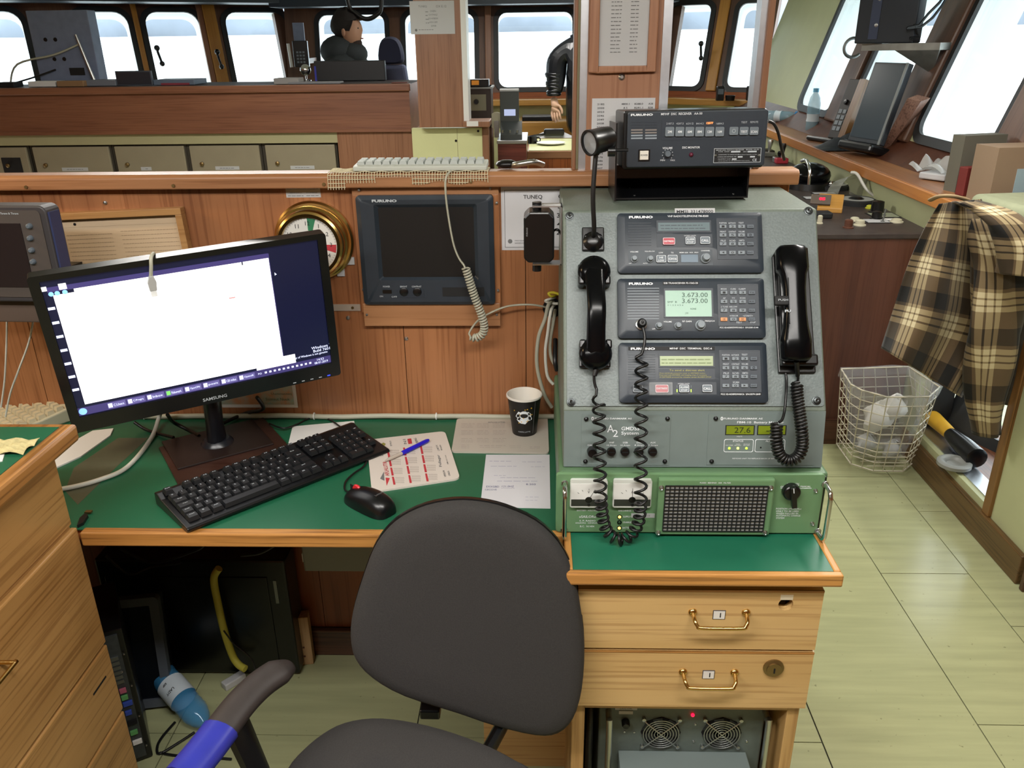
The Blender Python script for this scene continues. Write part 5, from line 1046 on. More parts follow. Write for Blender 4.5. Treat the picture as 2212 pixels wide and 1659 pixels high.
for px, py in ((228, 438), (878, 731), (752, 686)):
    x, z = FW.uv(px, py); MB().lathe([(0.0045, 0), (0.004, -0.003), (0, -0.004)], (x, YW, z), (0, 1, 0), 12).build('screw', 'steel', dv, smooth=40)
# wall monitor in a teak surround
wm, F = wall_thing('wall_monitor', 'dark blue-grey display set in a teak frame on the wall', 'monitor', 926, 545)
b = MB(); l, r, bb, tt = F.rect(772, 404, 1080, 703, 0.010)
ol, orr, ob, ot = F.rect(779, 420, 1068, 655, 0.012)
wfp = [((l, ot-0.002, r, tt), 'top_rail'), ((l, bb+0.03, ol+0.004, ot), 'left_stile'), ((orr-0.004, bb+0.03, r, ot), 'right_stile')]
for (x0, z0, x1, z1), nm in wfp: MB().box(x0, x1, -0.012, 0, z0, z1).build(nm, 'teak_nose' if nm == 'top_rail' else 'teak_wall', wm, bevel=0.0015)
x0, x1, z0, z1 = F.rect(786, 655, 1081, 704, 0.014); MB().box(x0, x1, -0.016, 0, z0, z1).build('bottom_rail', 'oak_x' if 0 else 'teak_nose', wm, bevel=0.0015)
for px, py in ((776, 410), (1059, 406), (793, 679), (1073, 679), (1073, 438), (1076, 627), (785, 625)):
    x, z = F.uv(px, py, 0.014); MB().lathe([(0.0028, -0.010), (0.0026, -0.0175), (0, -0.018)], (x, 0, z), (0, 1, 0), 10).build('screw', 'dull_steel', wm, smooth=40)
A = rrect(ol, orr, ob, ot, 0.008, 4); i_ = F.rect(828, 455, 1018, 596, 0.022); c_in = rrect(i_[0]-0.006, i_[1]+0.006, i_[2]-0.003, i_[3]+0.006, 0.004, 4); B = rrect(ol+0.010, orr-0.010, ob+0.008, ot-0.008, 0.006, 4); n = len(A)
mb = MB(); Lp = [[(p[0], -0.006, p[1]) for p in A], [(p[0], -0.022, p[1]) for p in A], [(p[0], -0.028, p[1]) for p in B], [(p[0], -0.027, p[1]) for p in rrect(i_[0]-0.014, i_[1]+0.014, i_[2]-0.008, i_[3]+0.014, 0.004, 4)], [(p[0], -0.018, p[1]) for p in c_in]]
mb.add([v for q in Lp for v in q], [(k*n+i, k*n+(i+1) % n, (k+1)*n+(i+1) % n, (k+1)*n+i) for k in range(4) for i in range(n)]); mb.build('bezel', 'unit_blue', wm, smooth=30)
MB().box(i_[0]-0.008, i_[1]+0.008, -0.0185, -0.012, i_[2]-0.006, i_[3]+0.008).build('screen', 'screen_black', wm)
DW = 0.0281
lettering('panel_print', 'print_pale', F.txt([('FURUNO', 830, 434, 6, 54, .05), ('POWER', 835, 619, 3.5, 15, .01), ('BRIGHT', 872, 619, 3.5, 15, .01), ('CONTRAST', 900, 619, 3.5, 21, .01), ('ON', 824, 640, 3.6, 7), ('OFF', 852, 641, 3.6, 12)], DW), wm, y=-DW-0.0004)
F.box('power_switch', 'black_plastic', wm, 827, 626, 846, 633, DW-0.001, DW+0.002, off=DW); F.box('wheel_recess', 'unit_panel_dark', wm, 857, 625, 916, 643, DW-0.002, DW+0.0004, off=DW)
for x in (872, 901): F.knob('thumb_wheel', 'black_plastic', wm, x, 631, 9, DW, 0.003)
F.box('port_cover', 'black_matte', wm, 956, 621, 1046, 640, DW-0.001, DW+0.0005, off=DW)
# framed certificate
fd, F = wall_thing('framed_certificate', 'printed certificate in a light wooden frame behind the screen', 'picture', 245, 520)
fd.matrix_world = fd.matrix_world @ Matrix.Rotation(math.radians(-2.2), 4, 'Y')
F = Face(fd.matrix_world); x1, z1 = F.uv(392, 448, 0.014); x0 = x1-0.34; z0 = z1-0.23
for q, nm in (((x0, z1-0.014, x1, z1), 'frame_rail'), ((x0, z0, x0+0.014, z1-0.014), 'frame_stile'), ((x1-0.014, z0, x1, z1-0.014), 'frame_stile'), ((x0+0.014, z0, x1-0.014, z0+0.014), 'frame_rail')):
    MB().box(q[0], q[2], -0.022, -0.0005, q[1], q[3]).build(nm, wood('frame_wood', '#b58a58', '#9c7040', 'x', 1.2, 0.45, 0.2), fd, bevel=0.001)
MB().box(x0+0.01, x1-0.01, -0.008, -0.002, z0+0.01, z1-0.01).build('sheet', mat('cert_paper', '#c4ac8e', 0.75), fd)
rows = [(x0+0.03, x1-0.02, z1-0.033, 0.0008)]
for i in range(12): rows.append((x0+0.075, x0+0.175, z1-0.05-0.009*i, 0.0016)); rows.append((x0+0.195, x1-0.022, z1-0.046-0.009*i, 0.0016))
for i in range(6): rows += [(x0+0.085+0.035*k, x0+0.105+0.035*k, z1-0.165-0.008*i, 0.0016) for k in range(6)]
text_lines('print', mat('cert_ink', '#9a846a', 0.8), rows, fd, y=-0.0085); MB().sphere((x0+0.10, -0.009, z1-0.026), 0.003, 8).build('pin', 'dark_hole', fd)
# small poster, chart sheet
tq, F = wall_thing('call_sign_poster', 'white laminated call sign poster behind the black loudspeaker', 'notice', 1145, 470)
x0, x1, z0, z1 = F.rect(1083, 404, 1207, 540); x1 = x0+0.19; MB().box(x0, x1, -0.0008, 0, z0, z1).build('sheet', mat('poster_white', '#c9c9cc', 0.35), tq)
MB().ring([(x0+0.007, z0+0.006), (x1-0.007, z0+0.006), (x1-0.007, z1-0.006), (x0+0.007, z1-0.006)], [(x0+0.0077, z0+0.0067), (x1-0.0077, z0+0.0067), (x1-0.0077, z1-0.0067), (x0+0.0077, z1-0.0067)], -0.0012, -0.0009).build('border', 'print_black', tq)
lettering('print', 'print_black', F.txt([('TUNEQ', 1151, 426, 10, 41, .01), ('OX E.12', 1232, 424, 10, 52, .01), ('OXBN', 1222, 446, 10, 36, .02), ('331478000', 1240, 465, 10, 74, .02), ('435I12789', 1240, 484, 10, 74, .02), ('20908', 1222, 502, 10, 40, .02)], 0.001), tq, y=-0.0014)
x, z = F.uv(1102, 521); MB().lathe([(0.0048, -0.0013), (0, -0.0013)], (x, 0, z), (0, 1, 0), 16).build('logo', 'print_grey', tq); lettering('small_print', 'print_grey', F.txt([('FRIDTJOF', 1122, 520, 3, 20), ('NANSEN AS', 1122, 525, 3, 20)], 0.001), tq, y=-0.0014)
cs, F = wall_thing('sea_chart_sheet', 'colourful laminated chart sheet on the wall behind the screen stand', 'chart', 560, 830)
x0, x1, z0, z1 = F.rect(440, 770, 637, 880); MB().box(x0, x1, -0.0008, 0, z0, z1).build('sheet', 'paper', cs)
MB().box(x0+0.008, x1-0.008, -0.0012, -0.0006, z0+0.008, z1-0.008).build('map', worn('chart_map', '#93b2a6', '#c08a62', 0.4, 16, 0.4, 0.62), cs)
lettering('print', mat('chart_ink', '#3f6a58', 0.6), F.txt([('Uummannaq', 608, 851, 6, 44), ('Sisimiut Nuuk', 600, 862, 6, 52)], 0.001), cs, y=-0.0016)
# cable hole and cables beside the console
chh, F = wall_thing('cable_bundle', 'bundle of pale cables coming out of a hole in the wall', 'cable', 1188, 665)
MB().lathe([(0.022, -0.0008), (0, -0.0008)], (0.006, 0, 0.0), (0, 1, 0), 24).build('hole', 'dark_hole', chh)
def wpts(l, y): return [F.inv @ on_y(px, py, y) for px, py in l]
for k, (l, y, m, rr) in enumerate((([(1196, 662), (1185, 658), (1177, 690), (1163, 730), (1160, 790), (1175, 850), (1192, 880)], 1.690, 'cable_grey', 0.0042), ([(1198, 668), (1190, 672), (1183, 720), (1178, 760), (1182, 810), (1195, 830)], 1.685, 'cable_white', 0.0036), ([(1200, 676), (1194, 700), (1188, 740), (1190, 770), (1200, 790)], 1.695, 'cable_grey', 0.004), ([(1200, 648), (1188, 646), (1178, 650), (1190, 655), (1205, 656)], 1.70, 'cable_white', 0.003), ([(1205, 641), (1192, 640), (1185, 634), (1195, 632), (1208, 636)], 1.70, mat('cable_yellow', '#c8b82c', 0.5), 0.003), ([(1200, 745), (1199, 780), (1203, 800)], 1.68, 'cable_black', 0.005))):
    pts_ = wpts(l, y); pts_[0].y = -0.002; MB().tube(smooth_path(pts_, 5), rr, 8).build('cable', m, chh, smooth=60)
# loudspeaker on the console side
ys = 1.485; pA, pB = on_y(1131, 459, ys), on_y(1197, 568, ys); sp = thing('loudspeaker', 'black box loudspeaker on a metal bracket beside the console', 'speaker', frame(((pA.x+pB.x)/2, ys, pB.z), (1, 0, 0)))
w = pB.x-pA.x; h = pA.z-pB.z; MB().prism([(-w/2, 0.008), (-w/2+0.008, 0), (w/2-0.008, 0), (w/2, 0.008), (w/2, h-0.010), (w/2-0.010, h), (-w/2+0.010, h), (-w/2, h-0.010)], 0, 0.055).build('cabinet', 'black_plastic', sp, bevel=0.003)
lettering('name', 'print_grey', [('FURUNO', -w/2+0.006, h*0.62, 0.003, 0.016, 0.04, PI/2)], sp, y=-0.0006)
xe = XL-(pA.x+pB.x)/2; b = MB(); b.box(-0.012, xe, 0.015, 0.045, h+0.006, h+0.0085); b.box(-0.012, xe, 0.015, 0.045, -0.0085, -0.006); b.box(xe-0.0025, xe-0.0003, 0.015, 0.045, -0.0085, h+0.0085); b.build('bracket', 'alu', sp)
for z in (h+0.0115, -0.0115): MB().cyl((-0.004, 0.03, z-0.011), (-0.004, 0.03, z+0.002), 0.0085, n=14).build('bracket_knob', 'black_plastic', sp, smooth=40)
MB().tube(smooth_path([(w/2-0.004, 0.03, h*0.55), (w/2+0.006, 0.02, h*0.62), (xe-0.001, 0.03, h*0.5)], 5), 0.0022, 6).build('cable', 'cable_black', sp, smooth=60)
# ------------------------------------------------------------------ on the divider ledge
kx0, kx1 = on_z(768, 378, 1.325).x*1, on_z(1050, 372, 1.325).x
kw = thing('white_keyboard', 'small grey-white keyboard lying on the divider ledge', 'keyboard', frame(((on_y(765, 378, 1.70).x+on_y(1052, 372, 1.70).x)/2, 1.692, 1.3255), (1, 0, 0)))
wk = on_y(1052, 372, 1.70).x-on_y(765, 378, 1.70).x
MB().prism([(0, 0.0), (0, 0.009), (0.012, 0.011), (0.07, 0.013), (0.073, 0.0)], -wk/2, wk/2, 'x').build('case', mat('kb_white', '#b9bdb4', 0.5), kw, bevel=0.002)
km = None
for r in range(3):
    nk = 15
    for i in range(nk):
        x = -wk/2+0.014+(wk-0.03)*i/(nk-1)
        if km is None:
            o_ = MB().add([(-0.0085, -0.0085, 0), (0.0085, -0.0085, 0), (0.0085, 0.0085, 0), (-0.0085, 0.0085, 0), (-0.006, -0.006, 0.008), (0.006, -0.006, 0.008), (0.006, 0.0065, 0.008), (-0.006, 0.0065, 0.008)], [(3, 2, 1, 0), (4, 5, 6, 7), (0, 1, 5, 4), (1, 2, 6, 5), (2, 3, 7, 6), (3, 0, 4, 7)]).build('key', mat('kb_key', '#a4aaa6', 0.5), kw); km = o_.data
        else: o_ = bpy.data.objects.new('key', km); COL.objects.link(o_); o_.parent = kw
        o_.location = (x, 0.022+0.018*r, 0.0100+0.0004*r)
# coiled keyboard cord
q = lambda px, py, y: kw.matrix_world.inverted() @ on_y(px, py, y)
a = smooth_path([q(975, 371, 1.70), q(972, 370, 1.685), q(964, 382, 1.672), q(962, 402, 1.668), q(966, 450, 1.668), q(978, 520, 1.668), q(990, 555, 1.668), q(1004, 575, 1.668)], 5)
hx = helix(smooth_path([q(1006, 578, 1.668), q(1014, 605, 1.668), q(1025, 640, 1.668), q(1040, 680, 1.667), q(1046, 705, 1.667), q(1042, 722, 1.667), q(1028, 730, 1.667), q(1018, 727, 1.668)], 6), 0.0075, 30, 10)
c = smooth_path([q(1016, 726, 1.672), q(1014, 718, 1.680), q(1030, 695, 1.69), q(1055, 678, 1.69), q(1095, 662, 1.69), q(1140, 658, 1.69), q(1172, 662, 1.695), q(1188, 668, 1.712)], 5)
MB().tube(a[:-1]+hx+c, 0.0022, 6).build('coiled_cord', 'cable_grey', kw, smooth=60)
# anti-slip netting
nt_ = thing('anti_slip_net', 'strip of cream anti-slip netting under the white keyboard', 'netting', (0, 0, 0)); b = MB()
nx0, nx1 = on_y(708, 385, 1.69).x, on_y(1055, 378, 1.69).x
def drop(u): return 0.032 if u < 0.12 else (0.019 if u < 0.30 else (0.008 if u < 0.52 else 0.020+0.004*math.sin(u*25)))
def npt(u, t):   # t: 0 back of ledge .. runs forward and over the nosing
    x = nx0+(nx1-nx0)*u+0.0015*math.sin(t*40+u*9); y = 1.74-t; 
    if y > 1.6875: return Vector((x, y, 1.3245+0.001*math.sin(u*60)))
    return Vector((x, 1.6862-0.001*math.sin(u*40), 1.322-(1.6875-y)))
for i in range(58):
    u = i/57; T = 0.0525+drop(u); b.tube([npt(u, T*k/9) for k in range(10)], 0.0008, 4)
for k in range(14):
    t = 0.008*k; run = []
    for i in range(116):
        u = i/115
        if t <= 0.0525+drop(u): run.append(npt(u, t))
        else:
            if len(run) > 1: b.tube(run, 0.0008, 4)
            run = []
    if len(run) > 1: b.tube(run, 0.0008, 4)
tag(b.build('netting', mat('net_cream', '#cfc6a8', 0.7), nt_, fix=False), kind='stuff')
p = on_z(1140, 372, 1.335); t = thing('headphones', 'black and silver headset lying on the divider ledge', 'headset', (p.x, 1.735, 1.322))
MB().tube(smooth_path([(-0.04, 0, 0.006), (-0.02, -0.02, 0.012), (0.01, -0.02, 0.016), (0.03, 0.0, 0.008)], 5), 0.006, 8).build('band', 'steel', t, smooth=60); MB().sphere((-0.045, 0, 0.010), 0.02, 12, (1.2, 0.9, 0.45)).build('ear_pad', 'black_plastic', t, smooth=60)
# ================================================================== ON THE DESK
MDK = frame((0, 0, ZD), (1, 0, 0), (0, 1, 0)); FD = Face(MDK)
def flat(name, label, cat, pix, th, m, part='sheet', rad=0.0, lift=0.0, z=ZD, bevel=0.0):
    """flat thing lying on the desk, outlined by photo pixels; its frame has local x right, local z away, -y up"""
    P = [on_z(px, py, z+lift+th) for px, py in pix]; c = sum(P, Vector())/len(P); M = frame((c.x, c.y, z+lift), (1, 0, 0), (0, 1, 0))
    t = thing(name, label, cat, M); pts = [(p.x-c.x, p.y-c.y) for p in P]
    if rad:
        out = []; n = len(pts)
        for i in range(n):
            a, b_, c_ = Vector(pts[i-1]), Vector(pts[i]), Vector(pts[(i+1) % n]); d1, d2 = (a-b_).normalized(), (c_-b_).normalized()
            for k in range(5): tt = k/4; s0, s1 = b_+d1*rad, b_+d2*rad; out.append(tuple((1-tt)**2*s0+2*tt*(1-tt)*b_+tt*tt*s1))
        pts = out
    MB().prism(pts, 0, -th, 'y').build(part, m, t, bevel=bevel); return t, Face(M)
# stand board with round stickers
bd, F = flat('stand_board', 'dark varnished board under the computer screen stand', 'board', ((343, 966), (569, 902), (628, 968), (392, 1060)), 0.006, 'dark_board', 'board')
for px, py in ((375.7, 966), (602.5, 976)):
    x, z = F.uv(px, py, 0.006); MB().lathe([(0.0125, -0.006), (0.012, -0.0068), (0, -0.0068)], (x, 0, z), (0, 1, 0), 24).build('round_sticker', mat('sticker_tan', '#b99a72', 0.6), bd)
# computer screen
MMON = Matrix.Translation((-0.6396, 1.4531, 1.066)) @ Matrix.Rotation(math.radians(28.95), 4, 'Z') @ Matrix.Rotation(math.radians(6.5), 4, 'X') @ Matrix.Rotation(math.radians(-2.17), 4, 'Y')
base = on_z(470, 958, ZD+0.007); mn = thing('computer_screen', 'black widescreen computer screen showing a white window', 'monitor', frame((base.x, base.y, ZD+0.0062)))
sm = bpy.data.objects.new('screen_housing', None)
im = mn.matrix_world.inverted() @ MMON
w, h = 0.512, 0.312; sw, sh = 0.478, 0.270; zo = 0.010
hs_ = MB().ring(rrect(-w/2, w/2, -h/2, h/2, 0.006, 3), [(x*0.935, zo+(z)*0.865) for x, z in rrect(-w/2, w/2, -h/2, h/2, 0.002, 3)], -0.004, 0.010)
hs_ = hs_.build('screen_bezel', 'black_plastic', mn, M=im); MB().prism(rrect(-w/2, w/2, -h/2, h/2, 0.006, 3), 0.004, 0.028).build('screen_back', 'black_plastic', mn, M=im, bevel=0.006)
S = lambda u, v: (-sw/2+sw*u, zo+sh/2-sh*v)
def sbox(name, m, u0, v0, u1, v1, y): a = S(u0, v1); b_ = S(u1, v0); return MB().add([(a[0], y, a[1]), (b_[0], y, a[1]), (b_[0], y, b_[1]), (a[0], y, b_[1])], [(0, 1, 2, 3)]).build(name, m, scr)
scr = MB().box(-sw/2, sw/2, 0.0, 0.004, zo-sh/2, zo+sh/2).build('display', 'screen_blue', mn, M=im)
sbox('browser_window', 'screen_white', 0.03, 0.105, 0.80, 0.915, -0.0003); sbox('title_bar', 'screen_bar', 0.015, 0.048, 0.80, 0.082, -0.0003); sbox('address_bar', 'screen_white', 0.10, 0.082, 0.695, 0.106, -0.0004); sbox('search_bar', 'screen_white', 0.70, 0.082, 0.80, 0.106, -0.0004)
sbox('window_edge', 'screen_bar', 0.80, 0.05, 0.803, 0.915, -0.0004); sbox('dialog_side', 'screen_icon', 0.655, 0.32, 0.657, 0.60, -0.0005); sbox('dialog_foot', 'screen_icon', 0.44, 0.60, 0.657, 0.603, -0.0005); sbox('dialog_mark', mat('screen_red', '#e08a8a', 0.3, emit=0.7), 0.625, 0.325, 0.65, 0.335, -0.0005)
sbox('popup_note', 'screen_white', 0.685, 0.862, 0.85, 0.935, -0.0005); sbox('taskbar', 'screen_bar', 0.0, 0.935, 1.0, 0.995, -0.0003); sbox('desktop_icon', 'screen_white', 0.055, 0.035, 0.08, 0.075, -0.0006); sbox('desktop_icon', 'screen_white', 0.0, 0.04, 0.016, 0.07, -0.0006)
for u in (0.025, 0.045, 0.07): x, z = S(u, 0.095); MB().lathe([(0.0042, -0.0006), (0, -0.0006)], (x, 0, z), (0, 1, 0), 12).build('nav_button', mat('screen_orb', '#7fb4f0', 0.3, emit=0.8), scr)
x, z = S(0.016, 0.965); MB().lathe([(0.007, -0.0006), (0, -0.0006)], (x, 0, z), (0, 1, 0), 16).build('start_button', 'screen_orb', scr)
for i in range(8): sbox('task_button', mat('screen_task', '#5a5488', 0.3, emit=0.7), 0.105+0.072*i, 0.943, 0.17+0.072*i, 0.988, -0.0004); sbox('task_icon', 'screen_icon' if i not in (3,) else mat('screen_green', '#70c060', 0.3, emit=0.8), 0.107+0.072*i, 0.948, 0.122+0.072*i, 0.98, -0.0006)
for i in range(11): sbox('tray_icon', 'screen_icon', 0.715+0.019*i, 0.957, 0.724+0.019*i, 0.972, -0.0006)
tx = [('Windows 7', 0.965, 0.845, 0.006, None), ('Build 7601', 0.965, 0.872, 0.006, None), ('This copy of Windows is not genuine', 0.90, 0.90, 0.006, 0.085), ('14:53', 0.955, 0.950, 0.005, None), ('08-01-2019', 0.957, 0.975, 0.005, 0.028), ('PO', 0.695, 0.965, 0.004, None)]+[(s, 0.145+0.072*i, 0.966, 0.005, 0.018) for i, s in enumerate(('C:Users', 'C:Progra', 'Inbox', 'Fiskemark', 'OpenCPN', 'posit', '120 miles', 'Openoffi'))]
lettering('screen_text', 'screen_icon', [(s, *S(u, v), hh, ww) for s, u, v, hh, ww in tx], scr, y=-0.0008)
b = MB(); x, z = S(0.815, 0.085+0.11); b.add([(x, -0.0008, z), (x+0.004, -0.0008, z-0.005), (x+0.0015, -0.0008, z-0.005), (x, -0.0008, z-0.007)], [(0, 1, 2, 3)]); b.build('cursor', 'screen_icon', scr)
lettering('maker_name', 'print_pale', [('SAMSUNG', 0.0, -h/2+0.011, 0.0068, 0.046, 0.01)], hs_, y=-0.0046)
for i in range(5): MB().box(0.155+0.018*i, 0.161+0.018*i, -0.0048, -0.004, -h/2+0.004, -h/2+0.0055).build('button_mark', 'print_pale' if i < 4 else mat('led_blue', '#3040ff', 0.3, emit=2), hs_)
for u in range(7): MB().add([(S(-0.0, 0)[0]+0.001, -0.0008, S(0, 0.2+0.1*u)[1]), (S(0, 0)[0]+0.012, -0.0008, S(0, 0.2+0.1*u)[1]), (S(0, 0)[0]+0.012, -0.0008, S(0, 0.2+0.1*u)[1]+0.005), (S(0, 0)[0]+0.001, -0.0008, S(0, 0.2+0.1*u)[1]+0.005)], [(0, 1, 2, 3)]).build('desktop_icon_edge', 'screen_icon', scr)
nk = mn.matrix_world.inverted() @ (MMON @ Vector((0, 0.028, -0.08))); b = MB().tube([(0, 0, 0.012), (nk.x*0.2, nk.y*0.2, 0.06), (nk.x*0.95, nk.y*0.95, nk.z-0.05), (nk.x, nk.y, nk.z)], [0.026, 0.023, 0.024, 0.026], 14, flat=0.75); b.lathe([(0.036, 0.0), (0.034, 0.006), (0.026, 0.014)], (0, 0, 0), (0, 0, 1), 24); b.build('stand_neck', mat('stand_black', '#1a1c22', 0.3), mn, smooth=45)
b = MB().box(-0.10, 0.10, -0.075, 0.075, 0, 0.004, Matrix.Rotation(math.radians(35), 4, 'Z')); b.build('stand_foot', mat('stand_foot', '#241a18', 0.35), mn, bevel=0.001)
# network plug hung over the screen
pt_ = MMON @ Vector((-0.047, -0.012, 0.118)); np = thing('network_plug', 'grey network cable plug hanging over the screen edge', 'cable', MMON @ Matrix.Translation((-0.066, -0.006, 0.10)))
MB().prism([(-0.007, 0), (0.005, 0), (0.007, 0.016), (0.004, 0.028), (-0.003, 0.028), (-0.008, 0.016)], -0.009, 0.0).build('plug', mat('plug_grey', '#aaaaa8', 0.4), np, bevel=0.001); MB().box(-0.006, 0.004, -0.0095, -0.001, -0.010, 0).build('plug_tip', film('plug_clear', '#d8d8d4', 0.6), np)
MB().tube(smooth_path([(0, -0.004, 0.026), (0.004, -0.006, 0.045), (0.007, -0.002, 0.058), (0.012, 0.010, 0.062), (0.016, 0.045, 0.04), (0.018, 0.055, -0.05)], 5), 0.0032, 8).build('cable', 'cable_grey', np, smooth=60)
# black keyboard, turned 45 degrees
KM = rotz((-0.521, 1.432, ZD), 45.0); kb = thing('keyboard', 'full-size black keyboard lying askew on the desk', 'keyboard', KM)
KL, KD = 0.440, 0.146
MB().prism([(-KD/2, 0.006), (-KD/2+0.006, 0.0), (KD/2, 0.0), (KD/2, 0.026), (KD/2-0.012, 0.029), (KD/2-0.03, 0.022), (-KD/2+0.004, 0.012), (-KD/2, 0.010)], -KL/2, KL/2, 'x').build('case', 'black_plastic', kb, bevel=0.002)
U = 0.019; x0 = -KL/2+0.010; rows = [[(1, 'Esc')]+[None]+[(1, 'F%d' % i) for i in range(1, 5)]+[0.5]+[(1, 'F%d' % i) for i in range(5, 9)]+[0.5]+[(1, 'F%d' % i) for i in range(9, 13)],
    [(1, c) for c in '½1234567890+´']+[(2, 'Back')], [(1.5, 'Tab')]+[(1, c) for c in 'QWERTYUIOPÅ¨']+[(1.5, 'Ent')], [(1.75, 'Caps')]+[(1, c) for c in "ASDFGHJKLÆØ'"]+[(1.25, '')], [(1.25, 'Shift')]+[(1, c) for c in '<ZXCVBNM,.-']+[(2.75, 'Shift')], [(1.25, 'Ctrl'), (1.25, 'o'), (1.25, 'Alt'), (6.25, ''), (1.25, 'AltGr'), (1.25, 'o'), (1.25, 'm'), (1.25, 'Ctrl')]]
extra = {0: [(15.4, 'P'), (16.4, 'S'), (17.4, 'B')], 1: [(15.4, 'Ins'), (16.4, 'Hm'), (17.4, 'Pg'), (18.8, 'Nu'), (19.8, '/'), (20.8, '*'), (21.8, '-')], 2: [(15.4, 'Del'), (16.4, 'End'), (17.4, 'Pg'), (18.8, '7'), (19.8, '8'), (20.8, '9'), (21.8, '+')], 3: [(18.8, '4'), (19.8, '5'), (20.8, '6')], 4: [(16.4, '^'), (18.8, '1'), (19.8, '2'), (20.8, '3'), (21.8, 'E')], 5: [(15.4, '<'), (16.4, 'v'), (17.4, '>'), (18.8, '0'), (20.8, ',')]}
KMESH = {}; sl = math.atan2(0.016, KD-0.03); legends = []; KX = (KL-0.020)/(22.8*U)
def put_key(xu, wu, row, cap):
    x = x0+(xu+wu/2)*U*KX; y = KD/2-0.026-row*0.0185-(0.003 if row else -0.003); z = 0.0115+(y+KD/2)*math.tan(sl)
    if wu not in KMESH:
        a = wu*U*KX/2-0.0006; c = a-0.0026
        KMESH[wu] = MB().add([(-a, -0.0088, 0), (a, -0.0088, 0), (a, 0.0088, 0), (-a, 0.0088, 0), (-c, -0.0056, 0.0075), (c, -0.0056, 0.0075), (c, 0.0074, 0.0075), (-c, 0.0074, 0.0075)], [(3, 2, 1, 0), (4, 5, 6, 7), (0, 1, 5, 4), (1, 2, 6, 5), (2, 3, 7, 6), (3, 0, 4, 7)]).build('key', mat('key_black', '#1b1c1e', 0.38), kb)
        o_ = KMESH[wu]
    else: o_ = bpy.data.objects.new('key', KMESH[wu].data); COL.objects.link(o_); o_.parent = kb
    o_.matrix_basis = Matrix.Translation((x, y, z)) @ Matrix.Rotation(sl*0.8, 4, 'X')
    if cap: legends.append((cap, x-(0.0015 if len(cap) < 2 else 0), y+0.002, 0.0036 if len(cap) < 2 else 0.0025, None if len(cap) < 2 else min(0.009, 0.003*len(cap)), 0.01, z+0.0085))
for r, row in enumerate(rows):
    xu = 0
    for k in row:
        if k is None: xu += 1; continue
        if isinstance(k, float): xu += k; continue
        put_key(xu, k[0], r, k[1]); xu += k[0]
    for xe_, c in extra.get(r, []): put_key(xe_, 2 if (r == 5 and c == '0') else 1, r, c)
b = MB()
for s, x, y, hh, ww, bo, z in legends:
    vs, fs = glyph_mesh(s, bo); xa = min(v[0] for v in vs); xb = max(v[0] for v in vs); za = min(v[1] for v in vs); zb2 = max(v[1] for v in vs); sz = hh/max(0.2, zb2-za); sx = ww/(xb-xa) if ww else sz
    b.add([(x+(v[0]-(xa+xb)/2)*sx, y+(v[1]-(za+zb2)/2)*sz, z+((v[1]-(za+zb2)/2)*sz)*math.tan(sl)) for v in vs], fs)
tag(b.build('key_legends', 'print_pale', kb, fix=False), kind='stuff')
MB().sphere((x0+18.5*U*KX, KD/2-0.018, 0.0275), 0.0016, 8).build('status_lamp', mat('led_teal', '#40ffc0', 0.3, emit=2), kb)
kbi = KM.inverted(); dz = lambda px, py, z=0.004: kbi @ on_z(px, py, ZD+z)
MB().tube(smooth_path([dz(745, 925, 0.018), dz(735, 922, 0.012), dz(715, 908), dz(692, 899), dz(665, 905), dz(640, 917), dz(612, 925, 0.010), dz(582, 915, 0.010)], 5), 0.0021, 6).build('cord', 'cable_black', kb, smooth=60)
# mouse
a_, b_ = on_z(762, 1066, ZD+0.01), on_z(836, 1103, ZD+0.01); ang = math.atan2((a_-b_).y, (a_-b_).x); mc = (a_+b_)/2
mo = thing('mouse', 'black computer mouse with a red wheel', 'mouse', Matrix.Translation((mc.x, mc.y, ZD)) @ Matrix.Rotation(ang-PI/2, 4, 'Z'))
def mouse_pt(u, v):
    t = PI*u; a = PI*(v-0.5)*2*0.5; y = -0.058*math.cos(t); k_ = math.sin(t)**0.6; wd = (0.0305+0.003*math.cos(2*t))*k_; ht = (0.036+0.006*math.cos(t)*1.0)*k_
    s = 2*v-1; return (wd*math.copysign(min(1, abs(math.sin(s*PI/2)))**0.9, s), y, max(0.0008, ht*math.cos(s*PI/2)**0.75))
MB().grid(mouse_pt, 24, 20).build('shell', 'black_plastic', mo, smooth=60)
MB().lathe([(0.010, -0.003), (0.0115, 0), (0.010, 0.003)], (0, 0.034, 0.0235), (1, 0, 0), 18).build('wheel', mat('wheel_red', '#d02830', 0.4), mo, smooth=40); MB().box(-0.0004, 0.0004, 0.014, 0.054, 0.010, 0.0295).build('button_gap', 'dark_hole', mo)
lettering('name', 'print_grey', [('Lenovo', 0.0, -0.032, 0.0055, 0.022)], mo, y=-0.0405, flat=True)
mi = mo.matrix_world.inverted(); dm = lambda px, py, z=0.004: mi @ on_z(px, py, ZD+z)
MB().tube(smooth_path([(0, 0.055, 0.010), dm(745, 1058), dm(747, 1040), dm(765, 1022), dm(785, 1008), dm(793, 992), dm(790, 975)], 5), 0.002, 6).build('cord', 'cable_black', mo, smooth=60)
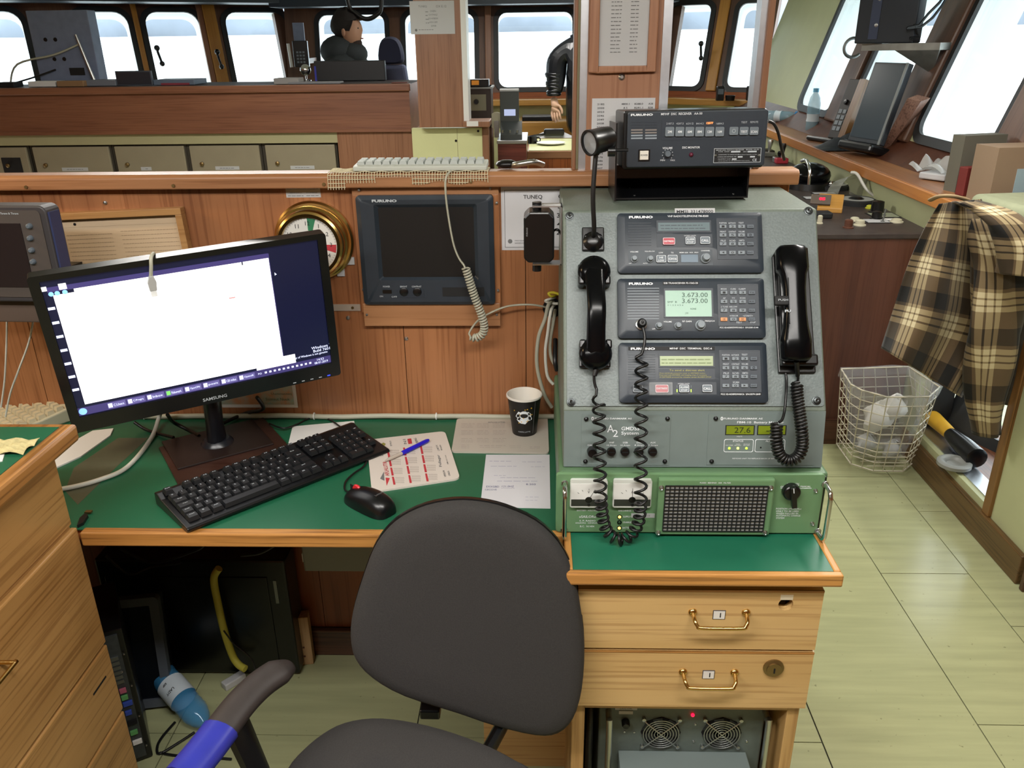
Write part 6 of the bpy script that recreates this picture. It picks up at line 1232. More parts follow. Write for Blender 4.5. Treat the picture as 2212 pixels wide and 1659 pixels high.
# calendar mouse mat
cm, F = flat('calendar_mat', 'white mouse mat printed with a red calendar', 'mouse mat', ((792, 950), (961, 931), (994, 1033), (803, 1062)), 0.004, mat('mat_top', '#cfc4ba', 0.6), 'mat', rad=0.014)
F.src = (740, 820, 4.254); DM = 0.0043
def quadf(name, m, pts, d, par): P = [F.uv(*p, d) for p in pts]; return MB().add([(x, -d, z) for x, z in P], [tuple(range(len(P)))]).build(name, m, par)
bars = MB(); txt = []
for c, (cx, cy) in enumerate(((405, 640), (555, 625), (710, 610))):
    for r in range(4):
        px, py = cx+r*16, cy+r*84; bars.add([(x, -DM, z) for x, z in (F.uv(*p, DM) for p in ((px, py), (px+18, py), (px+34, py+72), (px+14, py+74)))], [(0, 1, 2, 3)])
tag(bars.build('red_bars', 'print_red', cm, fix=False), kind='stuff')
gy = MB()
for cx, cy in ((405, 640), (555, 625), (710, 610)):
    for r in range(4):
        for k in range(7):
            for j in range(3):
                px, py = cx+r*16+32+k*12, cy+r*84+4+j*20+k*0; gy.add([(x, -DM, z) for x, z in (F.uv(*p, DM) for p in ((px, py), (px+5, py), (px+9, py+15), (px+4, py+15)))], [(0, 1, 2, 3)])
tag(gy.build('date_columns', mat('ink_faint', '#a79c94', 0.8), cm, fix=False), kind='stuff')
def ft(s, p0, p1, hm): a = Vector(F.uv(*p0, DM)); b_ = Vector(F.uv(*p1, DM)); c = (a+b_)/2; d = b_-a; return (s, c.x, c.y, hm, d.length, 0.012, math.atan2(d.y, d.x))
lettering('title', 'print_red', [ft('AFLHLUTIR', (412, 885), (385, 752), 0.008)], cm, y=-DM-0.0002)
lettering('print', 'print_grey', [ft('2019', (362, 705), (345, 655), 0.006), ft('Fellagar', (905, 800), (880, 690), 0.007), ft('ORYX', (885, 655), (862, 600), 0.004), ft('NETAGERD', (912, 650), (895, 600), 0.003), ft('VERSLUN', (945, 895), (927, 835), 0.004), ft('ORKA', (985, 885), (970, 838), 0.004), ft('SIMI 555 1234', (968, 778), (945, 695), 0.0025), ft('N1', (578, 592), (565, 548), 0.006), ft('BYKO', (447, 610), (437, 562), 0.004), ft('VIKING', (690, 590), (665, 538), 0.006)], cm, y=-DM-0.0002)
quadf('red_logo', 'print_red', ((395, 900), (435, 905), (405, 975)), DM+0.0001, cm); quadf('grey_logo', 'print_grey', ((380, 845), (385, 930), (345, 910)), DM+0.0001, cm)
quadf('red_badge', 'print_red', ((595, 545), (630, 540), (640, 588), (605, 592)), DM+0.0001, cm); quadf('green_badge', mat('ink_olive', '#8f8a40', 0.6), ((355, 590), (375, 578), (398, 590), (385, 608), (362, 606)), DM+0.0001, cm)
# second mat under the cup
m2, F = flat('printed_mat', 'off-white printed mat under the coffee cup', 'mouse mat', ((987, 904), (1183, 901), (1186, 978), (975, 975)), 0.004, mat('mat_grey', '#b3aa9e', 0.6), 'mat', rad=0.010)
F.src = (740, 820, 4.254)
text_lines('print', 'ink_faint', F.rows([(x0, x0+125, y, 7) for y in (405, 470, 540) for x0 in (1090, 1235, 1380)]+[(x0, x0+110, y+dy, 4) for y in (405, 470, 540) for dy in (14, 24, 34) for x0 in (1090, 1235, 1380)]+[(1090, 1165, y, 6) for y in (600, 615, 628)]+[(1260, 1500, 606, 7), (1260, 1460, 622, 5), (1530, 1640, 608, 6), (1540, 1640, 625, 5), (1720, 1830, 618, 8), (1720, 1830, 632, 6)], 0.0043), m2, y=-0.0044)
lettering('title', 'print_grey', F.txt([('AFLHLUTIR', 1415, 393, 12, 160)], 0.0043), m2, y=-0.0045)
# hand-written sheet
nsn, F = flat('note_sheet', 'white sheet with handwritten notes beside the green charger', 'paper', ((1050, 982), (1187, 982), (1189, 1098), (1037, 1095)), 0.0008, mat('note_white', '#c6c3c6', 0.8))
F.src = (740, 820, 4.254)
text_lines('faint_writing', mat('ink_pale', '#a9a7b4', 0.8), F.rows([(1350, 1580, 748, 8), (1650, 1830, 755, 8), (1360, 1600, 795, 7), (1730, 1860, 800, 7), (1390, 1500, 880, 7), (1450, 1770, 900, 7), (1420, 1790, 932, 8), (1680, 1810, 1078, 7), (1680, 1790, 1108, 7)], 0.001), nsn, y=-0.0011)
lettering('writing', mat('ink_blue', '#5c5d80', 0.8), F.txt([('EXXGBD', 1380, 984, 16, 118), ('121.0HZ', 1520, 982, 16, 110), ('CECOVE', 1362, 1012, 13, 108), ('8.203', 1730, 963, 15, 88), ('- - - - - - -', 1520, 1000, 3, 115)], 0.001), nsn, y=-0.0012)
p1, p2 = F.uv(1440, 1010, 0.001), F.uv(1500, 1030, 0.001)
flat('blank_paper', 'plain white paper tucked behind the keyboard', 'paper', ((632, 921), (765, 909), (767, 922), (700, 945), (622, 962)), 0.0008, 'paper')
# cup
cpos = on_z(1133, 932, ZD+0.004); cu = thing('coffee_cup', 'black paper coffee cup with a white rim and splash logo', 'cup', (cpos.x, cpos.y, ZD+0.0042))
H = 0.092; rb, rt = 0.0268, 0.0372; rr = lambda z: rb+(rt-rb)*z/H
MB().lathe([(rb, 0.0), (rb, 0.003), (rr(0.003)+0.0002, 0.0031), (rt, H-0.004)], (0, 0, 0), (0, 0, 1), 40, caps=False).build('cup_wall', mat('cup_black', '#171412', 0.4), cu, smooth=40)
MB().lathe([(rb-0.003, 0.008), (rt-0.0014, H-0.002), (rt, H), (rt+0.0022, H-0.001), (rt+0.0024, H-0.004), (rt, H-0.0052)], (0, 0, 0), (0, 0, 1), 40, caps=False).build('rim_and_lining', mat('cup_white', '#dcd6cc', 0.5), cu, smooth=60); MB().lathe([(rb-0.003, 0.008), (0, 0.008)], (0, 0, 0), (0, 0, 1), 40).build('cup_floor', 'cup_white', cu)
def on_cup(u, z, e=0.0005): a = -PI/2+u/0.033; r = rr(z)+e; return (r*math.cos(a), r*math.sin(a), z)
b = MB(); n = 22; ro = random.Random(3); oo = [(0.0175*(1+0.22*ro.uniform(-1, 1))*math.cos(2*PI*i/n), 0.0150*(1+0.22*ro.uniform(-1, 1))*math.sin(2*PI*i/n)) for i in range(n)]; ii = [(0.0085*math.cos(2*PI*i/n), 0.003+0.0052*math.sin(2*PI*i/n)) for i in range(n)]
b.add([on_cup(x, 0.050+z) for x, z in oo]+[on_cup(x, 0.050+z) for x, z in ii], [(i, (i+1) % n, n+(i+1) % n, n+i) for i in range(n)]); b.build('splash_logo', 'print_white', cu, fix=False)
b = MB()
for i in range(14): x, z = ro.uniform(-0.026, 0.022), ro.uniform(-0.018, 0.022); b.add([on_cup(x+dx, 0.050+z+dz_, 0.0006) for dx, dz_ in ((-0.0012, -0.001), (0.0012, -0.0012), (0.0014, 0.001), (-0.001, 0.0012))], [(0, 1, 2, 3)])
tag(b.build('gold_specks', mat('gold_speck', '#d8a838', 0.5), cu, fix=False), kind='stuff')
b = MB(); vs, fs = glyph_mesh('CAFFE LATTE', 0.0); xa = min(v[0] for v in vs); xb = max(v[0] for v in vs); b.add([on_cup((v[0]-(xa+xb)/2)*0.031/(xb-xa), 0.012+v[1]*0.0045) for v in vs], fs); tag(b.build('name', 'print_pale', cu, fix=False), kind='stuff')
b = MB(); a = -0.3; b.tube([(rr(z)*1.01*math.cos(a-0.55), rr(z)*1.01*math.sin(a-0.55), z) for z in (0.006, H-0.006)], 0.0004, 4); b.build('seam', 'print_grey', cu)
# pen
pz = ZD+0.0095; A_, B_, C_ = on_z(832, 995, pz), on_z(868, 978.7, pz), on_z(926, 950, pz); pe = thing('ballpoint_pen', 'clear ballpoint pen with a blue cap on the calendar mat', 'pen', Matrix.Translation((A_.x, A_.y, ZD+0.0043)))
L3 = lambda p: (p.x-A_.x, p.y-A_.y, 0.0045)
d_ = (C_-A_).normalized(); MB().tube([L3(A_), L3(A_+d_*0.012), L3(B_+d_*0.01)], [0.0012, 0.0038, 0.0038], 10).build('barrel', mat('pen_clear', '#b5a89c', 0.2), pe, smooth=50); MB().tube([L3(B_), L3(B_+d_*0.002), L3(C_-d_*0.006), L3(C_)], [0.0044, 0.005, 0.0046, 0.003], 12).build('cap', mat('pen_blue', '#2418b8', 0.35), pe, smooth=50)
n_ = Vector((-d_.y, d_.x, 0)); c0_ = B_+d_*0.008; MB().tube([L3(c0_+n_*0.005), L3(C_-d_*0.012+n_*0.006), L3(C_-d_*0.004+n_*0.002)], 0.0016, 6).build('clip', 'pen_blue', pe, smooth=60)
# cables and litter at the left of the desk
t = thing('white_cable', 'white cable curving across the desk behind the drawer cabinet', 'cable', (-0.9, 1.5, ZD)); iv = Vector((-0.9, 1.5, ZD))
MB().tube(smooth_path([on_z(348, 885, ZD+0.05)-iv, on_z(343, 903, ZD+0.02)-iv, on_z(326, 948, ZD+0.005)-iv, on_z(276, 1008, ZD+0.005)-iv, on_z(216, 1036, ZD+0.005)-iv, on_z(135, 1056, ZD+0.005)-iv, on_z(60, 1060, ZD+0.005)-iv], 6), 0.0048, 10).build('cable', 'cable_white', t, smooth=60)
t = thing('screen_cables', 'black cables drooping behind the computer screen', 'cable', (-0.6, 1.6, ZD)); iv = Vector((-0.6, 1.6, ZD))
for pth, r in (([on_y(555, 858, 1.60), on_y(566, 873, 1.62), on_z(566, 885, ZD+0.05), on_z(530, 893, ZD+0.012), on_z(480, 915, ZD+0.012)], 0.0042), ([on_y(362, 896, 1.56), on_z(375, 912, ZD+0.03), on_z(405, 928, ZD+0.010), on_z(430, 942, ZD+0.010)], 0.0042), ([on_z(290, 912, ZD+0.02), on_z(320, 930, ZD+0.004), on_z(375, 945, ZD+0.010)], 0.0035)):
    MB().tube(smooth_path([p-iv for p in pth], 6), r, 8).build('cable', 'cable_black', t, smooth=60)
flat('clear_film_sheet', 'stained clear plastic film stuck on the desk', 'film', ((160, 1010), (255, 946), (320, 946), (250, 1010), (168, 1090), (140, 1060)), 0.0004, film('stained_film', '#8a7a66', 0.35, 0.2))
t, F = flat('torn_papers', 'torn papers lying at the left end of the desk', 'paper', ((118, 985), (128, 965), (150, 958), (200, 930), (245, 925), (238, 940), (175, 985), (120, 1010)), 0.003, 'paper')
t, F = flat('usb_cable_plug', 'black cable with a bare plug at the desk edge', 'cable', ((166, 1135), (172, 1118), (184, 1108), (190, 1112), (180, 1128)), 0.006, 'cable_black', 'plug_body'); x, z = F.uv(191, 1104, 0.005); MB().box(x-0.006, x+0.006, -0.005, -0.002, z-0.004, z+0.004).build('plug_tip', 'dull_brass', t)
# terminal on the wall bracket at the left
yt = 1.50; pr = on_y(92, 455, yt); zb4 = on_y(95, 652, yt).z; tm = thing('terminal_display', 'dark grey terminal display with a column of knobs', 'monitor', frame((pr.x, yt, zb4), (1, -0.05, 0), (0, 0.02, 1)))
hT = on_y(92, 445, yt).z-zb4; MB().prism(rrect(-0.26, 0.006, 0, hT, 0.014, 4), -0.004, 0.04).build('case', mat('term_case', '#3a3638', 0.5), tm, bevel=0.003); MB().prism(rrect(-0.25, -0.006, 0.010, hT-0.008, 0.008, 4), -0.006, 0).build('front_panel', mat('term_panel', '#4c4440', 0.5), tm)
MB().box(-0.235, -0.048, -0.0075, -0.004, 0.03, hT-0.032).build('screen', mat('term_screen', '#241d1e', 0.3), tm); MB().box(0.006, 0.010, 0.0, 0.03, 0.01, hT-0.012).build('blue_edge', mat('edge_blue', '#2c3358', 0.5), tm)
FT = Face(tm.matrix_world)
for px, py in ((62, 489), (64, 515), (67, 541), (70, 566)): x, z = FT.uv(px, py, 0.010); MB().lathe([(0.0055, -0.006), (0.005, -0.012), (0.003, -0.014), (0, -0.014)], (x, 0, z), (0, 1, 0), 14).build('knob', 'key_dark', tm, smooth=40)
lettering('name', 'print_pale', FT.txt([('Thrane & Thrane', 20, 461, 4.5, 40, .01)], 0.006), tm, y=-0.0068)
MB().box(-0.20, -0.035, 0.02, 0.10, -0.05, 0.0).build('terminal_base', mat('term_base', '#5a4a40', 0.6), tm, bevel=0.003); MB().box(-0.14, -0.08, 0.06, 0.218, -0.03, 0.03).build('wall_arm', 'black_plastic', tm)
t = thing('terminal_cable', 'pale cords hanging below the terminal display', 'cable', (-1.05, 1.6, ZD)); iv = Vector((-1.05, 1.6, ZD))
for l in ([(72, 690), (62, 740), (40, 800), (22, 850), (12, 900)], [(15, 680), (14, 740), (10, 820), (2, 880)]):
    MB().tube(smooth_path([on_y(px, py, 1.62)-iv for px, py in l], 5), 0.0022, 6).build('cord', 'cable_white', t, smooth=60)
# beige keyboard beyond the drawer cabinet
pk = on_z(78, 905, ZD+0.02); bk = thing('beige_keyboard', 'beige keyboard standing beyond the drawer cabinet', 'keyboard', rotz((pk.x, pk.y, ZD), -38))
MB().prism([(-0.075, 0.0), (-0.075, 0.014), (0.075, 0.034), (0.075, 0.0)], -0.36, 0.03, 'x').build('case', 'beige_plastic', bk, bevel=0.003); kmd = None
for r in range(6):
    for i in range(18):
        if kmd is None: o_ = MB().add([(-0.0085, -0.0085, 0), (0.0085, -0.0085, 0), (0.0085, 0.0085, 0), (-0.0085, 0.0085, 0), (-0.006, -0.006, 0.009), (0.006, -0.006, 0.009), (0.006, 0.0065, 0.009), (-0.006, 0.0065, 0.009)], [(3, 2, 1, 0), (4, 5, 6, 7), (0, 1, 5, 4), (1, 2, 6, 5), (2, 3, 7, 6), (3, 0, 4, 7)]).build('key', mat('key_beige', '#c6bb9c', 0.55), bk); kmd = o_.data
        else: o_ = bpy.data.objects.new('key', kmd); COL.objects.link(o_); o_.parent = bk
        o_.location = (0.014-0.0205*i, -0.055+0.0205*r, 0.0165+0.00273*r)
# ================================================================== OFFICE CHAIR (turned to face the viewer)
def cushion(loop, prof, c=(0, 0)):
    """closed soft shape: loop of 2-D points, profile of (scale, y); first ring is the back"""
    b = MB(); n = len(loop); vs = []
    for s, y in prof: vs += [(c[0]+(p[0]-c[0])*s, y, c[1]+(p[1]-c[1])*s) for p in loop]
    m = len(prof); fs = [(i*n+j, i*n+(j+1) % n, (i+1)*n+(j+1) % n, (i+1)*n+j) for i in range(m-1) for j in range(n)]
    vs += [(c[0], prof[0][1], c[1]), (c[0], prof[-1][1], c[1])]; k = m*n
    fs += [(k, (j+1) % n, j) for j in range(n)]+[(k+1, (m-1)*n+j, (m-1)*n+(j+1) % n) for j in range(n)]
    return b.add(vs, fs)
def closed_smooth(pts, n=3):
    P = [Vector((p[0], p[1], 0)) for p in pts]; m = len(P); out = []
    for i in range(m):
        p0, p1, p2, p3 = P[i-1], P[i], P[(i+1) % m], P[(i+2) % m]
        for k in range(n): t = k/n; q = 0.5*((2*p1)+(p2-p0)*t+(2*p0-5*p1+4*p2-p3)*t*t+(3*p1-p0-3*p2+p3)*t**3); out.append((q.x, q.y))
    return out
oc = thing('office_chair', 'dark grey fabric office chair with blue tape round its armrest', 'chair', (-0.20, 0.86, 0.0)); io = oc.matrix_world.inverted()
MBK = frame((-0.115, 1.115, 0.70), (1, 0.05, 0), (0, 0.17, 1)); FB_ = Face(MBK, (340, 1080, 2.257))
zp = [(1440, 40), (1300, 65), (1180, 120), (1100, 190), (1040, 280), (985, 430), (945, 570), (933, 690), (955, 790), (1040, 885), (1200, 975), (1460, 1058), (1650, 1122), (1850, 1168), (1960, 1158), (2035, 1085), (2075, 950), (2088, 740), (2070, 560), (2035, 390), (1960, 245), (1850, 142), (1700, 75), (1570, 45)]
lp = closed_smooth([FB_.uv(*p, 0.015) for p in zp]); cxy = (sum(p[0] for p in lp)/len(lp), sum(p[1] for p in lp)/len(lp))
bk_ = cushion(lp, [(0.93, 0.036), (0.985, 0.030), (1.0, 0.018), (1.0, 0.004), (0.985, -0.008), (0.95, -0.015), (0.86, -0.019), (0.6, -0.017), (0.3, -0.014)], cxy).build('backrest', 'chair_fabric', oc, M=io @ MBK, smooth=80)
MB2 = MBK @ Matrix.Translation((0, 0.022, 0)); cushion(lp, [(0.80, 0.022), (0.96, 0.020), (1.008, 0.010), (1.008, 0.0), (0.95, -0.002)], cxy).build('back_shell', 'black_plastic', oc, M=io @ MB2, smooth=60)
ZS_ = 0.49; MST = frame((-0.20, 0.86, ZS_), (1, 0, 0), (0, 1, 0)); FS_ = Face(MST, (340, 1080, 2.257))
zp = [(615, 1300), (700, 1195), (800, 1113), (900, 1063), (1040, 1040), (1200, 1052), (1400, 1097), (1600, 1167), (1750, 1243), (1840, 1315)]
sp_ = [FS_.uv(*p, 0.03) for p in zp]; x0, x1 = sp_[0][0], sp_[-1][0]; yb = sp_[0][1]
sp_ = sp_+[(x1+0.012, yb-0.10), (x1+0.0, yb-0.22), (x1-0.06, yb-0.32), ((x0+x1)/2, yb-0.345), (x0+0.06, yb-0.33), (x0-0.005, yb-0.22), (x0-0.012, yb-0.10)]
lp = closed_smooth(sp_); cxy = (sum(p[0] for p in lp)/len(lp), sum(p[1] for p in lp)/len(lp))
cushion(lp, [(0.90, 0.045), (0.99, 0.036), (1.0, 0.02), (1.0, -0.005), (0.985, -0.020), (0.94, -0.029), (0.8, -0.034), (0.5, -0.032), (0.25, -0.030)], cxy).build('seat', 'chair_fabric', oc, M=io @ MST, smooth=80)
wl = lambda p: io @ Vector(p)
b1 = MBK @ Vector((0.06, 0.045, -0.17)); MB().tube([wl(MBK @ Vector((0.05, 0.048, 0.02))), wl(b1), wl(b1+Vector((0, -0.02, -0.07))), wl((-0.10, 1.02, 0.435)), wl((-0.18, 0.86, 0.43))], 0.028, 10, flat=0.45).build('back_arm', 'black_plastic', oc, smooth=50)
p = on_y(930, 1537, 1.12); MB().box(-0.018, 0.018, -0.012, 0.012, -0.008, 0.012, Matrix.Translation(wl(p))).build('height_lever', 'black_plastic', oc, bevel=0.003)
ap = [(626, 1438, 0.655), (600, 1452, 0.66), (560, 1480, 0.662), (520, 1520, 0.662), (485, 1565, 0.660), (450, 1612, 0.657), (415, 1655, 0.655), (370, 1710, 0.652), (330, 1770, 0.645)]
pth = smooth_path([wl(on_z(px, py, z)) for px, py, z in ap], 4); n = len(pth); rad = [0.014+0.013*min(1, i/4) for i in range(n)]
arm = MB().tube(pth, rad, 14, flat=0.62).build('armrest', 'arm_plastic', oc, smooth=60)
i0, i1 = 17, 27; MB().tube(pth[i0:i1], [r+0.0022 for r in rad[i0:i1]], 14, flat=0.66).build('blue_tape', 'blue_tape', arm, smooth=60)
pm = pth[15]; MB().tube([pm+Vector((0.01, 0, -0.01)), pm+Vector((0.035, -0.01, -0.10)), pm+Vector((0.045, -0.02, -0.20)), wl((-0.33, 0.82, 0.445)), wl((-0.22, 0.84, 0.435))], [0.030, 0.027, 0.027, 0.022, 0.02], 10, flat=0.5).build('arm_post', 'black_plastic', oc, smooth=50)
kx = pm+Vector((0.025, -0.055, -0.15)); MB().lathe([(0.012, 0.02), (0.016, 0.004), (0.013, -0.004), (0, -0.005)], kx, (0.3, 1, 0), 16).build('arm_knob', 'black_plastic', oc, smooth=50)
MB().cyl((0, 0, 0.10), (0, 0, 0.45), 0.025).build('gas_lift', 'black_plastic', oc, smooth=50); MB().box(-0.12, 0.12, -0.10, 0.10, 0.43, 0.452).build('seat_plate', 'black_plastic', oc, bevel=0.004)
for k in range(5):
    a = 2*PI*k/5+0.3; MB().tube([(0.02*math.cos(a), 0.02*math.sin(a), 0.11), (0.25*math.cos(a), 0.25*math.sin(a), 0.075)], [0.022, 0.015], 8).build('base_leg', 'black_plastic', oc, smooth=50)
    MB().lathe([(0.028, -0.018), (0.03, -0.012), (0.03, 0.012), (0.028, 0.018)], (0.25*math.cos(a), 0.25*math.sin(a), 0.03), (math.sin(a), -math.cos(a), 0), 16).build('caster', 'black_plastic', oc, smooth=40); MB().cyl((0.25*math.cos(a), 0.25*math.sin(a), 0.04), (0.25*math.cos(a), 0.25*math.sin(a), 0.075), 0.006).build('caster_pin', 'steel', oc)
# ================================================================== UNDER THE DESK
YB = 1.70
a, b_ = on_y(200, 1205, YB), on_y(612, 1205, YB); pc = thing('computer_tower', 'black computer case standing against the wall under the desk', 'computer', ((a.x+b_.x)/2, YB, 0)); w = b_.x-a.x; h = a.z-0.005
MB().box(-w/2, w/2, 0, 0.085, 0.008, h).build('case', mat('pc_black', '#0b0b0c', 0.28), pc, bevel=0.006); MB().box(-w/2+0.02, w/2-0.05, -0.003, 0, 0.02, h-0.05).build('side_cover', 'pc_black', pc, bevel=0.002)
MB().box(w/2-0.035, w/2-0.027, -0.0016, 0, h-0.13, h-0.06).build('badge_strip', 'dull_steel', pc)
for x in (-w/2+0.04, w/2-0.04): MB().cyl((x, 0.04, 0), (x, 0.04, 0.008), 0.012, n=10).build('foot', 'black_rubber', pc)
# yellow tube
t = thing('yellow_tube', 'yellow foam tube leaning on the black computer case', 'tube', (0, 0, 0)); yy = 1.676
MB().tube(smooth_path([on_y(473, 1228, yy), on_y(462, 1250, yy), on_y(470, 1300, yy), on_y(485, 1365, yy), on_y(502, 1415, yy), on_y(515, 1435, yy-0.01), on_y(530, 1445, yy-0.02)], 5), 0.0095, 12).build('foam', mat('tube_yellow', '#b8b040', 0.6), t, smooth=60)
MB().tube(smooth_path([on_y(483, 1362, yy-0.011), on_y(492, 1374, yy-0.013), on_y(505, 1390, yy-0.008), on_y(540, 1420, yy-0.01), on_y(552, 1445, yy-0.02)], 5), 0.002, 6).build('tie', 'cable_black', t, smooth=60)
# silver framed display leaning beside it
ys = 1.60; M = frame(on_y(370, 1470, ys), (1, 0.18, 0), (-0.07, 0.16, 1)); sd = thing('old_display', 'silver framed flat display standing under the desk', 'monitor', M); zf = -M.translation.z/ (M.to_3x3() @ Vector((0, 0, 1))).z
F = Face(M); x1, z1 = F.uv(343, 1284); x1 = 0.0; MB().ring(rrect(-0.36, 0.0, zf+0.012, z1, 0.012, 3), rrect(-0.335, -0.022, zf+0.035, z1-0.022, 0.003, 3), -0.012, 0.01).build('bezel', mat('display_silver', '#5c636c', 0.4, 0.3), sd, smooth=40)
MB().box(-0.34, -0.018, -0.006, 0.0, zf+0.03, z1-0.018).build('screen', mat('old_screen', '#0c1016', 0.2), sd); MB().prism(rrect(-0.355, -0.005, zf+0.016, z1-0.006, 0.01, 3), 0.008, 0.045).build('back', 'black_plastic', sd)
# open computer case with metal rear
pe_ = on_z(350, 1640, 0.0); oc2 = thing('open_computer', 'dusty open computer case with ports facing out', 'computer', rotz((pe_.x-0.02, pe_.y, 0), 30)); F = Face(oc2.matrix_world); _, zt3 = F.uv(290, 1345)
zt3 = 0.385; MB().box(-0.20, 0.0, 0.004, 0.20, 0.006, zt3).build('case', 'pc_black', oc2, bevel=0.003); MB().box(-0.195, -0.012, 0.0, 0.004, 0.02, zt3-0.01).build('rear_plate', mat('rear_metal', '#4a4e50', 0.45, 0.6, noise=0.2, nscale=60), oc2)
MB().box(-0.14, -0.045, -0.002, 0.0, 0.05, 0.075).build('expansion_slots', 'dark_hole', oc2)
for i in range(6): MB().box(-0.085, -0.020, -0.003, 0.0, 0.245+0.013*i, 0.254+0.013*i).build('slot_cover', 'dull_steel', oc2)
for i, (z, m, w_) in enumerate(((0.225, mat('port_pink', '#b05a70', 0.5), 0.014), (0.205, mat('port_green', '#5a9a5a', 0.5), 0.014), (0.186, mat('port_blue', '#3048a0', 0.5), 0.02), (0.16, 'port_blue', 0.014), (0.13, 'dark_hole', 0.02), (0.10, 'port_green', 0.016), (0.07, 'paper', 0.02))): MB().box(-0.034, -0.034+w_, -0.006, 0.0, z-0.006, z+0.006).build('port', m, oc2, bevel=0.001)
for i in range(7): MB().sphere((-0.008-0.012*(i % 2), -0.002, 0.05+0.045*i), 0.0025, 8).build('screw', 'steel', oc2)
# bottle under the desk
A_, B_ = on_z(345, 1452, 0.075), on_z(440, 1560, 0.03); ax = (B_-A_); L = 0.235; ax.normalize(); bo = thing('water_bottle', 'blue plastic water bottle lying on the floor under the desk', 'bottle', (A_.x, A_.y, A_.z))
pr_ = [(0.0, 0.004), (0.020, 0.0), (0.031, 0.004), (0.033, 0.012)]+[(0.033-0.0016*(k % 2), 0.02+0.008*k) for k in range(3)]+[(0.0335, 0.055), (0.0335, 0.115)]+[(0.031+0.0022*(k % 2), 0.12+0.008*k) for k in range(6)]+[(0.030, 0.172), (0.024, 0.19), (0.014, 0.205), (0.0125, 0.212), (0.0125, 0.222)]
MB().lathe(pr_, (0, 0, 0), ax, 24).build('bottle', film('bottle_blue', '#4aa0d8', 0.42, 0.06), bo, smooth=50); MB().lathe([(0.0345, 0.05), (0.0345, 0.112)], (0, 0, 0), ax, 24, caps=False).build('label', mat('bottle_label', '#c8d4dc', 0.5), bo, smooth=50); MB().lathe([(0.0142, 0.213), (0.0142, 0.228), (0, 0.2285)], (0, 0, 0), ax, 18).build('cap', mat('cap_blue', '#1c2f9a', 0.35), bo, smooth=40)
up = (Vector((0, -0.75, 0.66))-ax*Vector((0, -0.75, 0.66)).dot(ax)).normalized(); sd_ = ax.cross(up); b = MB()
for s, off, sz in (('LADY', 0.10, 0.010), ('ESP', 0.075, 0.008)):
    vs, fs = glyph_mesh(s, 0.02)
    def bp(vx, vz): th = vx*sz/0.0348; return ax*(off-0.012+vz*sz)+(up*math.cos(th)+sd_*math.sin(th))*0.0352
    b.add([bp(v[0], v[1]) for v in vs], fs)
tag(b.build('label_print', 'print_black', bo, fix=False), kind='stuff')
# wood block, grey box on the wall, cords
p = on_y(664, 1408, 1.755); t = thing('wood_block', 'short raw wood block beside the computer case', 'block', rotz((p.x, 1.745, 0), 8)); hb = on_y(664, 1335, 1.745).z
MB().box(-0.022, 0.016, 0.0, 0.032, 0, max(0.07, hb)).build('block', 'raw_wood', t, bevel=0.002)
for z in (0.03, 0.06): MB().cyl((-0.005, 0.0005, z), (-0.005, -0.001, z), 0.003, n=8).build('nail_hole', 'dark_teak', t)
a, b_ = on_y(650, 1180, 1.74), on_y(850, 1236, 1.74); t = thing('junction_box', 'grey flat junction box on the wall under the desk', 'box', ((a.x+b_.x)/2, 1.74, b_.z)); w = b_.x-a.x; MB().box(-w/2, w/2, 0, 0.059, 0, 0.735-b_.z-0.002).build('box', mat('junction_grey', '#8d9490', 0.5), t, bevel=0.004); MB().box(-w/2-0.008, -w/2, 0.02, 0.03, 0.015, 0.04).build('latch', 'white_plastic', t)
t = thing('floor_cord', 'black cord looped on the floor under the desk', 'cable', (0, 0, 0)); zc = 0.005
MB().tube(smooth_path([on_z(378, 1560, zc), on_z(352, 1590, zc), on_z(340, 1612, zc), on_z(345, 1628, zc), on_z(385, 1605, zc), on_z(420, 1582, zc)], 6), 0.0032, 8).build('cord', 'cable_black', t, smooth=60); MB().tube(smooth_path([on_z(345, 1626, zc), on_z(380, 1632, zc), on_z(430, 1634, zc), on_z(500, 1640, zc)], 5), 0.003, 8).build('cord', 'cable_black', t, smooth=60)
t = thing('power_cables', 'dark cables hanging under the desk top', 'cable', (0, 0, 0))
for l in ([(260, 1185), (330, 1215), (420, 1190), (440, 1178)], [(520, 1200), (560, 1195), (590, 1180), (600, 1170)], [(230, 1200), (280, 1240), (330, 1225), (390, 1215)]): MB().tube(smooth_path([on_y(px, py, 1.66) for px, py in l], 6), 0.004, 8).build('cable', 'cable_black', t, smooth=60)
p = on_z(505, 1470, 0.01); t = thing('plug_adapter', 'small grey adapter on the floor behind the armrest', 'adapter', rotz((p.x, p.y, 0), 50)); MB().box(-0.03, 0.03, -0.012, 0.012, 0, 0.02).build('body', 'paper_grey', t, bevel=0.003)
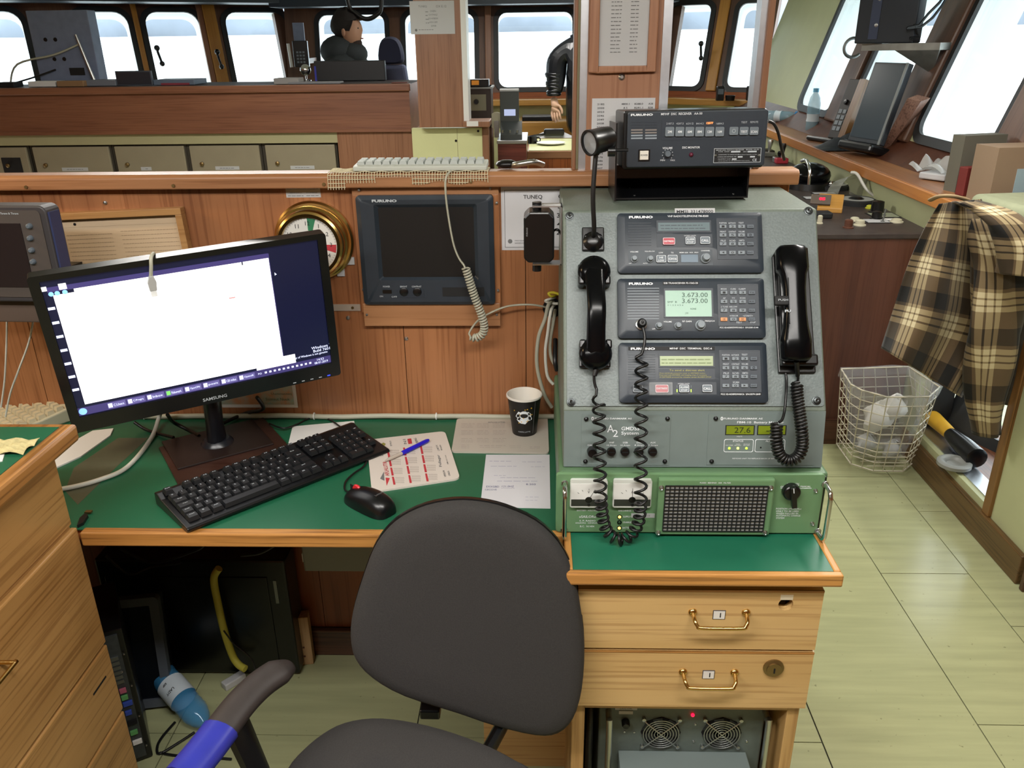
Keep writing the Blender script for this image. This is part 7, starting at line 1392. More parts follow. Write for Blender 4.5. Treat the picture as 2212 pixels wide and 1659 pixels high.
# warm reading lamp at the left end of the desk wall (outside the picture)
rl = thing('reading_lamp', 'warm reading lamp on a wall arm left of the desk', 'lamp', (-1.62, 1.45, 1.72)); MB().lathe([(0.02, 0.06), (0.03, 0.03), (0.06, -0.03), (0.058, -0.03), (0.028, 0.028)], (0, 0, 0), (-0.35, -0.1, 0.9), 24, caps=False).build('shade', 'dull_brass', rl, smooth=50); MB().sphere((0.012, 0, -0.012), 0.022, 12).build('bulb', mat('bulb_glow', '#ffd9a0', 0.3, emit=25), rl, smooth=60); MB().tube([(-0.02, 0, 0.05), (-0.03, 0.1, 0.0), (-0.03, 0.268, -0.43)], 0.006, 8).build('arm', 'dull_brass', rl, smooth=60)
ll = bpy.data.lights.new('reading_lamp_light', 'SPOT'); ll.energy = 11; ll.color = (1.0, 0.72, 0.42); ll.shadow_soft_size = 0.03; ll.spot_size = math.radians(120); ll.spot_blend = 0.6; lo = bpy.data.objects.new('lamp_light', ll); COL.objects.link(lo); lo.parent = rl; lo.location = (0.03, 0, -0.05); lo.rotation_euler = Vector((0.62, 0.05, -0.78)).to_track_quat('-Z', 'Y').to_euler()
# ================================================================== RIGHT SIDE: CONSOLE, LEDGE, RECESS
ZC = 0.86
rc = thing('steering_console', 'dark brown control console along the side wall', 'console', (1.15, 3.09, 0))
MB().prism([(0, 0), (0, ZC), (2.5, ZC+0.02), (2.5, 0)], -0.31, 0.33, 'x').build('body', 'sapele_z', rc)
MB().box(-0.315, 0.335, -0.008, 2.5, ZC, ZC+0.022).build('top_panel', mat('console_dark', '#3a302c', 0.5, noise=0.2, nscale=20), rc, bevel=0.004)
MB().box(-0.31, 0.33, -0.012, 0.0, 0.0, 0.11).build('plinth', 'base_teak', rc)
ZT = ZC+0.022; oz = lambda px, py, z=ZT: on_z(px, py, z)
def item(name, label, cat, px, py, rz=0, z=ZT):
    p = on_z(px, py, z); p.x = min(p.x, 1.40); return thing(name, label, cat, rotz((p.x, p.y, z), rz))
def cpos_(px, py):
    p = on_z(px, py, ZT); p.x = min(p.x, 1.42); return Vector((p.x-1.15, p.y-3.09, ZT))
# two heading dials
for px, py, r in ((1848, 440, 0.075), (1838, 407, 0.075)):
    T = Matrix.Translation(cpos_(px, py)); hs1 = MB().lathe([(r*1.12, 0), (r*1.12, 0.018), (r, 0.024), (r*0.96, 0.02)], (0, 0, 0), (0, 0, 1), 32).build('steering_dial', 'black_matte', rc, smooth=40, M=T); MB().lathe([(r*0.96, 0.0215), (r*0.45, 0.0225)], (0, 0, 0), (0, 0, 1), 32, caps=False).build('pale_ring', mat('dial_pale', '#9a9c98', 0.35), hs1); MB().lathe([(r*0.45, 0.022), (r*0.3, 0.03), (0, 0.032)], (0, 0, 0), (0, 0, 1), 24).build('centre', 'black_plastic', hs1, smooth=40)
# orange indicator box
t = item('indicator_box', 'small orange wooden box with a red number display', 'indicator', 1792, 455, -20); MB().prism([(-0.05, 0), (-0.05, 0.02), (0.03, 0.065), (0.05, 0.06), (0.05, 0)], -0.05, 0.05, 'x').build('box', 'yellow_wood_x', t, bevel=0.003)
MD = frame((-0.03, -0.018, 0.044), (1, 0, 0), (0, 0.87, 0.49)); MB().box(-0.05, 0.03, -0.008, 0.0, -0.03, 0.03).build('display_case', mat('ind_case', '#5d5249', 0.5), t, M=MD, bevel=0.002); lettering('number', 'led_red', [('05', -0.005, 0.0, 0.018, 0.024, 0.03)], t); t.children[-1].matrix_basis = MD @ Matrix.Translation((0, -0.0085, 0))
# knobs and switch plates along the console edge
for px, py, r, h, m in ((1832, 492, 0.016, 0.03, 'dark_teak'), (1857, 487, 0.018, 0.02, 'beige_plastic'), (1846, 477, 0.017, 0.012, 'beige_plastic'), (1893, 473, 0.020, 0.028, 'black_plastic'), (1963, 458, 0.026, 0.045, 'black_plastic'), (1928, 450, 0.014, 0.012, mat('btn_yellow', '#b9b83a', 0.4)), (1770, 483, 0.010, 0.03, 'beige_plastic'), (1950, 480, 0.02, 0.012, 'beige_plastic')):
    MB().lathe([(r*1.3, 0), (r*1.3, 0.004), (r, 0.006), (r*0.95, h), (r*0.6, h+0.003), (0, h+0.003)], (0, 0, 0), (0, 0, 1), 18).build('control_knob', m, rc, smooth=40, M=Matrix.Translation(cpos_(px, py)))
for px, py, w, d, m in ((1893, 478, 0.085, 0.06, 'paper_grey'), (1970, 465, 0.10, 0.08, mat('plate_green', '#8a8f78', 0.5)), (1760, 428, 0.09, 0.05, 'paper_grey'), (1800, 372, 0.13, 0.10, 'plate_green'), (1822, 388, 0.08, 0.06, 'plate_green'), (1780, 418, 0.10, 0.03, 'paper_grey'), (1930, 475, 0.05, 0.035, 'paper')):
    pr1 = MB().box(-w/2-0.008, w/2+0.008, -d/2-0.008, d/2+0.008, 0.0, 0.0015).build('control_plate', 'black_matte', rc, M=Matrix.Translation(cpos_(px, py))); MB().box(-w/2, w/2, -d/2, d/2, 0.0015, 0.003).build('plate_face', m, pr1)
for px, py in ((1906, 480), (1980, 466)):
    t1 = MB().lathe([(0.008, 0), (0.008, 0.005), (0.004, 0.006)], (0, 0, 0), (0, 0, 1), 12).build('toggle_switch', 'dull_steel', rc, M=Matrix.Translation(cpos_(px, py))); MB().tube([(0, 0, 0.004), (0.004, 0, 0.028)], [0.003, 0.004], 8).build('bat', 'dull_steel', t1, smooth=60)
# black dome with chrome arm, levers
t = item('compass_dome', 'black dome binnacle with a chrome strap', 'compass', 1745, 405); MB().sphere((0, 0, 0.06), 0.10, 20, (1, 1, 0.6)).build('dome', 'black_gloss', t, smooth=60); MB().lathe([(0.115, 0), (0.11, 0.03), (0.10, 0.035)], (0, 0, 0), (0, 0, 1), 28).build('base', 'black_plastic', t, smooth=40); MB().tube(smooth_path([(-0.03, -0.10, 0.03), (-0.03, -0.085, 0.10), (-0.03, -0.02, 0.132), (-0.03, 0.05, 0.12)], 5), 0.008, 8).build('strap', 'chrome', t, smooth=60); MB().sphere((0.08, -0.085, 0.03), 0.014, 10).build('lug', 'chrome', t, smooth=60)
for px, py, h, r, kc in ((1748, 352, 0.10, 0.012, 'black_plastic'), (1712, 338, 0.09, 0.014, 'steel'), (1695, 350, 0.05, 0.014, 'black_gloss')):
    t = MB().box(-0.035, 0.035, -0.025, 0.025, 0, 0.03).build('control_lever', 'red_button' if h == 0.10 else 'steel', rc, bevel=0.005, M=Matrix.Translation(cpos_(px, py))); MB().tube([(0, 0, 0.02), (0.004, 0, h)], 0.006, 8).build('stem', 'steel', t, smooth=60); MB().tube([(0.002, 0, h*0.5), (0.004, 0, h), (0.004, 0, h+0.012)], [r*0.7, r*1.3, r], 10).build('grip', kc, t, smooth=60)
t = item('hand_grip', 'horizontal black cylinder grip on the console', 'handle', 1700, 320); MB().tube([(-0.09, 0.02, 0.05), (0.06, 0, 0.05), (0.08, 0, 0.05)], [0.022, 0.022, 0.018], 12).build('grip', 'black_plastic', t, smooth=50); MB().box(-0.02, 0.02, -0.01, 0.03, 0, 0.045).build('grip_post', 'black_plastic', t)
t = item('console_clutter', 'small dark switch box beside the chrome levers', 'box', 1680, 335); MB().box(-0.08, 0.06, -0.06, 0.06, 0, 0.035).build('box', 'black_plastic', t, bevel=0.005); MB().box(-0.05, 0.02, -0.062, -0.06, 0.01, 0.025).build('plate', 'steel', t)
t = item('desk_telephone', 'black flat device at the console corner beside the grey radio console', 'device', 1775, 470); MB().box(-0.06, 0.035, -0.03, 0.03, 0, 0.025).build('body', 'black_matte', t, bevel=0.006)
# clear hood with a cable
p = on_x(1830, 392, 1.41); t = thing('clear_hood', 'cloudy plastic hood with a white cable on the console', 'hood', rotz((p.x, p.y, ZT), 20)); MB().grid(lambda u, v: (0.085*math.cos(PI*u)*(1-0.25*v), 0.10*(v-0.5), 0.11*math.sin(PI*u)*(1-0.35*v)), 12, 4).build('hood', film('cloudy_film', '#8f9080', 0.5, 0.3), t, smooth=60)
MB().tube(smooth_path([(-0.01, -0.03, 0.115), (0.0, -0.06, 0.11), (0.02, -0.11, 0.05), (0.06, -0.17, 0.006), (0.09, -0.22, 0.004)], 5), 0.007, 8).build('cable', 'cable_white', t, smooth=60)
# ------------------------------------------------------------------ on the ledge below the side windows
lz = lambda px, py, z=ZL: on_z(px, py, z)
def bottle(name, label, loc, ax, s, m, cap):
    t = thing(name, label, 'bottle', loc); P = [(0.0, 0.003), (0.026, 0), (0.033, 0.006), (0.033, 0.05), (0.030, 0.075), (0.033, 0.095), (0.033, 0.14), (0.026, 0.175), (0.013, 0.198), (0.013, 0.21)]
    MB().lathe([(r*s, h*s) for r, h in P], (0, 0, 0), ax, 20).build('bottle', m, t, smooth=50); MB().lathe([(0.0335*s, 0.055*s), (0.0305*s, 0.075*s), (0.0335*s, 0.094*s)], (0, 0, 0), ax, 20, caps=False).build('label', 'bottle_label', t, smooth=50); MB().lathe([(0.0150*s, 0.203*s), (0.0150*s, 0.222*s), (0, 0.2225*s)], (0, 0, 0), ax, 16).build('cap', cap, t, smooth=40)
p = lz(1752, 285); bottle('water_bottle', 'clear water bottle with pale blue cap standing on the ledge', (p.x, p.y, ZL), (0, 0, 1), 1.12, film('bottle_pale', '#8fb4c4', 0.5, 0.1), mat('cap_pale', '#6fb4d8', 0.4))
p = lz(1706, 266); bottle('water_bottle', 'clear water bottle with blue base lying on the ledge', (p.x-0.13, p.y+0.10, ZL+0.04), (0.8, -0.6, 0), 1.1, 'bottle_pale', 'cap_blue'); MB().lathe([(0.038, -0.002), (0.038, 0.012), (0.03, 0.016)], (0.16, -0.12, 0), (0.8, -0.6, 0), 20).build('blue_base', mat('base_blue', '#2f86c8', 0.3), bpy.data.objects['water_bottle.002'], smooth=40)
# control box with buttons leaning on the pillar
M = frame((1.575, 4.60, ZL), (0.35, -0.94, 0), (0.30, 0.1, 1)); t = thing('leaning_keypad', 'tall dark keypad unit with a wooden side leaning by the window', 'keypad', M)
MB().box(-0.05, 0.04, 0.0, 0.05, 0.03, 0.34).build('case', mat('keypad_dark', '#2e2a28', 0.5), t, bevel=0.004); MB().box(0.04, 0.085, -0.01, 0.07, 0.0, 0.34).build('wood_side', 'jamb_brown', t)
for i in range(4):
    for j in range(2): MB().box(-0.035+0.032*j, -0.010+0.032*j, -0.004, 0, 0.07+0.030*i, 0.092+0.030*i).build('key', 'key_pale', t, bevel=0.001)
MB().lathe([(0.014, 0), (0.012, -0.012), (0, -0.013)], (-0.005, 0, 0.22), (0, 1, 0), 14).build('knob', 'black_plastic', t, smooth=40)
MB().box(-0.20, 0.06, -0.02, 0.05, 0.0, 0.025).build('foot', 'black_plastic', t, bevel=0.01)
# tilted flat screen
ax_ = Vector((0.32, -0.95, 0)); M = frame((1.565, 4.12, ZL+0.03), ax_, (0.25, 0.08, 1)); t = thing('tilted_screen', 'blank flat screen tilted back against the window pillar', 'monitor', M)
MB().box(-0.13, 0.10, 0.0, 0.03, 0.03, 0.40).build('housing', mat('screen_case', '#31363c', 0.4), t, bevel=0.004); MB().box(-0.118, 0.085, -0.003, 0, 0.05, 0.39).build('screen', mat('slate_screen', '#3a454e', 0.25), t); MB().box(0.085, 0.10, -0.004, 0.0, 0.03, 0.40).build('side_trim', 'dull_steel', t)
MB().box(-0.12, 0.12, -0.06, 0.06, -0.015, 0.025).build('foot', 'black_plastic', t, bevel=0.012); MB().tube([(0, 0.03, 0.0), (0, 0.045, 0.15)], 0.02, 10).build('neck', 'black_plastic', t, smooth=50)
t = thing('dark_bag', 'crumpled dark blue bag on the ledge below the tilted screen', 'bag', (lz(1835, 322).x, lz(1835, 322).y, ZL)); MB().grid(lambda u, v: (0.16*(u-0.5)*2, 0.10*(v-0.5)*2, 0.005+0.06*math.sin(PI*u)*math.sin(PI*v)*(1+0.35*math.sin(u*17+v*9))), 18, 14).build('bag', mat('bag_navy', '#161b26', 0.45), t, smooth=70)
# wooden flap board
a, b_ = lz(1908, 336), on_x(1985, 212, 1.70); d = b_-a; t = thing('wooden_brace', 'pinkish wooden brace leaning from the ledge to the window post', 'brace', (a.x, a.y, ZL))
MB().tube([Vector((0, 0, 0.012)), d*0.5, d], [0.018, 0.045, 0.055], 4, flat=0.4).build('board', wood('brace_wood', '#8a6858', '#6d4f42', 'z'), t)
# aluminium bracket shelf with a black radio above
A_, B_, C_ = on_y(1862, 95, 4.25), on_y(2032, 92, 3.95), on_y(2005, 150, 4.05); t = thing('bracket_shelf', 'bare aluminium bracket shelf fixed between the side windows', 'shelf', (A_.x, A_.y, A_.z)); q = lambda v: v-A_; bk2 = Vector((0.20, 0.10, 0.0))
b = MB(); b.add([q(A_), q(B_), q(B_)+bk2, q(A_)+bk2]+[v+Vector((0, 0, -0.03)) for v in (q(A_), q(B_), q(B_)+bk2, q(A_)+bk2)], [(0, 1, 2, 3), (7, 6, 5, 4), (0, 4, 5, 1), (1, 5, 6, 2), (2, 6, 7, 3), (3, 7, 4, 0)]); b.build('shelf_plate', mat('old_alu', '#8f8f8a', 0.45, 0.8, noise=0.2, nscale=14), t)
MB().add([q(B_)*0.45+Vector((0, 0, -0.03)), q(B_)+Vector((0, 0, -0.03)), q(C_)+Vector((0.02, 0, -0.02)), q(B_)*0.45+Vector((0.005, 0, -0.03)), q(B_)+Vector((0.006, 0.004, -0.03)), q(C_)+Vector((0.026, 0.004, -0.02))], [(0, 1, 2), (5, 4, 3), (0, 3, 4, 1), (1, 4, 5, 2), (2, 5, 3, 0)]).build('gusset', 'old_alu', t)
pb = on_y(1908, 88, 4.15); t = thing('overhead_unit', 'dark box unit standing on the aluminium bracket shelf', 'device', rotz((pb.x, pb.y, A_.z), -35)); MB().box(-0.13, 0.13, 0, 0.14, 0.002, 0.55).build('case', mat('unit_dark', '#1b2028', 0.5), t, bevel=0.006)
MB().box(-0.07, -0.03, -0.004, 0, 0.02, 0.5).build('rail', mat('rail_blue', '#343c52', 0.4), t)
for z in (0.08, 0.19): MB().lathe([(0.009, 0), (0.008, -0.004), (0, -0.005)], (-0.04, -0.003, z), (0, 1, 0), 12).build('screw', 'steel', t, smooth=40)
for l, nm in (([(1960, 60), (1985, 55), (2005, 30), (2030, 5), (2040, -10)], 1), ([(1958, 62), (1990, 58), (2015, 38), (2035, 12), (2045, -5)], 1), ([(1975, 52), (1980, 72), (1985, 80), (1965, 82)], 1)): MB().tube([t.matrix_world.inverted() @ on_y(px, py, 4.05) for px, py in l], 0.006, 6).build('cable', 'cable_black', t, smooth=60)
hk = on_y(1843, 103, 4.5); t = thing('curved_hook', 'curved dark metal hook beside the bracket shelf', 'hook', (hk.x, hk.y, hk.z)); MB().tube([(0.045*math.cos(a), 0.0, 0.045*math.sin(a)) for a in [math.radians(60+260*k/14) for k in range(15)]], 0.008, 8).build('hook', 'dull_steel', t, smooth=60); MB().tube([(0.02, 0, 0.04), (0.12, 0.03, 0.04)], 0.008, 8).build('hook_shank', 'dull_steel', t, smooth=60)
# packaging at the near end of the ledge
p = lz(2050, 385); t = thing('plastic_tray', 'clear crumpled plastic packaging with a white tray on the ledge', 'packaging', rotz((p.x, p.y, ZL), 35))
MB().box(-0.12, 0.16, -0.05, 0.06, 0.004, 0.03).build('tray', 'paper_grey', t, bevel=0.006); MB().grid(lambda u, v: (0.22*(u-0.55), 0.20*(v-0.45), 0.03+0.06*abs(math.sin(u*7+1)*math.cos(v*6))*(1-abs(2*u-1)*0.5)), 16, 14).build('wrap', film('wrap_film', '#c8c8c4', 0.5, 0.15), t, smooth=40)
p = lz(1975, 347); t = thing('plastic_scrap', 'small scrap of clear plastic on the ledge', 'packaging', (p.x, p.y, ZL)); MB().grid(lambda u, v: (0.10*(u-0.5), 0.08*(v-0.5), 0.004+0.03*abs(math.sin(u*8)*math.cos(v*5))), 10, 8).build('scrap', 'wrap_film', t, smooth=40)
p = lz(2140, 405); t = thing('cardboard_box', 'grey-green cardboard box upright by the near side window', 'box', rotz((1.60, 3.14, ZL), 15)); MB().box(-0.08, 0.10, -0.03, 0.03, 0, 0.20).build('carton', mat('carton_grey', '#5f5c50', 0.8), t); MB().box(-0.02, 0.12, -0.034, -0.03, 0.085, 0.12).build('red_print', mat('carton_red', '#a0342c', 0.7), t)
t = thing('cardboard_box', 'brown cardboard box with a blue label on the ledge end', 'box', rotz((1.59, 2.90, ZL), 8)); MB().box(-0.08, 0.12, -0.06, 0.06, 0, 0.19).build('carton', mat('carton_brown', '#85705a', 0.8), t); MB().box(0.0, 0.05, -0.062, -0.06, 0.03, 0.12).build('blue_label', mat('label_blue', '#8fa4ac', 0.6), t)
t = thing('red_packet', 'dark red packet between the cardboard boxes', 'packet', rotz((1.565, 3.045, ZL), 15)); MB().box(-0.05, 0.05, -0.02, 0.02, 0, 0.10).build('packet', mat('packet_red', '#6a2420', 0.6), t, bevel=0.003)
cu_ = thing('seat_cushion', 'pale green-grey cushion lying at the near end of the ledge', 'cushion', rotz((1.50, 2.64, ZL), 8)); cush = MB().box(-0.06, 0.22, -0.14, 0.14, 0.002, 0.055); cush.build('cushion', mat('cushion_green', '#8f9478', 0.9, noise=0.06, nscale=30), cu_, bevel=0.024, seg=4, smooth=60)
# ------------------------------------------------------------------ shirt hanging at the ledge end
MPL = plaid_m = MATS['plaid_flannel']
def cloth(name, fn, nu, nv, su, sv, parent, m=MPL, solid=0.004, u0=0.0, v0=0.0):
    o = MB().grid(fn, nu, nv).build(name, m, parent, fix=False); me = o.data; uv = me.uv_layers.new(name='UVMap')
    w = nu+1
    for lp_ in me.loops: i = lp_.vertex_index; uv.data[lp_.index].uv = (u0+(i % w)/nu*su, v0+(i//w)/nv*sv)
    me.shade_smooth(); md = o.modifiers.new('solid', 'SOLIDIFY'); md.thickness = solid; return o
top = on_y(2060, 425, 2.42); sh_ = thing('flannel_shirt', 'brown, black and cream checked flannel shirt hanging from the ledge', 'shirt', (top.x, top.y, top.z)); ish = sh_.matrix_world.inverted()
def curve(pts): 
    sp = smooth_path([Vector((p[0], p[1], 0)) for p in pts], 8); n = len(sp)-1
    return lambda v: sp[min(n, int(v*n))].lerp(sp[min(n, int(v*n)+1)], v*n-int(v*n))
cl = curve([(2028, 440), (1993, 500), (1958, 580), (1930, 670), (1905, 752)]); cr = curve([(2118, 430), (2150, 520), (2158, 620), (2150, 720), (2075, 858)])
def body(u, v):
    a, b_ = cl(v), cr(v); p = a.lerp(b_, u); y = 2.44+0.05*math.sin(u*PI*3.2+v*2.2)*(0.25+0.75*v)-0.05*math.sin(PI*u); return ish @ on_y(p.x, p.y, y)
cloth('body', body, 36, 40, 0.42, 0.50, sh_)
def sleeve(pts, rads, ys, nu, su, sv, nm, m=MPL, v0=0.0):
    c = curve(pts); rp = smooth_path([Vector((r, yv, 0)) for r, yv in zip(rads, ys)], 8); n = len(rp)-1
    def f(u, v):
        q = c(v); k = rp[min(n, int(v*n))].lerp(rp[min(n, int(v*n)+1)], v*n-int(v*n)); a = 2*PI*u+0.9; r = k.x*(1+0.16*math.sin(3*a+v*6)+0.08*math.sin(5*a-v*11)); ctr = on_y(q.x, q.y, k.y)
        return ish @ (ctr+Vector((math.cos(a)*r, math.sin(a)*r*0.55, 0)))
    return cloth(nm, f, nu, 36, su, sv, sh_, m, u0=0.04, v0=v0)
sleeve([(2120, 470), (2150, 560), (2150, 660), (2140, 760), (2130, 860), (2133, 938)], [0.045, 0.066, 0.070, 0.066, 0.052, 0.038], [2.42, 2.36, 2.34, 2.34, 2.35, 2.36], 26, 0.36, 0.62, 'sleeve')
sleeve([(2085, 436), (2130, 452), (2172, 482), (2198, 530), (2195, 590)], [0.030, 0.045, 0.050, 0.050, 0.045], [2.36, 2.33, 2.30, 2.28, 2.28], 24, 0.30, 0.30, 'collar_fold', v0=0.3)
sleeve([(2200, 520), (2200, 620), (2190, 720), (2178, 800), (2172, 868)], [0.05, 0.06, 0.055, 0.05, 0.04], [2.42, 2.42, 2.42, 2.42, 2.42], 22, 0.30, 0.40, 'lining', mat('shirt_grey', '#3a362e', 0.95, noise=0.3, nscale=30))
MB().tube(smooth_path([ish @ on_y(2010, 432, 2.46), ish @ on_y(2030, 424, 2.42), ish @ on_y(2060, 424, 2.40), ish @ on_y(2090, 432, 2.42)], 5), 0.009, 10, flat=0.6).build('neck_band', mat('band_brown', '#8a7658', 0.95), sh_, smooth=60)
# ------------------------------------------------------------------ wire waste basket with bag
top_px = [(1817, 797), (1838, 830), (1862, 843), (1918, 858), (2007, 857), (2030, 836), (1962, 792)]; bot_px = [(1807, 958), (1826, 985), (1838, 1002), (1886, 1017), (1950, 1018), (1972, 1000), (1988, 955)]
zt_b = 0.385; TP = [on_z(px, py, zt_b) for px, py in top_px]; BP = [on_z(px, py, 0.012) for px, py in bot_px]
wb = thing('waste_basket', 'cream wire waste basket with a clear bin bag', 'basket', (BP[3].x, BP[3].y, 0.0)); o_ = Vector((BP[3].x, BP[3].y, 0))
b = MB(); n = len(TP); lerp = lambda k, s, f: TP[k].lerp(TP[(k+1) % n], s).lerp(BP[k].lerp(BP[(k+1) % n], s), f)-o_
for f in (0.0, 0.12, 0.24, 0.37, 0.49, 0.61, 0.73, 0.80, 0.88, 1.0):
    rw = [lerp(k, 0, f) for k in range(n)]; b.tube(rw+[rw[0]], 0.003 if f in (0.0, 1.0) else 0.0019, 5)
for k in range(n):
    m_ = max(1, round((TP[k]-TP[(k+1) % n]).length/0.045))
    for j in range(m_): b.tube([lerp(k, j/m_, 0), lerp(k, j/m_, 1)], 0.0019, 5)
for j in range(1, 6): b.tube([BP[0].lerp(BP[3], j/6)-o_, BP[6].lerp(BP[4], j/6)-o_], 0.0019, 4)
tag(b.build('wire_frame', mat('wire_cream', '#c9c3b0', 0.45), wb, fix=False), kind='stuff')
bag = MB(); N = 28; ct = sum(TP, Vector())/n; cb = sum(BP, Vector())/n; rings = []
def peri(s, f): s = s*n; k = int(s) % n; return TP[k].lerp(TP[(k+1) % n], s-int(s)).lerp(BP[k].lerp(BP[(k+1) % n], s-int(s)), f)
for f, sc_, dz in ((0.10, 1.025, 0.0), (0.0, 1.02, 0.006), (0.03, 0.96, 0), (0.3, 0.86, 0), (0.6, 0.8, 0), (0.88, 0.72, 0), (0.95, 0.35, 0)):
    c_ = ct.lerp(cb, f); rings.append([c_+(peri(i/N, f)-c_)*sc_*(1+0.05*math.sin(i*2.3+f*9))+Vector((0, 0, dz))-o_ for i in range(N)])
vs = [v for r in rings for v in r]; bag.add(vs, [(i*N+j, i*N+(j+1) % N, (i+1)*N+(j+1) % N, (i+1)*N+j) for i in range(len(rings)-1) for j in range(N)]); bag.build('bin_bag', film('bag_film', '#c6c8cc', 0.28, 0.12), wb, smooth=60)
for px, py, s, nm, m in ((1895, 900, 0.07, 'paper_towel', 'paper'), (1930, 880, 0.06, 'paper_towel', 'paper'), (1925, 970, 0.045, 'paper_cup', 'paper_grey'), (1870, 955, 0.045, 'wrapper', 'paper_grey')):
    p = on_y(px, py, 2.90)-o_; rn = random.Random(px); bb = MB().grid(lambda u, v: (p.x+s*math.cos(2*PI*u)*math.sin(PI*v)*(0.8+0.25*math.sin(5*u*PI+v*7)), p.y+0.7*s*math.sin(2*PI*u)*math.sin(PI*v), p.z+s*math.cos(PI*v)*(0.8+0.2*math.sin(u*13))), 14, 10); t = bb.build(nm, m, wb, smooth=30)
# ------------------------------------------------------------------ in the recess
NZ = 0.129; a, b_ = on_z(2012, 900, NZ+0.04), on_z(2110, 990, NZ+0.04); ax = (b_-a).normalized(); L = (b_-a).length; t = thing('flashlight', 'yellow and black flashlight lying in the side recess', 'flashlight', (a.x, a.y, a.z))
MB().lathe([(0.0, 0), (0.028, 0.002), (0.030, 0.02), (0.025, L*0.38), (0.023, L*0.46)], (0, 0, 0), ax, 18).build('yellow_body', mat('torch_yellow', '#c89a28', 0.5), t, smooth=40); MB().lathe([(0.024, L*0.44), (0.029, L*0.55), (0.036, L*0.75), (0.038, L), (0.03, L+0.005), (0, L+0.005)], (0, 0, 0), ax, 18).build('black_head', 'black_plastic', t, smooth=40)
p = on_z(2060, 1006, NZ+0.004); t = thing('grey_ring_dish', 'round grey rubber ring lying in the side recess', 'ring', (p.x, p.y, NZ)); MB().lathe([(0.025, 0.002), (0.045, 0.001), (0.058, 0.008), (0.058, 0.02), (0.048, 0.026), (0.034, 0.022), (0.026, 0.012), (0.0, 0.012)], (0, 0, 0), (0, 0, 1), 28).build('ring', mat('ring_grey', '#8d8f8a', 0.4), t, smooth=50)
# ================================================================== FORWARD WHEELHOUSE
def at(px, py, y): return on_y(px, py, y)
def bg_box(name, label, cat, x0, y0, x1, y1, Y, depth, m, part='body', group=None, bevel=0.004):
    """box thing whose front face covers the photo rectangle at distance Y; rests at its lower edge"""
    a, b_ = at(x0, (y0+y1)/2, Y), at(x1, (y0+y1)/2, Y); zt_, zb2 = at((x0+x1)/2, y0, Y).z, at((x0+x1)/2, y1, Y).z
    t = thing(name, label, cat, frame(((a.x+b_.x)/2, Y, zb2)), group); w = b_.x-a.x; MB().box(-w/2, w/2, 0, depth, 0, zt_-zb2).build(part, m, t, bevel=bevel); return t, w, zt_-zb2
ZTP = zt+0.006
def shelf_box(*a, **k):
    t, w, h = bg_box(*a, **k); dz = ZTP-t.matrix_world.translation.z; M = t.matrix_world.copy(); M.translation.z = ZTP; t.matrix_world = M
    for c in t.children:
        for v in c.data.vertices:
            if v.co.z > 1e-6: v.co.z = max(0.004, v.co.z-dz)
    return t, w, max(0.004, h-dz)
t, w, h = shelf_box('radar_display', 'blue-grey box unit with an antenna rod on the partition shelf', 'device', 72, 22, 203, 186, 5.22, 0.10, mat('radar_grey', '#6d7890', 0.5, noise=0.1, nscale=20))
for x, z in ((-0.1, 0.62), (-0.04, 0.62), (-0.07, 0.36), (-0.01, 0.36)): MB().lathe([(0.012, 0), (0.010, -0.004), (0, -0.005)], (x, 0, h*z), (0, 1, 0), 10).build('screw', 'black_plastic', t)
MB().box(0.01, 0.10, -0.004, 0, h*0.14, h*0.24).build('socket', 'black_matte', t); MB().tube([(0.10, -0.02, h*0.68), (0.17, -0.03, 0.0)], [0.008, 0.010], 8).build('rod', 'steel', t, smooth=50); MB().tube(smooth_path([(0.10, -0.01, h*0.55), (-0.05, -0.03, h*0.42), (-0.28, -0.04, h*0.3), (-0.36, -0.03, 0.01)], 5), 0.006, 6).build('cable', 'cable_grey', t, smooth=60)
MB().tube(smooth_path([(-0.07, -0.01, h*0.22), (-0.2, -0.04, h*0.12), (-0.36, -0.05, 0.01)], 5), 0.005, 6).build('cable', 'cable_black', t, smooth=60)
shelf_box('paper_pile', 'loose white papers on the partition shelf below the cables', 'paper', 60, 176, 120, 187, 5.08, 0.12, 'paper')
shelf_box('tan_box', 'small tan boxes beside the antenna rod', 'box', 122, 175, 180, 187, 5.06, 0.08, mat('tan_card', '#8a6a48', 0.7))
shelf_box('dark_cloth', 'dark lump at the end of the partition shelf', 'cloth', -10, 178, 30, 192, 5.05, 0.1, 'black_matte')
shelf_box('grey_case', 'low grey case left of the tablet on the partition shelf', 'case', 186, 173, 250, 187, 5.1, 0.16, mat('case_grey', '#6d7078', 0.5))
t, w, h = shelf_box('tablet', 'dark tablet propped on the partition shelf', 'tablet', 250, 153, 328, 186, 5.10, 0.02, mat('tablet_dark', '#3b4049', 0.35)); MB().box(-w/2+0.008, w/2-0.008, -0.002, 0, 0.008, h-0.008).build('screen', mat('tablet_screen', '#2a2e36', 0.25), t)
t, w, h = shelf_box('magazine', 'thin blue-grey magazine lying beside the tablet', 'magazine', 330, 172, 420, 187, 5.12, 0.2, mat('mag_blue', '#5a6676', 0.5)); MB().box(-w/2+0.05, w/2-0.03, -0.003, 0, 0.0, 0.012).build('red_edge', mat('mag_red', '#7a2c38', 0.6), t)
shelf_box('carton', 'pale grey carton near the black flat screen', 'box', 591, 169, 645, 187, 5.06, 0.12, mat('carton_pale', '#8a8784', 0.6)); shelf_box('paper_stack', 'stack of grey papers in front of the black flat screen', 'paper', 622, 177, 735, 187, 5.04, 0.1, mat('stack_grey', '#77777a', 0.6)); shelf_box('red_tool', 'small red tool at the end of the partition shelf', 'tool', 845, 179, 880, 187, 5.05, 0.06, mat('tool_red', '#6a3a30', 0.6))
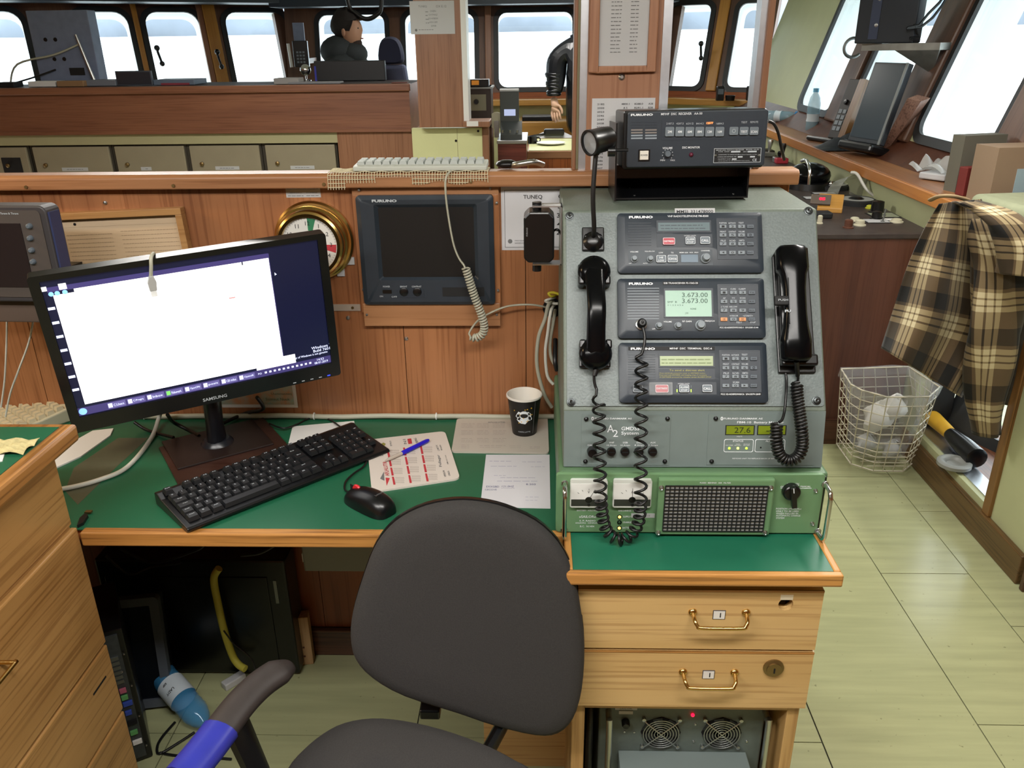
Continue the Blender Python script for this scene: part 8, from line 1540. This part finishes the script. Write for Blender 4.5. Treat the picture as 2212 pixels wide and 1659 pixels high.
# black flat screen and chair back behind the partition
t, w, h = shelf_box('flat_screen', 'large black flat screen standing on the partition shelf', 'monitor', 680, 131, 832, 190, 5.40, 0.05, mat('flat_black', '#07080c', 0.4)); MB().box(-w/2, -w/2+0.012, -0.004, 0, 0.0, h-0.03).build('blue_edge', mat('edge_deep_blue', '#2a2f9a', 0.4), t)  # plain deep blue strip down the left edge of the screen
pc_ = at(842, 130, 5.62); t = thing('helm_chair', 'high backed grey helm chair with dark blue headrest', 'chair', (pc_.x, 5.75, 0))
zl = lambda py: at(842, py, 5.65).z
cushion(closed_smooth([(0.075*k[0], k[1]) for k in ((-1, zl(135)), (-1.05, zl(110)), (-0.7, zl(86)), (0, zl(79)), (0.7, zl(86)), (1.05, zl(110)), (1, zl(135)), (0, zl(139)))]), [(0.9, -0.02), (1.0, -0.04), (1.0, -0.08), (0.85, -0.11)], (0, zl(110))).build('headrest', mat('head_navy', '#1a1f38', 0.8), t, smooth=60)
MB().prism([(-0.13, zl(200)), (-0.09, zl(140)), (0.09, zl(140)), (0.11, zl(200))], -0.10, -0.02).build('backrest', mat('chair_slate', '#4a5068', 0.85), t, bevel=0.02); MB().box(-0.22, 0.22, -0.08, 0.42, 0.55, 0.65).build('seat', 'chair_slate', t, bevel=0.03); MB().cyl((0, 0.18, 0), (0, 0.18, 0.55), 0.05).build('pedestal', 'black_plastic', t); MB().prism([(-0.12, 0.6), (-0.12, zl(195)), (0.12, zl(195)), (0.12, 0.6)], -0.09, -0.03).build('lower_back', 'chair_slate', t, bevel=0.02)
# wall telephone and chrome lamp on the pillar
p = at(648, 110, 6.9); t = thing('wall_telephone', 'black keypad telephone on the window pillar', 'telephone', frame((p.x, 6.9, at(648, 145, 6.9).z), (1, 0.1, 0))); hh = at(648, 88, 6.9).z-at(648, 145, 6.9).z; MB().box(-0.055, 0.06, 0, 0.05, 0, hh).build('body', 'black_plastic', t, bevel=0.006)
for r in range(4):
    for c_ in range(3): MB().box(-0.03+0.024*c_, -0.014+0.024*c_, -0.004, 0, 0.03+0.024*r, 0.044+0.024*r).build('key', 'key_grey', t)
MB().tube([(-0.075, -0.01, 0.0), (-0.085, -0.01, hh*0.9)], 0.012, 8).build('handset', 'white_plastic', t, smooth=50); MB().box(-0.04, 0.045, 0.01, 0.03, hh, hh+0.13).build('notice_plate', 'radar_grey', t); MB().box(-0.03, 0.03, 0.05, 0.72, 0.02, 0.06).build('wall_bracket', 'pillar_wood', t)
p = at(667, 150, 5.5); t = thing('chrome_lamp', 'small round chrome lamp beside the black flat screen', 'lamp', (p.x, 5.42, ZTP)); MB().sphere((0, 0, p.z-ZTP), 0.034, 16).build('globe', 'chrome', t, smooth=60); MB().cyl((0, 0, 0), (0, 0, p.z-ZTP-0.03), 0.006).build('stem', 'chrome', t); MB().lathe([(0.03, 0), (0.03, 0.008), (0.01, 0.012)], (0, 0, 0), (0, 0, 1), 16).build('base', 'chrome', t, smooth=40)
# overhead cable loop
t = thing('hanging_cable', 'black cable hanging in a loop from the deckhead', 'cable', (at(790, 0, 6.5).x, 6.5, CEIL)); iv = t.matrix_world.inverted()
MB().tube(smooth_path([iv @ Vector((at(745, 0, 6.5).x, 6.5, CEIL))]+[iv @ at(px, py, 6.5) for px, py in ((752, 5), (768, 28), (790, 41), (812, 33), (824, 8))]+[iv @ Vector((at(828, 0, 6.5).x, 6.5, CEIL))], 6), 0.016, 8).build('cable', 'cable_black', t, smooth=60)
# window handles
for px, py, F_ in ((340, 110, 6.55), (1514, 100, 7.2), (470, 118, 6.9)):
    p = at(px, py, F_); t = thing('window_latch', {340: 'black window latch knob on the angled front window', 1514: 'black window latch knob on the corner window', 470: 'black window latch on the yellow window post'}[px], 'latch', (p.x, p.y, p.z)); MB().sphere((0, 0, 0.02), 0.022, 10).build('knob', 'black_plastic', t, smooth=60); MB().tube([(0, 0, 0), (0.012, 0.02, -0.09)], 0.010, 8).build('lever', 'black_plastic', t, smooth=50); MB().sphere((0.012, 0.02, -0.09), 0.02, 10).build('pivot', 'black_plastic', t, smooth=50)
# ------------------------------------------------------------------ people
def skin_body(name, joints, edges, root, m, parent, sub=2):
    me = bpy.data.meshes.new(name); me.from_pydata([j[0] for j in joints], edges, []); me.materials.append(M_(m)); o = bpy.data.objects.new(name, me); COL.objects.link(o); o.parent = parent
    o.modifiers.new('skin', 'SKIN'); sk = me.skin_vertices[0].data
    for i, j in enumerate(joints): sk[i].radius = (j[1], j[2] if len(j) > 2 else j[1]); sk[i].use_root = (i == root)
    md = o.modifiers.new('sub', 'SUBSURF'); md.levels = sub; md.render_levels = sub; me.shade_smooth(); return o
SKIN = mat('skin', '#b08468', 0.6); jk = mat('jacket_green', '#23282a', 0.8, noise=0.15, nscale=30)
hp = at(755, 66, 6.55); P1 = thing('person', 'bearded person in a dark jacket seated by the front window, looking sideways', 'person', Matrix.Translation((hp.x-0.03, 6.55, 0)) @ Matrix.Rotation(math.radians(-12), 4, 'Z')); hz = hp.z; S1 = hz-0.205
body = [((0, 0, 0.62), 0.16, 0.13), ((0, 0, 0.85), 0.16, 0.12), ((0, 0, S1-0.12), 0.23, 0.19), ((0, 0, S1-0.02), 0.17, 0.14), ((0.015, 0, S1+0.08), 0.066), ((0.03, 0, hz-0.05), 0.066), ((0.03, 0, hz+0.06), 0.085, 0.075),
    ((-0.02, -0.19, S1-0.03), 0.068), ((0.0, -0.26, S1-0.28), 0.055), ((0.20, -0.20, S1-0.42), 0.042), ((0.27, -0.19, S1-0.44), 0.03), ((-0.02, 0.19, S1-0.03), 0.068), ((0.0, 0.26, S1-0.28), 0.055), ((0.20, 0.20, S1-0.42), 0.042), ((0.27, 0.19, S1-0.44), 0.03),
    ((0.40, -0.11, 0.60), 0.075), ((0.46, -0.11, 0.14), 0.05), ((0.56, -0.11, 0.05), 0.04), ((0.40, 0.11, 0.60), 0.075), ((0.46, 0.11, 0.14), 0.05), ((0.56, 0.11, 0.05), 0.04)]
skin_body('body', body, [(0, 1), (1, 2), (2, 3), (3, 4), (4, 5), (5, 6), (3, 7), (7, 8), (8, 9), (9, 10), (3, 11), (11, 12), (12, 13), (13, 14), (0, 15), (15, 16), (16, 17), (0, 18), (18, 19), (19, 20)], 0, jk, P1)
head = MB().sphere((0.035, 0, hz), 0.105, 24, (0.95, 0.76, 1.18))
for v_i, v in enumerate(head.v):   # flatten the face side, pull out brow, nose and chin
    x, y, z = v; dx, dz = x-0.035, (z-hz)/0.124
    if dx > 0.03:
        f = (dx-0.03)/0.07; x = 0.035+0.03+(dx-0.03)*(0.86+0.10*math.exp(-((dz+0.75)/0.3)**2)+0.08*math.exp(-((dz-0.30)/0.15)**2)-0.05*math.exp(-((dz-0.08)/0.12)**2))
        if abs(y) < 0.022: x += 0.020*math.exp(-((dz+0.08)/0.14)**2)*(1-abs(y)/0.022)
    head.v[v_i] = (x, y, z)
head.build('head', SKIN, P1, smooth=80)
for s in (-1, 1):
    MB().sphere((0.116, s*0.032, hz+0.015), 0.009, 10, (0.6, 1, 0.6)).build('eye', mat('eye_dark', '#2a2420', 0.3), P1, smooth=60); MB().sphere((0.02, s*0.083, hz-0.012), 0.026, 12, (0.6, 0.35, 1.2)).build('ear', SKIN, P1, smooth=60)
MB().sphere((0.128, 0, hz-0.055), 0.018, 10, (0.5, 1.2, 0.3)).build('mouth', mat('lip', '#8a5a50', 0.6), P1, smooth=60)
HR = mat('hair_dark', '#1c1512', 0.85, noise=0.3, nscale=120); hb = MB().sphere((0.012, 0, hz+0.032), 0.118, 24, (1.0, 0.80, 1.02)); rn = random.Random(2)
hb.v = [(x+rn.uniform(-.007, .007), y+rn.uniform(-.007, .007), max(z, hz-0.06+(0.13 if x > 0.07 else (0.05 if x > 0.035 else 0)))+rn.uniform(-.006, .010)) for x, y, z in hb.v]; hb.build('hair', HR, P1, smooth=70)
MB().sphere((0.076, 0, hz-0.090), 0.054, 18, (0.85, 0.95, 0.8)).build('beard', mat('beard_dark', '#2e211a', 0.9, noise=0.3, nscale=120), P1, smooth=70)
MB().sphere((-0.055, 0, S1+0.065), 0.145, 20, (0.95, 1.3, 0.78)).build('hood', jk, P1, smooth=70); MB().sphere((0.05, 0, S1+0.045), 0.12, 18, (0.85, 1.05, 0.72)).build('collar', jk, P1, smooth=70)
# standing person in a puffer jacket
pz = 6.45; e1 = at(1216, 78, pz); P2 = thing('person', 'person in a black padded jacket and blue jeans standing behind the counter', 'person', (e1.x+0.19, pz, 0)); q = lambda px, py: at(px, py, pz)-Vector((e1.x+0.19, pz, 0)); sz = e1.z-0.03; pj = mat('puffer_black', '#14161a', 0.28, noise=0.2, nscale=12, bump=0.4)
el, wr2 = q(1191, 160), q(1196, 212)
skin_body('jacket', [((0, 0, 0.86), 0.17, 0.13), ((0, 0, 1.05), 0.175, 0.13), ((0, 0, 1.25), 0.18, 0.13), ((0, 0, sz-0.10), 0.18, 0.13), ((0, 0, sz+0.02), 0.10, 0.09), ((0, 0, sz+0.08), 0.06), ((-0.17, 0, sz-0.06), 0.098), (((-0.20+el.x)/2, 0, (sz+el.z)/2), 0.092), ((el.x+0.035, 0, el.z), 0.084), ((wr2.x+0.01, -0.02, wr2.z+0.02), 0.056), ((0.19, 0, sz-0.04), 0.075), ((0.25, 0, (sz+el.z)/2), 0.072), ((0.27, 0, el.z), 0.062), ((0.26, -0.02, wr2.z+0.02), 0.046)], [(0, 1), (1, 2), (2, 3), (3, 4), (4, 5), (3, 6), (6, 7), (7, 8), (8, 9), (3, 10), (10, 11), (11, 12), (12, 13)], 0, pj, P2)
for k in range(7):   # quilting welts on the sleeve
    f = k/6; c_ = Vector((el.x+0.03, 0, el.z)).lerp(Vector((wr2.x, -0.02, wr2.z+0.03)), f); MB().torus(c_, 0.066-0.024*f, 0.014, (0.25*math.sin(k*2.1), 0, 1), 16, 8).build('sleeve_fold', pj, P2, smooth=60)
skin_body('jeans', [((0, 0, 0.95), 0.16, 0.12), ((-0.09, 0, 0.80), 0.10), ((-0.10, -0.01, 0.48), 0.072), ((-0.10, 0.01, 0.10), 0.055), ((0.09, 0, 0.80), 0.10), ((0.10, -0.01, 0.48), 0.072), ((0.10, 0.01, 0.10), 0.055)], [(0, 1), (1, 2), (2, 3), (0, 4), (4, 5), (5, 6)], 0, mat('denim', '#1f2f55', 0.8, noise=0.15, nscale=60), P2)
for s in (-1, 1): MB().sphere((s*0.10, -0.05, 0.05), 0.06, 14, (0.85, 2.0, 0.8)).build('shoe', 'black_matte', P2, smooth=60)
hd_ = [(((wr2.x), -0.02, wr2.z+0.01), 0.028, 0.022), ((wr2.x+0.008, -0.03, wr2.z-0.045), 0.036, 0.018), ((wr2.x+0.012, -0.035, wr2.z-0.085), 0.036, 0.017)]; ed = [(0, 1), (1, 2)]
for i, (dx, L) in enumerate(((-0.03, 0.065), (-0.011, 0.078), (0.009, 0.072), (0.028, 0.056))):
    n0 = len(hd_); x = wr2.x+0.014+dx; z = wr2.z-0.095; hd_ += [((x, -0.037, z), 0.010), ((x+0.004, -0.05, z-L*0.5), 0.009), ((x+0.014, -0.042, z-L), 0.007)]; ed += [(2, n0), (n0, n0+1), (n0+1, n0+2)]
n0 = len(hd_); hd_ += [((wr2.x+0.045, -0.04, wr2.z-0.055), 0.012), ((wr2.x+0.062, -0.05, wr2.z-0.085), 0.010), ((wr2.x+0.062, -0.05, wr2.z-0.112), 0.008)]; ed += [(1, n0), (n0, n0+1), (n0+1, n0+2)]
skin_body('hand', hd_, ed, 0, mat('skin_pale', '#c09a80', 0.6), P2)
MB().sphere((0, 0.01, sz+0.22), 0.10, 20, (0.78, 0.95, 1.22)).tube([(0, 0, sz+0.02), (0, 0.005, sz+0.16)], [0.06, 0.055], 14).build('head', SKIN, P2, smooth=80); MB().torus((0, 0, sz+0.075), 0.066, 0.022, (0, 0, 1), 20, 8).build('collar', pj, P2, smooth=60); MB().sphere((0, -0.022, sz+0.235), 0.106, 20, (0.84, 0.95, 1.12)).build('hair', HR, P2, smooth=80)
# ------------------------------------------------------------------ passage: rack, throttle stand, counter
YK = 5.55; ct0, ct1 = at(1142, 325, YK), at(1300, 325, YK); ctr = thing('counter', 'orange teak counter with cream top beyond the passage', 'counter', (ct0.x, YK, 0)); w = 0.82-ct0.x
MB().box(0, w, 0, 0.68, 0, ct0.z-0.05).build('cabinet', wood('counter_teak', '#a85c28', '#8a4518', 'z'), ctr); MB().box(-0.01, w, -0.02, 0.70, ct0.z-0.05, ct0.z-0.004).build('front_edge', 'teak_nose', ctr, bevel=0.004); MB().box(0.0, w, 0.0, 0.69, ct0.z-0.004, ct0.z).build('top', 'cream_paint', ctr)
MB().box(0.10, w*0.48, -0.012, 0, 0.35, ct0.z-0.12).build('door', 'counter_teak', ctr, bevel=0.006)
zk = ct0.z; kz = lambda px, py: on_z(px, py, zk)
p = kz(1190, 312); t = thing('white_plate', 'white plate on the cream counter', 'plate', (p.x, p.y, zk)); MB().lathe([(0.06, 0), (0.10, 0.012), (0.10, 0.015), (0.05, 0.006), (0, 0.006)], (0, 0, 0), (0, 0, 1), 24).build('plate', 'paper', t, smooth=40)
p = kz(1195, 297); t = thing('heap_of_gear', 'black camera and cloth heaped on the cream counter', 'gear', (p.x, p.y, zk)); MB().grid(lambda u, v: (0.30*(u-0.5), 0.14*(v-0.5), 0.004+0.05*math.sin(PI*u)*math.sin(PI*v)), 12, 8).build('cloth', 'paper_grey', t, smooth=60); MB().box(-0.07, 0.08, -0.08, 0.0, 0.02, 0.065).build('camera', 'black_plastic', t, bevel=0.012); MB().tube(smooth_path([(-0.07, -0.05, 0.03), (-0.15, -0.06, 0.02), (-0.22, -0.08, 0.006)], 5), 0.006, 6).build('strap', 'cable_black', t, smooth=60)
p = kz(1150, 310); t = thing('black_mug', 'small black mug on the counter corner', 'mug', (p.x, p.y, zk)); MB().lathe([(0.032, 0), (0.034, 0.05), (0.031, 0.05), (0.029, 0.006)], (0, 0, 0), (0, 0, 1), 18).build('mug', 'black_plastic', t, smooth=40); MB().torus((0.042, 0, 0.026), 0.014, 0.004, (0, 1, 0), 14, 6).build('handle', 'black_plastic', t, smooth=60)
# rear bench with black tray under the window
a, b_ = at(1122, 270, 6.95), at(1260, 270, 6.95); t = thing('low_bench', 'yellow wooden bench under the front window', 'bench', ((a.x+b_.x)/2, 6.95, 0)); w = b_.x-a.x; MB().box(-w/2, w/2, 0, 0.5, 0, at(1180, 262, 6.95).z).build('bench', 'yellow_wood_x', t, bevel=0.01)
t2, w, h = bg_box('dark_tray', 'long dark tray on the yellow bench', 'tray', 1128, 262, 1200, 272, 6.97, 0.2, 'black_plastic'); M = t2.matrix_world.copy(); M.translation.z = at(1180, 262, 6.95).z; t2.matrix_world = M
# instrument rack
YI = 5.3; t, w, h = bg_box('instrument_rack', 'brown instrument rack with a green lit display', 'rack', 1004, 188, 1061, 275, YI, 0.25, mat('rack_brown', '#3a2c28', 0.5)); MB().box(-w/2+0.005, w/2-0.03, -0.006, 0, h*0.42, h*0.82).build('pale_panel', mat('rack_panel', '#8a8672', 0.5), t); MB().lathe([(0.016, 0), (0.012, -0.02), (0, -0.02)], (-0.01, -0.006, h*0.64), (0, 1, 0), 14).build('knob', 'black_plastic', t, smooth=40)
MB().box(-w/2+0.01, w/2-0.04, -0.006, 0, h*0.04, h*0.24).build('lower_panel', 'black_matte', t); MB().box(-w/2+0.03, w/2-0.07, -0.008, 0, h*0.06, h*0.14).build('green_display', mat('lcd_lit', '#2f9a4a', 0.3, emit=0.5), t); MB().box(-w/2, w/2+0.01, -0.02, 0.25, h-0.01, h).build('top_plate', 'dull_steel', t); MB().box(-w/2, w/2, 0.02, 0.23, -at(1037, 275, YI).z, 0).build('rack_stand', 'dark_teak', t)
M = t.matrix_world.copy(); M.translation.z += h; t3 = thing('orange_meter', 'small black meter with an orange face on the rack', 'meter', M); MB().box(-0.06, 0.07, 0.0, 0.08, 0, 0.045).build('case', 'black_plastic', t3, bevel=0.005); MB().box(-0.035, 0.01, -0.003, 0, 0.012, 0.038).build('face', mat('meter_orange', '#d0862c', 0.5, emit=0.2), t3)
# throttle stand
YQ = 5.15; a, b_ = at(1075, 305, YQ), at(1137, 305, YQ); zq = at(1095, 303, YQ).z; ts = thing('engine_control_stand', 'reddish engine control stand with metal trimmed top', 'console', ((a.x+b_.x)/2, YQ, 0)); w = b_.x-a.x
MB().box(-w/2, w/2, 0, 0.45, 0, zq-0.02).build('cabinet', wood('redwood', '#6e3428', '#57261d', 'x'), ts); MB().box(-w/2-0.005, w/2+0.005, -0.012, 0.46, zq-0.02, zq).build('metal_trim', 'steel', ts, bevel=0.003); MB().box(-w/2+0.005, w/2-0.03, -0.008, 0, zq-0.36, zq-0.13).build('drawer', 'redwood', ts, bevel=0.004); MB().lathe([(0.008, 0), (0.007, -0.012), (0, -0.013)], (0.045, -0.008, zq-0.17), (0, 1, 0), 12).build('drawer_knob', 'black_plastic', ts)
dkp = at(1100, 250, 5.25); MB().box(-0.075, 0.04, 0.12, 0.20, zq, at(1100, 196, 5.27).z).build('control_tower', mat('tower_grey', '#3c403e', 0.5), ts, bevel=0.004); MB().box(-0.05, 0.02, 0.117, 0.12, at(1100, 250, 5.27).z, at(1100, 236, 5.27).z).build('tower_display', mat('tower_lcd', '#a9b4d8', 0.3, emit=0.5), ts); MB().box(-0.075, 0.04, 0.115, 0.205, at(1100, 197, 5.27).z, at(1100, 193, 5.27).z).build('tower_cap', 'paper_grey', ts)
MB().prism([(0.02, zq), (0.02, zq+0.03), (0.12, zq+0.10), (0.12, zq)], -0.07, 0.06, 'x').build('tower_foot', 'tower_grey', ts)
for i in range(3):
    for j in range(2): MB().lathe([(0.014, 0), (0.010, 0.02), (0.006, 0.05), (0.008, 0.055), (0, 0.056)], (-w/2+0.03+0.045*i, 0.04+0.06*j, zq), (0, 0, 1), 10).build('control_stub', 'black_plastic' if j else 'steel', ts, smooth=40)
MB().lathe([(0.05, 0), (0.05, 0.02), (0.03, 0.03)], (-0.10, 0.16, zq+0.10), (0, 1, 0), 18).build('gauge', 'beige_plastic', ts, smooth=40); MB().box(-0.115, -0.085, 0.15, 0.19, zq, zq+0.10).build('gauge_post', 'steel', ts)
# radios on the corner sill
for px, lab in ((1555, 'black handheld radio on the corner sill'), (1620, 'dark handheld radio with a long aerial on the corner sill')):
    p = at(px, 210, 6.95); t = thing('handheld_radio', lab, 'radio', (p.x, p.y, ZB-0.05)); MB().box(-0.03, 0.03, -0.02, 0.02, 0, 0.11).build('body', 'black_plastic', t, bevel=0.006); MB().tube([(0.015, 0, 0.11), (0.025, 0, 0.26 if px > 1600 else 0.18)], [0.006, 0.003], 8).build('aerial', 'black_rubber', t, smooth=50); MB().box(-0.022, 0.022, -0.0215, -0.02, 0.05, 0.09).build('speaker_face', 'key_dark', t)
p = at(1577, 212, 6.95); t = thing('black_pot', 'small black pot between the handheld radios', 'pot', (p.x, p.y, ZB-0.05)); MB().lathe([(0.035, 0), (0.04, 0.04), (0.036, 0.04), (0.033, 0.006)], (0, 0, 0), (0, 0, 1), 18).build('pot', 'black_plastic', t, smooth=40)
MB().lathe([(0.036, 0.034), (0, 0.034)], (0, 0, 0), (0, 0, 1), 18).build('lid', 'paper_grey', t)
